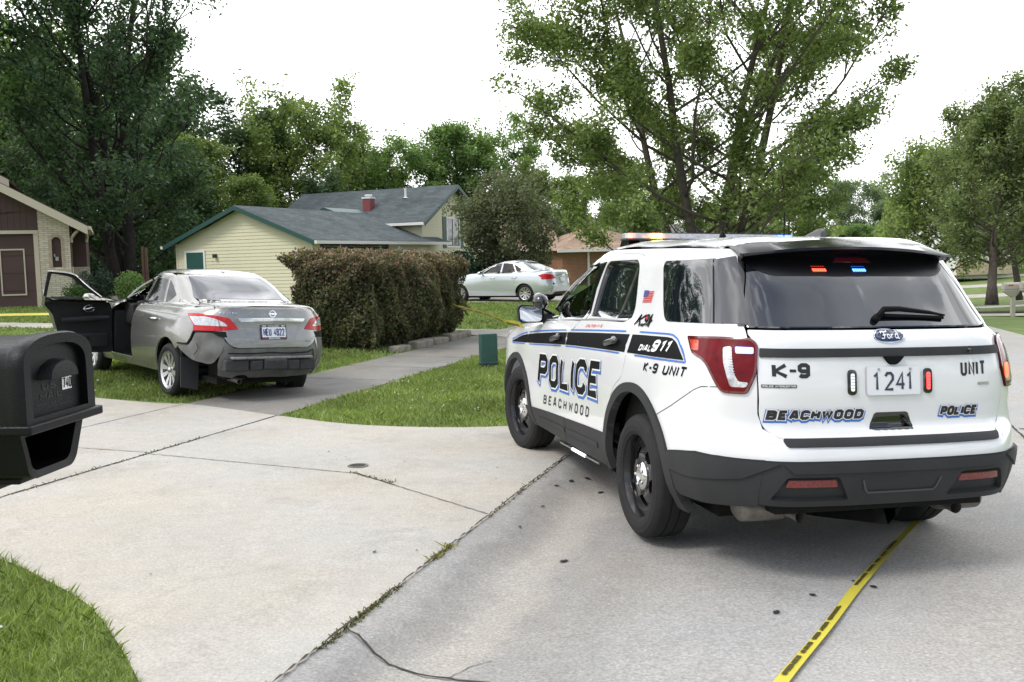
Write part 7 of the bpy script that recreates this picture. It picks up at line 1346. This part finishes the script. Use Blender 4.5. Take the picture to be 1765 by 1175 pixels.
def utility_box():
    x, y = -.36, 14.75; root = thing('utility_box', 'short dark green utility pedestal standing in the grass beside the pavement', 'utility box', (x, y, hxy(x,y)-.02), R(12)); mb = MB(); o = rp([(-.135,-.09),(.135,-.09),(.135,.09),(-.135,.09)], .03); n = len(o)
    UG = mat('utility_green', (.022,.075,.062), .5, noise=(9,.2)); zs = [(.0,1.04),(.10,1.04),(.105,.99),(.50,.97),(.525,.95),(.535,.86)]; mb.add([(a*k,b*k,z) for z,k in zs for a,b in o], [(i*n+j,i*n+(j+1)%n,(i+1)*n+(j+1)%n,(i+1)*n+j) for i in range(5) for j in range(n)]+[tuple(range(5*n,6*n))]); mb.build('housing', UG, root, auto=30)
    b = MB(); b.add([(a*1.07,bb*1.07,z) for z in (0,.10) for a,bb in o], [(j,(j+1)%n,n+(j+1)%n,n+j) for j in range(n)]+[tuple(range(n,2*n))]); b.build('base', mat('utility_base', (.012,.03,.028), .6), root); return root
utility_box()
YEL = mat('tape_yellow', (.60,.53,.07), .42, spec=.5, noise=(3,.08)); TXT = mat('tape_print', (.07,.06,.012), .5)
def tape(name, label, pts, nrms, w, cat='tape', text=True, rep=1.25, seed=1, tw0=0.0, txt_side=1.):
    """a ribbon through 3-D points; nrms give the flat face's direction at each"""
    C = [Vector(p) for p in spl(pts, 10)]; N = [Vector(p).normalized() for p in spl(nrms, 10)]; S = []; L = [0]
    for i in range(1, len(C)): L.append(L[-1]+(C[i]-C[i-1]).length)
    for i, c in enumerate(C):
        t = (C[min(i+1,len(C)-1)]-C[max(i-1,0)]).normalized(); n = (N[i]-t*N[i].dot(t)).normalized(); S.append((t.cross(n), n))
    V = []; K = (-1,-.4,.2,1)
    for i, c in enumerate(C):
        for k in K: V.append(c+S[i][0]*w*.5*k+S[i][1]*(.004*math.sin(L[i]*3+k*2+seed)*abs(k)))
    F = [(i*4+j, i*4+j+1, (i+1)*4+j+1, (i+1)*4+j) for i in range(len(C)-1) for j in range(3)]
    root = thing(name, label, cat, tuple(C[0])); inv = Matrix.Translation(-C[0]); mesh('ribbon', [inv @ v for v in V], F, YEL, root, smooth=True)
    if text:
        def place(u, v):
            i = max(0, min(len(C)-2, int(np.searchsorted(L, u))-1)); f = (u-L[i])/max(1e-6, L[i+1]-L[i]); c = C[i].lerp(C[i+1], f); a = S[i][0].lerp(S[i+1][0], f); n = S[i][1].lerp(S[i+1][1], f); return [c+a*v*w+n*o_ - C[0] for o_ in (.0045,-.0045)]
        u = .1
        while u+.95 < L[-1]:
            Vt, Ft = [], []
            v2, T = text_tris(text_quads('POLICE LINE DO NOT CROSS', u, u+.9, -.02, .34, .045, .6), .06)
            for sgn in (0,1):
                n0 = len(Vt); Vt += [place(a, b*txt_side)[sgn] for a, b in v2]; Ft += [tuple(int(i)+n0 for i in t) for t in T]
            u += rep; mesh('tape_print', Vt, Ft, TXT, root)
    return root
g3 = lambda x, y, dz: (x, y, hxy(x, y)+(gprof(st(x,y)[0]) if st(x,y)[0] < 0 else 0)+dz)
tape('police_tape', 'yellow police tape lying across the street from the lower edge to the SUV rear wheel', [g3(.36,2.65,.010),g3(.70,3.22,.010),g3(1.04,3.78,.012),g3(1.36,4.28,.014),g3(1.71,4.86,.010),g3(2.1,5.45,.014),g3(2.50,6.05,.010),g3(2.72,6.38,.006)], [(.1,-.1,1),(.1,-.1,1),(-.05,-.05,1),(-.15,-.0,1),(-.25,.05,1),(-.3,.1,1),(-.2,.1,1),(0,0,1)], .058, txt_side=-1.)
tape('police_tape', 'yellow police tape strung above the far lawn from the hedge to the SUV front', [(-1.33,20.8,.82),(-.98,17.2,.90),(-.62,14.2,.97),(-.33,12.0,1.02),(-.06,9.6,1.06),(.09,8.4,1.10)], [(.5,-.6,.5),(.5,-.6,.5),(.6,-.6,.45),(.6,-.6,.5),(.6,-.6,.5),(.6,-.6,.5)], .072, txt_side=-1.)
tape('police_tape', 'yellow police tape stretched across the brown house drive at the far left', [(-21,29.4,.50),(-17,29.0,.46),(-13.6,28.3,.47),(-11.5,27.6,.48)], [(0,-1,.4)]*4, .07, text=False)
# drain cap
dc = thing('drain_cap', 'small round metal drain cover set in the driveway concrete', 'drain cover', (-1.26,7.8,hxy(-1.26,7.8)+.012)); m = MB(); m.lathe([(.085,0),(.083,.006),(.068,.007),(.066,.003)], 28); m.build('ring', mat('drain_ring', (.16,.14,.11), .6, .5, noise=(20,.4)), dc); m = MB(); m.lathe([(.066,.003),(0,.0035)], 24); m.build('lid', mat('drain_hole', (.012,.011,.01), .8), dc)
# dark fragments and dead leaves on the paving
rr_ = random.Random(8); FRAG = mat('dark_fragment', (.02,.02,.022), .7); LEAFD = mat('dead_leaf', (.06,.05,.035), .85)
frag = None
for k, (x, y, s_, a) in enumerate(((1.21,4.52,.024,.4),(1.79,4.86,.022,2.0),(.26,5.45,.028,.1),(.42,7.35,.03,.8),(.55,7.5,.03,1.9),(.30,7.15,.022,2.6),(.62,7.1,.028,.3),(.18,6.6,.018,.3),(1.72,4.95,.012,.3),(.20,7.75,.02,1.0),(.02,6.1,.016,1.5),(1.45,4.75,.02,2.2))):
    if frag is None:
        m = MB(); m.add([(-1,-.45,0),(.1,-.6,.1),(1,.1,0),(.6,.5,.12),(-.5,.45,.05)], [(0,1,2,3,4)]); m.add([(-1,-.45,-.06),(.1,-.6,-.02),(1,.1,-.06),(.6,.5,-.02),(-.5,.45,-.05)], [(4,3,2,1,0)]); frag = m.build('dark_fragment', FRAG); o = frag
    else: o = frag.copy(); COL.objects.link(o)
    o.location = g3(x, y, .008); o.scale = (s_,)*3; o.rotation_euler = (0,0,a); tag(o, 'small dark fragment lying on the grey street concrete near the police SUV', 'debris', 'dark fragments scattered on the street')
leaf = None
for k in range(16):
    s, t = rr_.uniform(.1,3.4), rr_.uniform(-.2,5.0)
    if leaf is None: m = MB(); m.add([(-1,0,0),(-.3,-.4,.2),(.6,-.35,.15),(1,0,.3),(.5,.4,.1),(-.4,.38,.25)], [(0,1,2,3,4,5)]); leaf = m.build('dead_leaf', LEAFD); o = leaf
    else: o = leaf.copy(); COL.objects.link(o)
    x, y = xy(s, t); o.location = (x, y, hst(s,t)+.016); q = rr_.uniform(.008,.018); o.scale = (q,q,q); o.rotation_euler = (0,0,rr_.uniform(0,6)); tag(o, 'tiny dead leaf scrap lying on the beige driveway concrete', 'leaf', 'leaf scraps on the driveway')
# drives and walk across the rising lawns on the right, mulch ring
for t0, w in ((37.2,3.4),(51.0,3.6),(64.0,4.4),(79.5,5.5),(100,7)): sheet('side_driveway', [[(-6.14,t0-.8),(-6.14,t0+w+.8),(-7.6,t0+w),(-60,t0+w-6),(-60,t0-6),(-7.6,t0)]], [], .016, FARC, 2.0)
sheet('side_walk', [[(-9.4,-8),(-9.4,150),(-8.0,150),(-8.0,-8)]], [], .010, FARC, 2.0) if 0 else None
x, y = at(1712, 42); s_, t_ = st(x, y); sheet('mulch_bed', [[(s_+1.5*math.cos(a), t_+1.3*math.sin(a)) for a in np.linspace(0,6.2,20)]], [], .05, MULCH, .4)
# old wooden posts between the houses
for k, (px, lab) in enumerate(((253,'left one of two thin weathered posts by the maple trunk'),(259,'right one of two thin weathered posts by the maple trunk'))):
    x, y = at(px, 40); m = MB(); m.box(-.045,.045,-.045,.045,-.2,2.2-.06*k); o = m.build('wooden_post', mat('old_post', (.10,.055,.04), .9, noise=(6,.3)), bevel=.006); o.location = (x, y, hxy(x,y)); tag(o, lab, 'post', 'weathered posts between the houses')
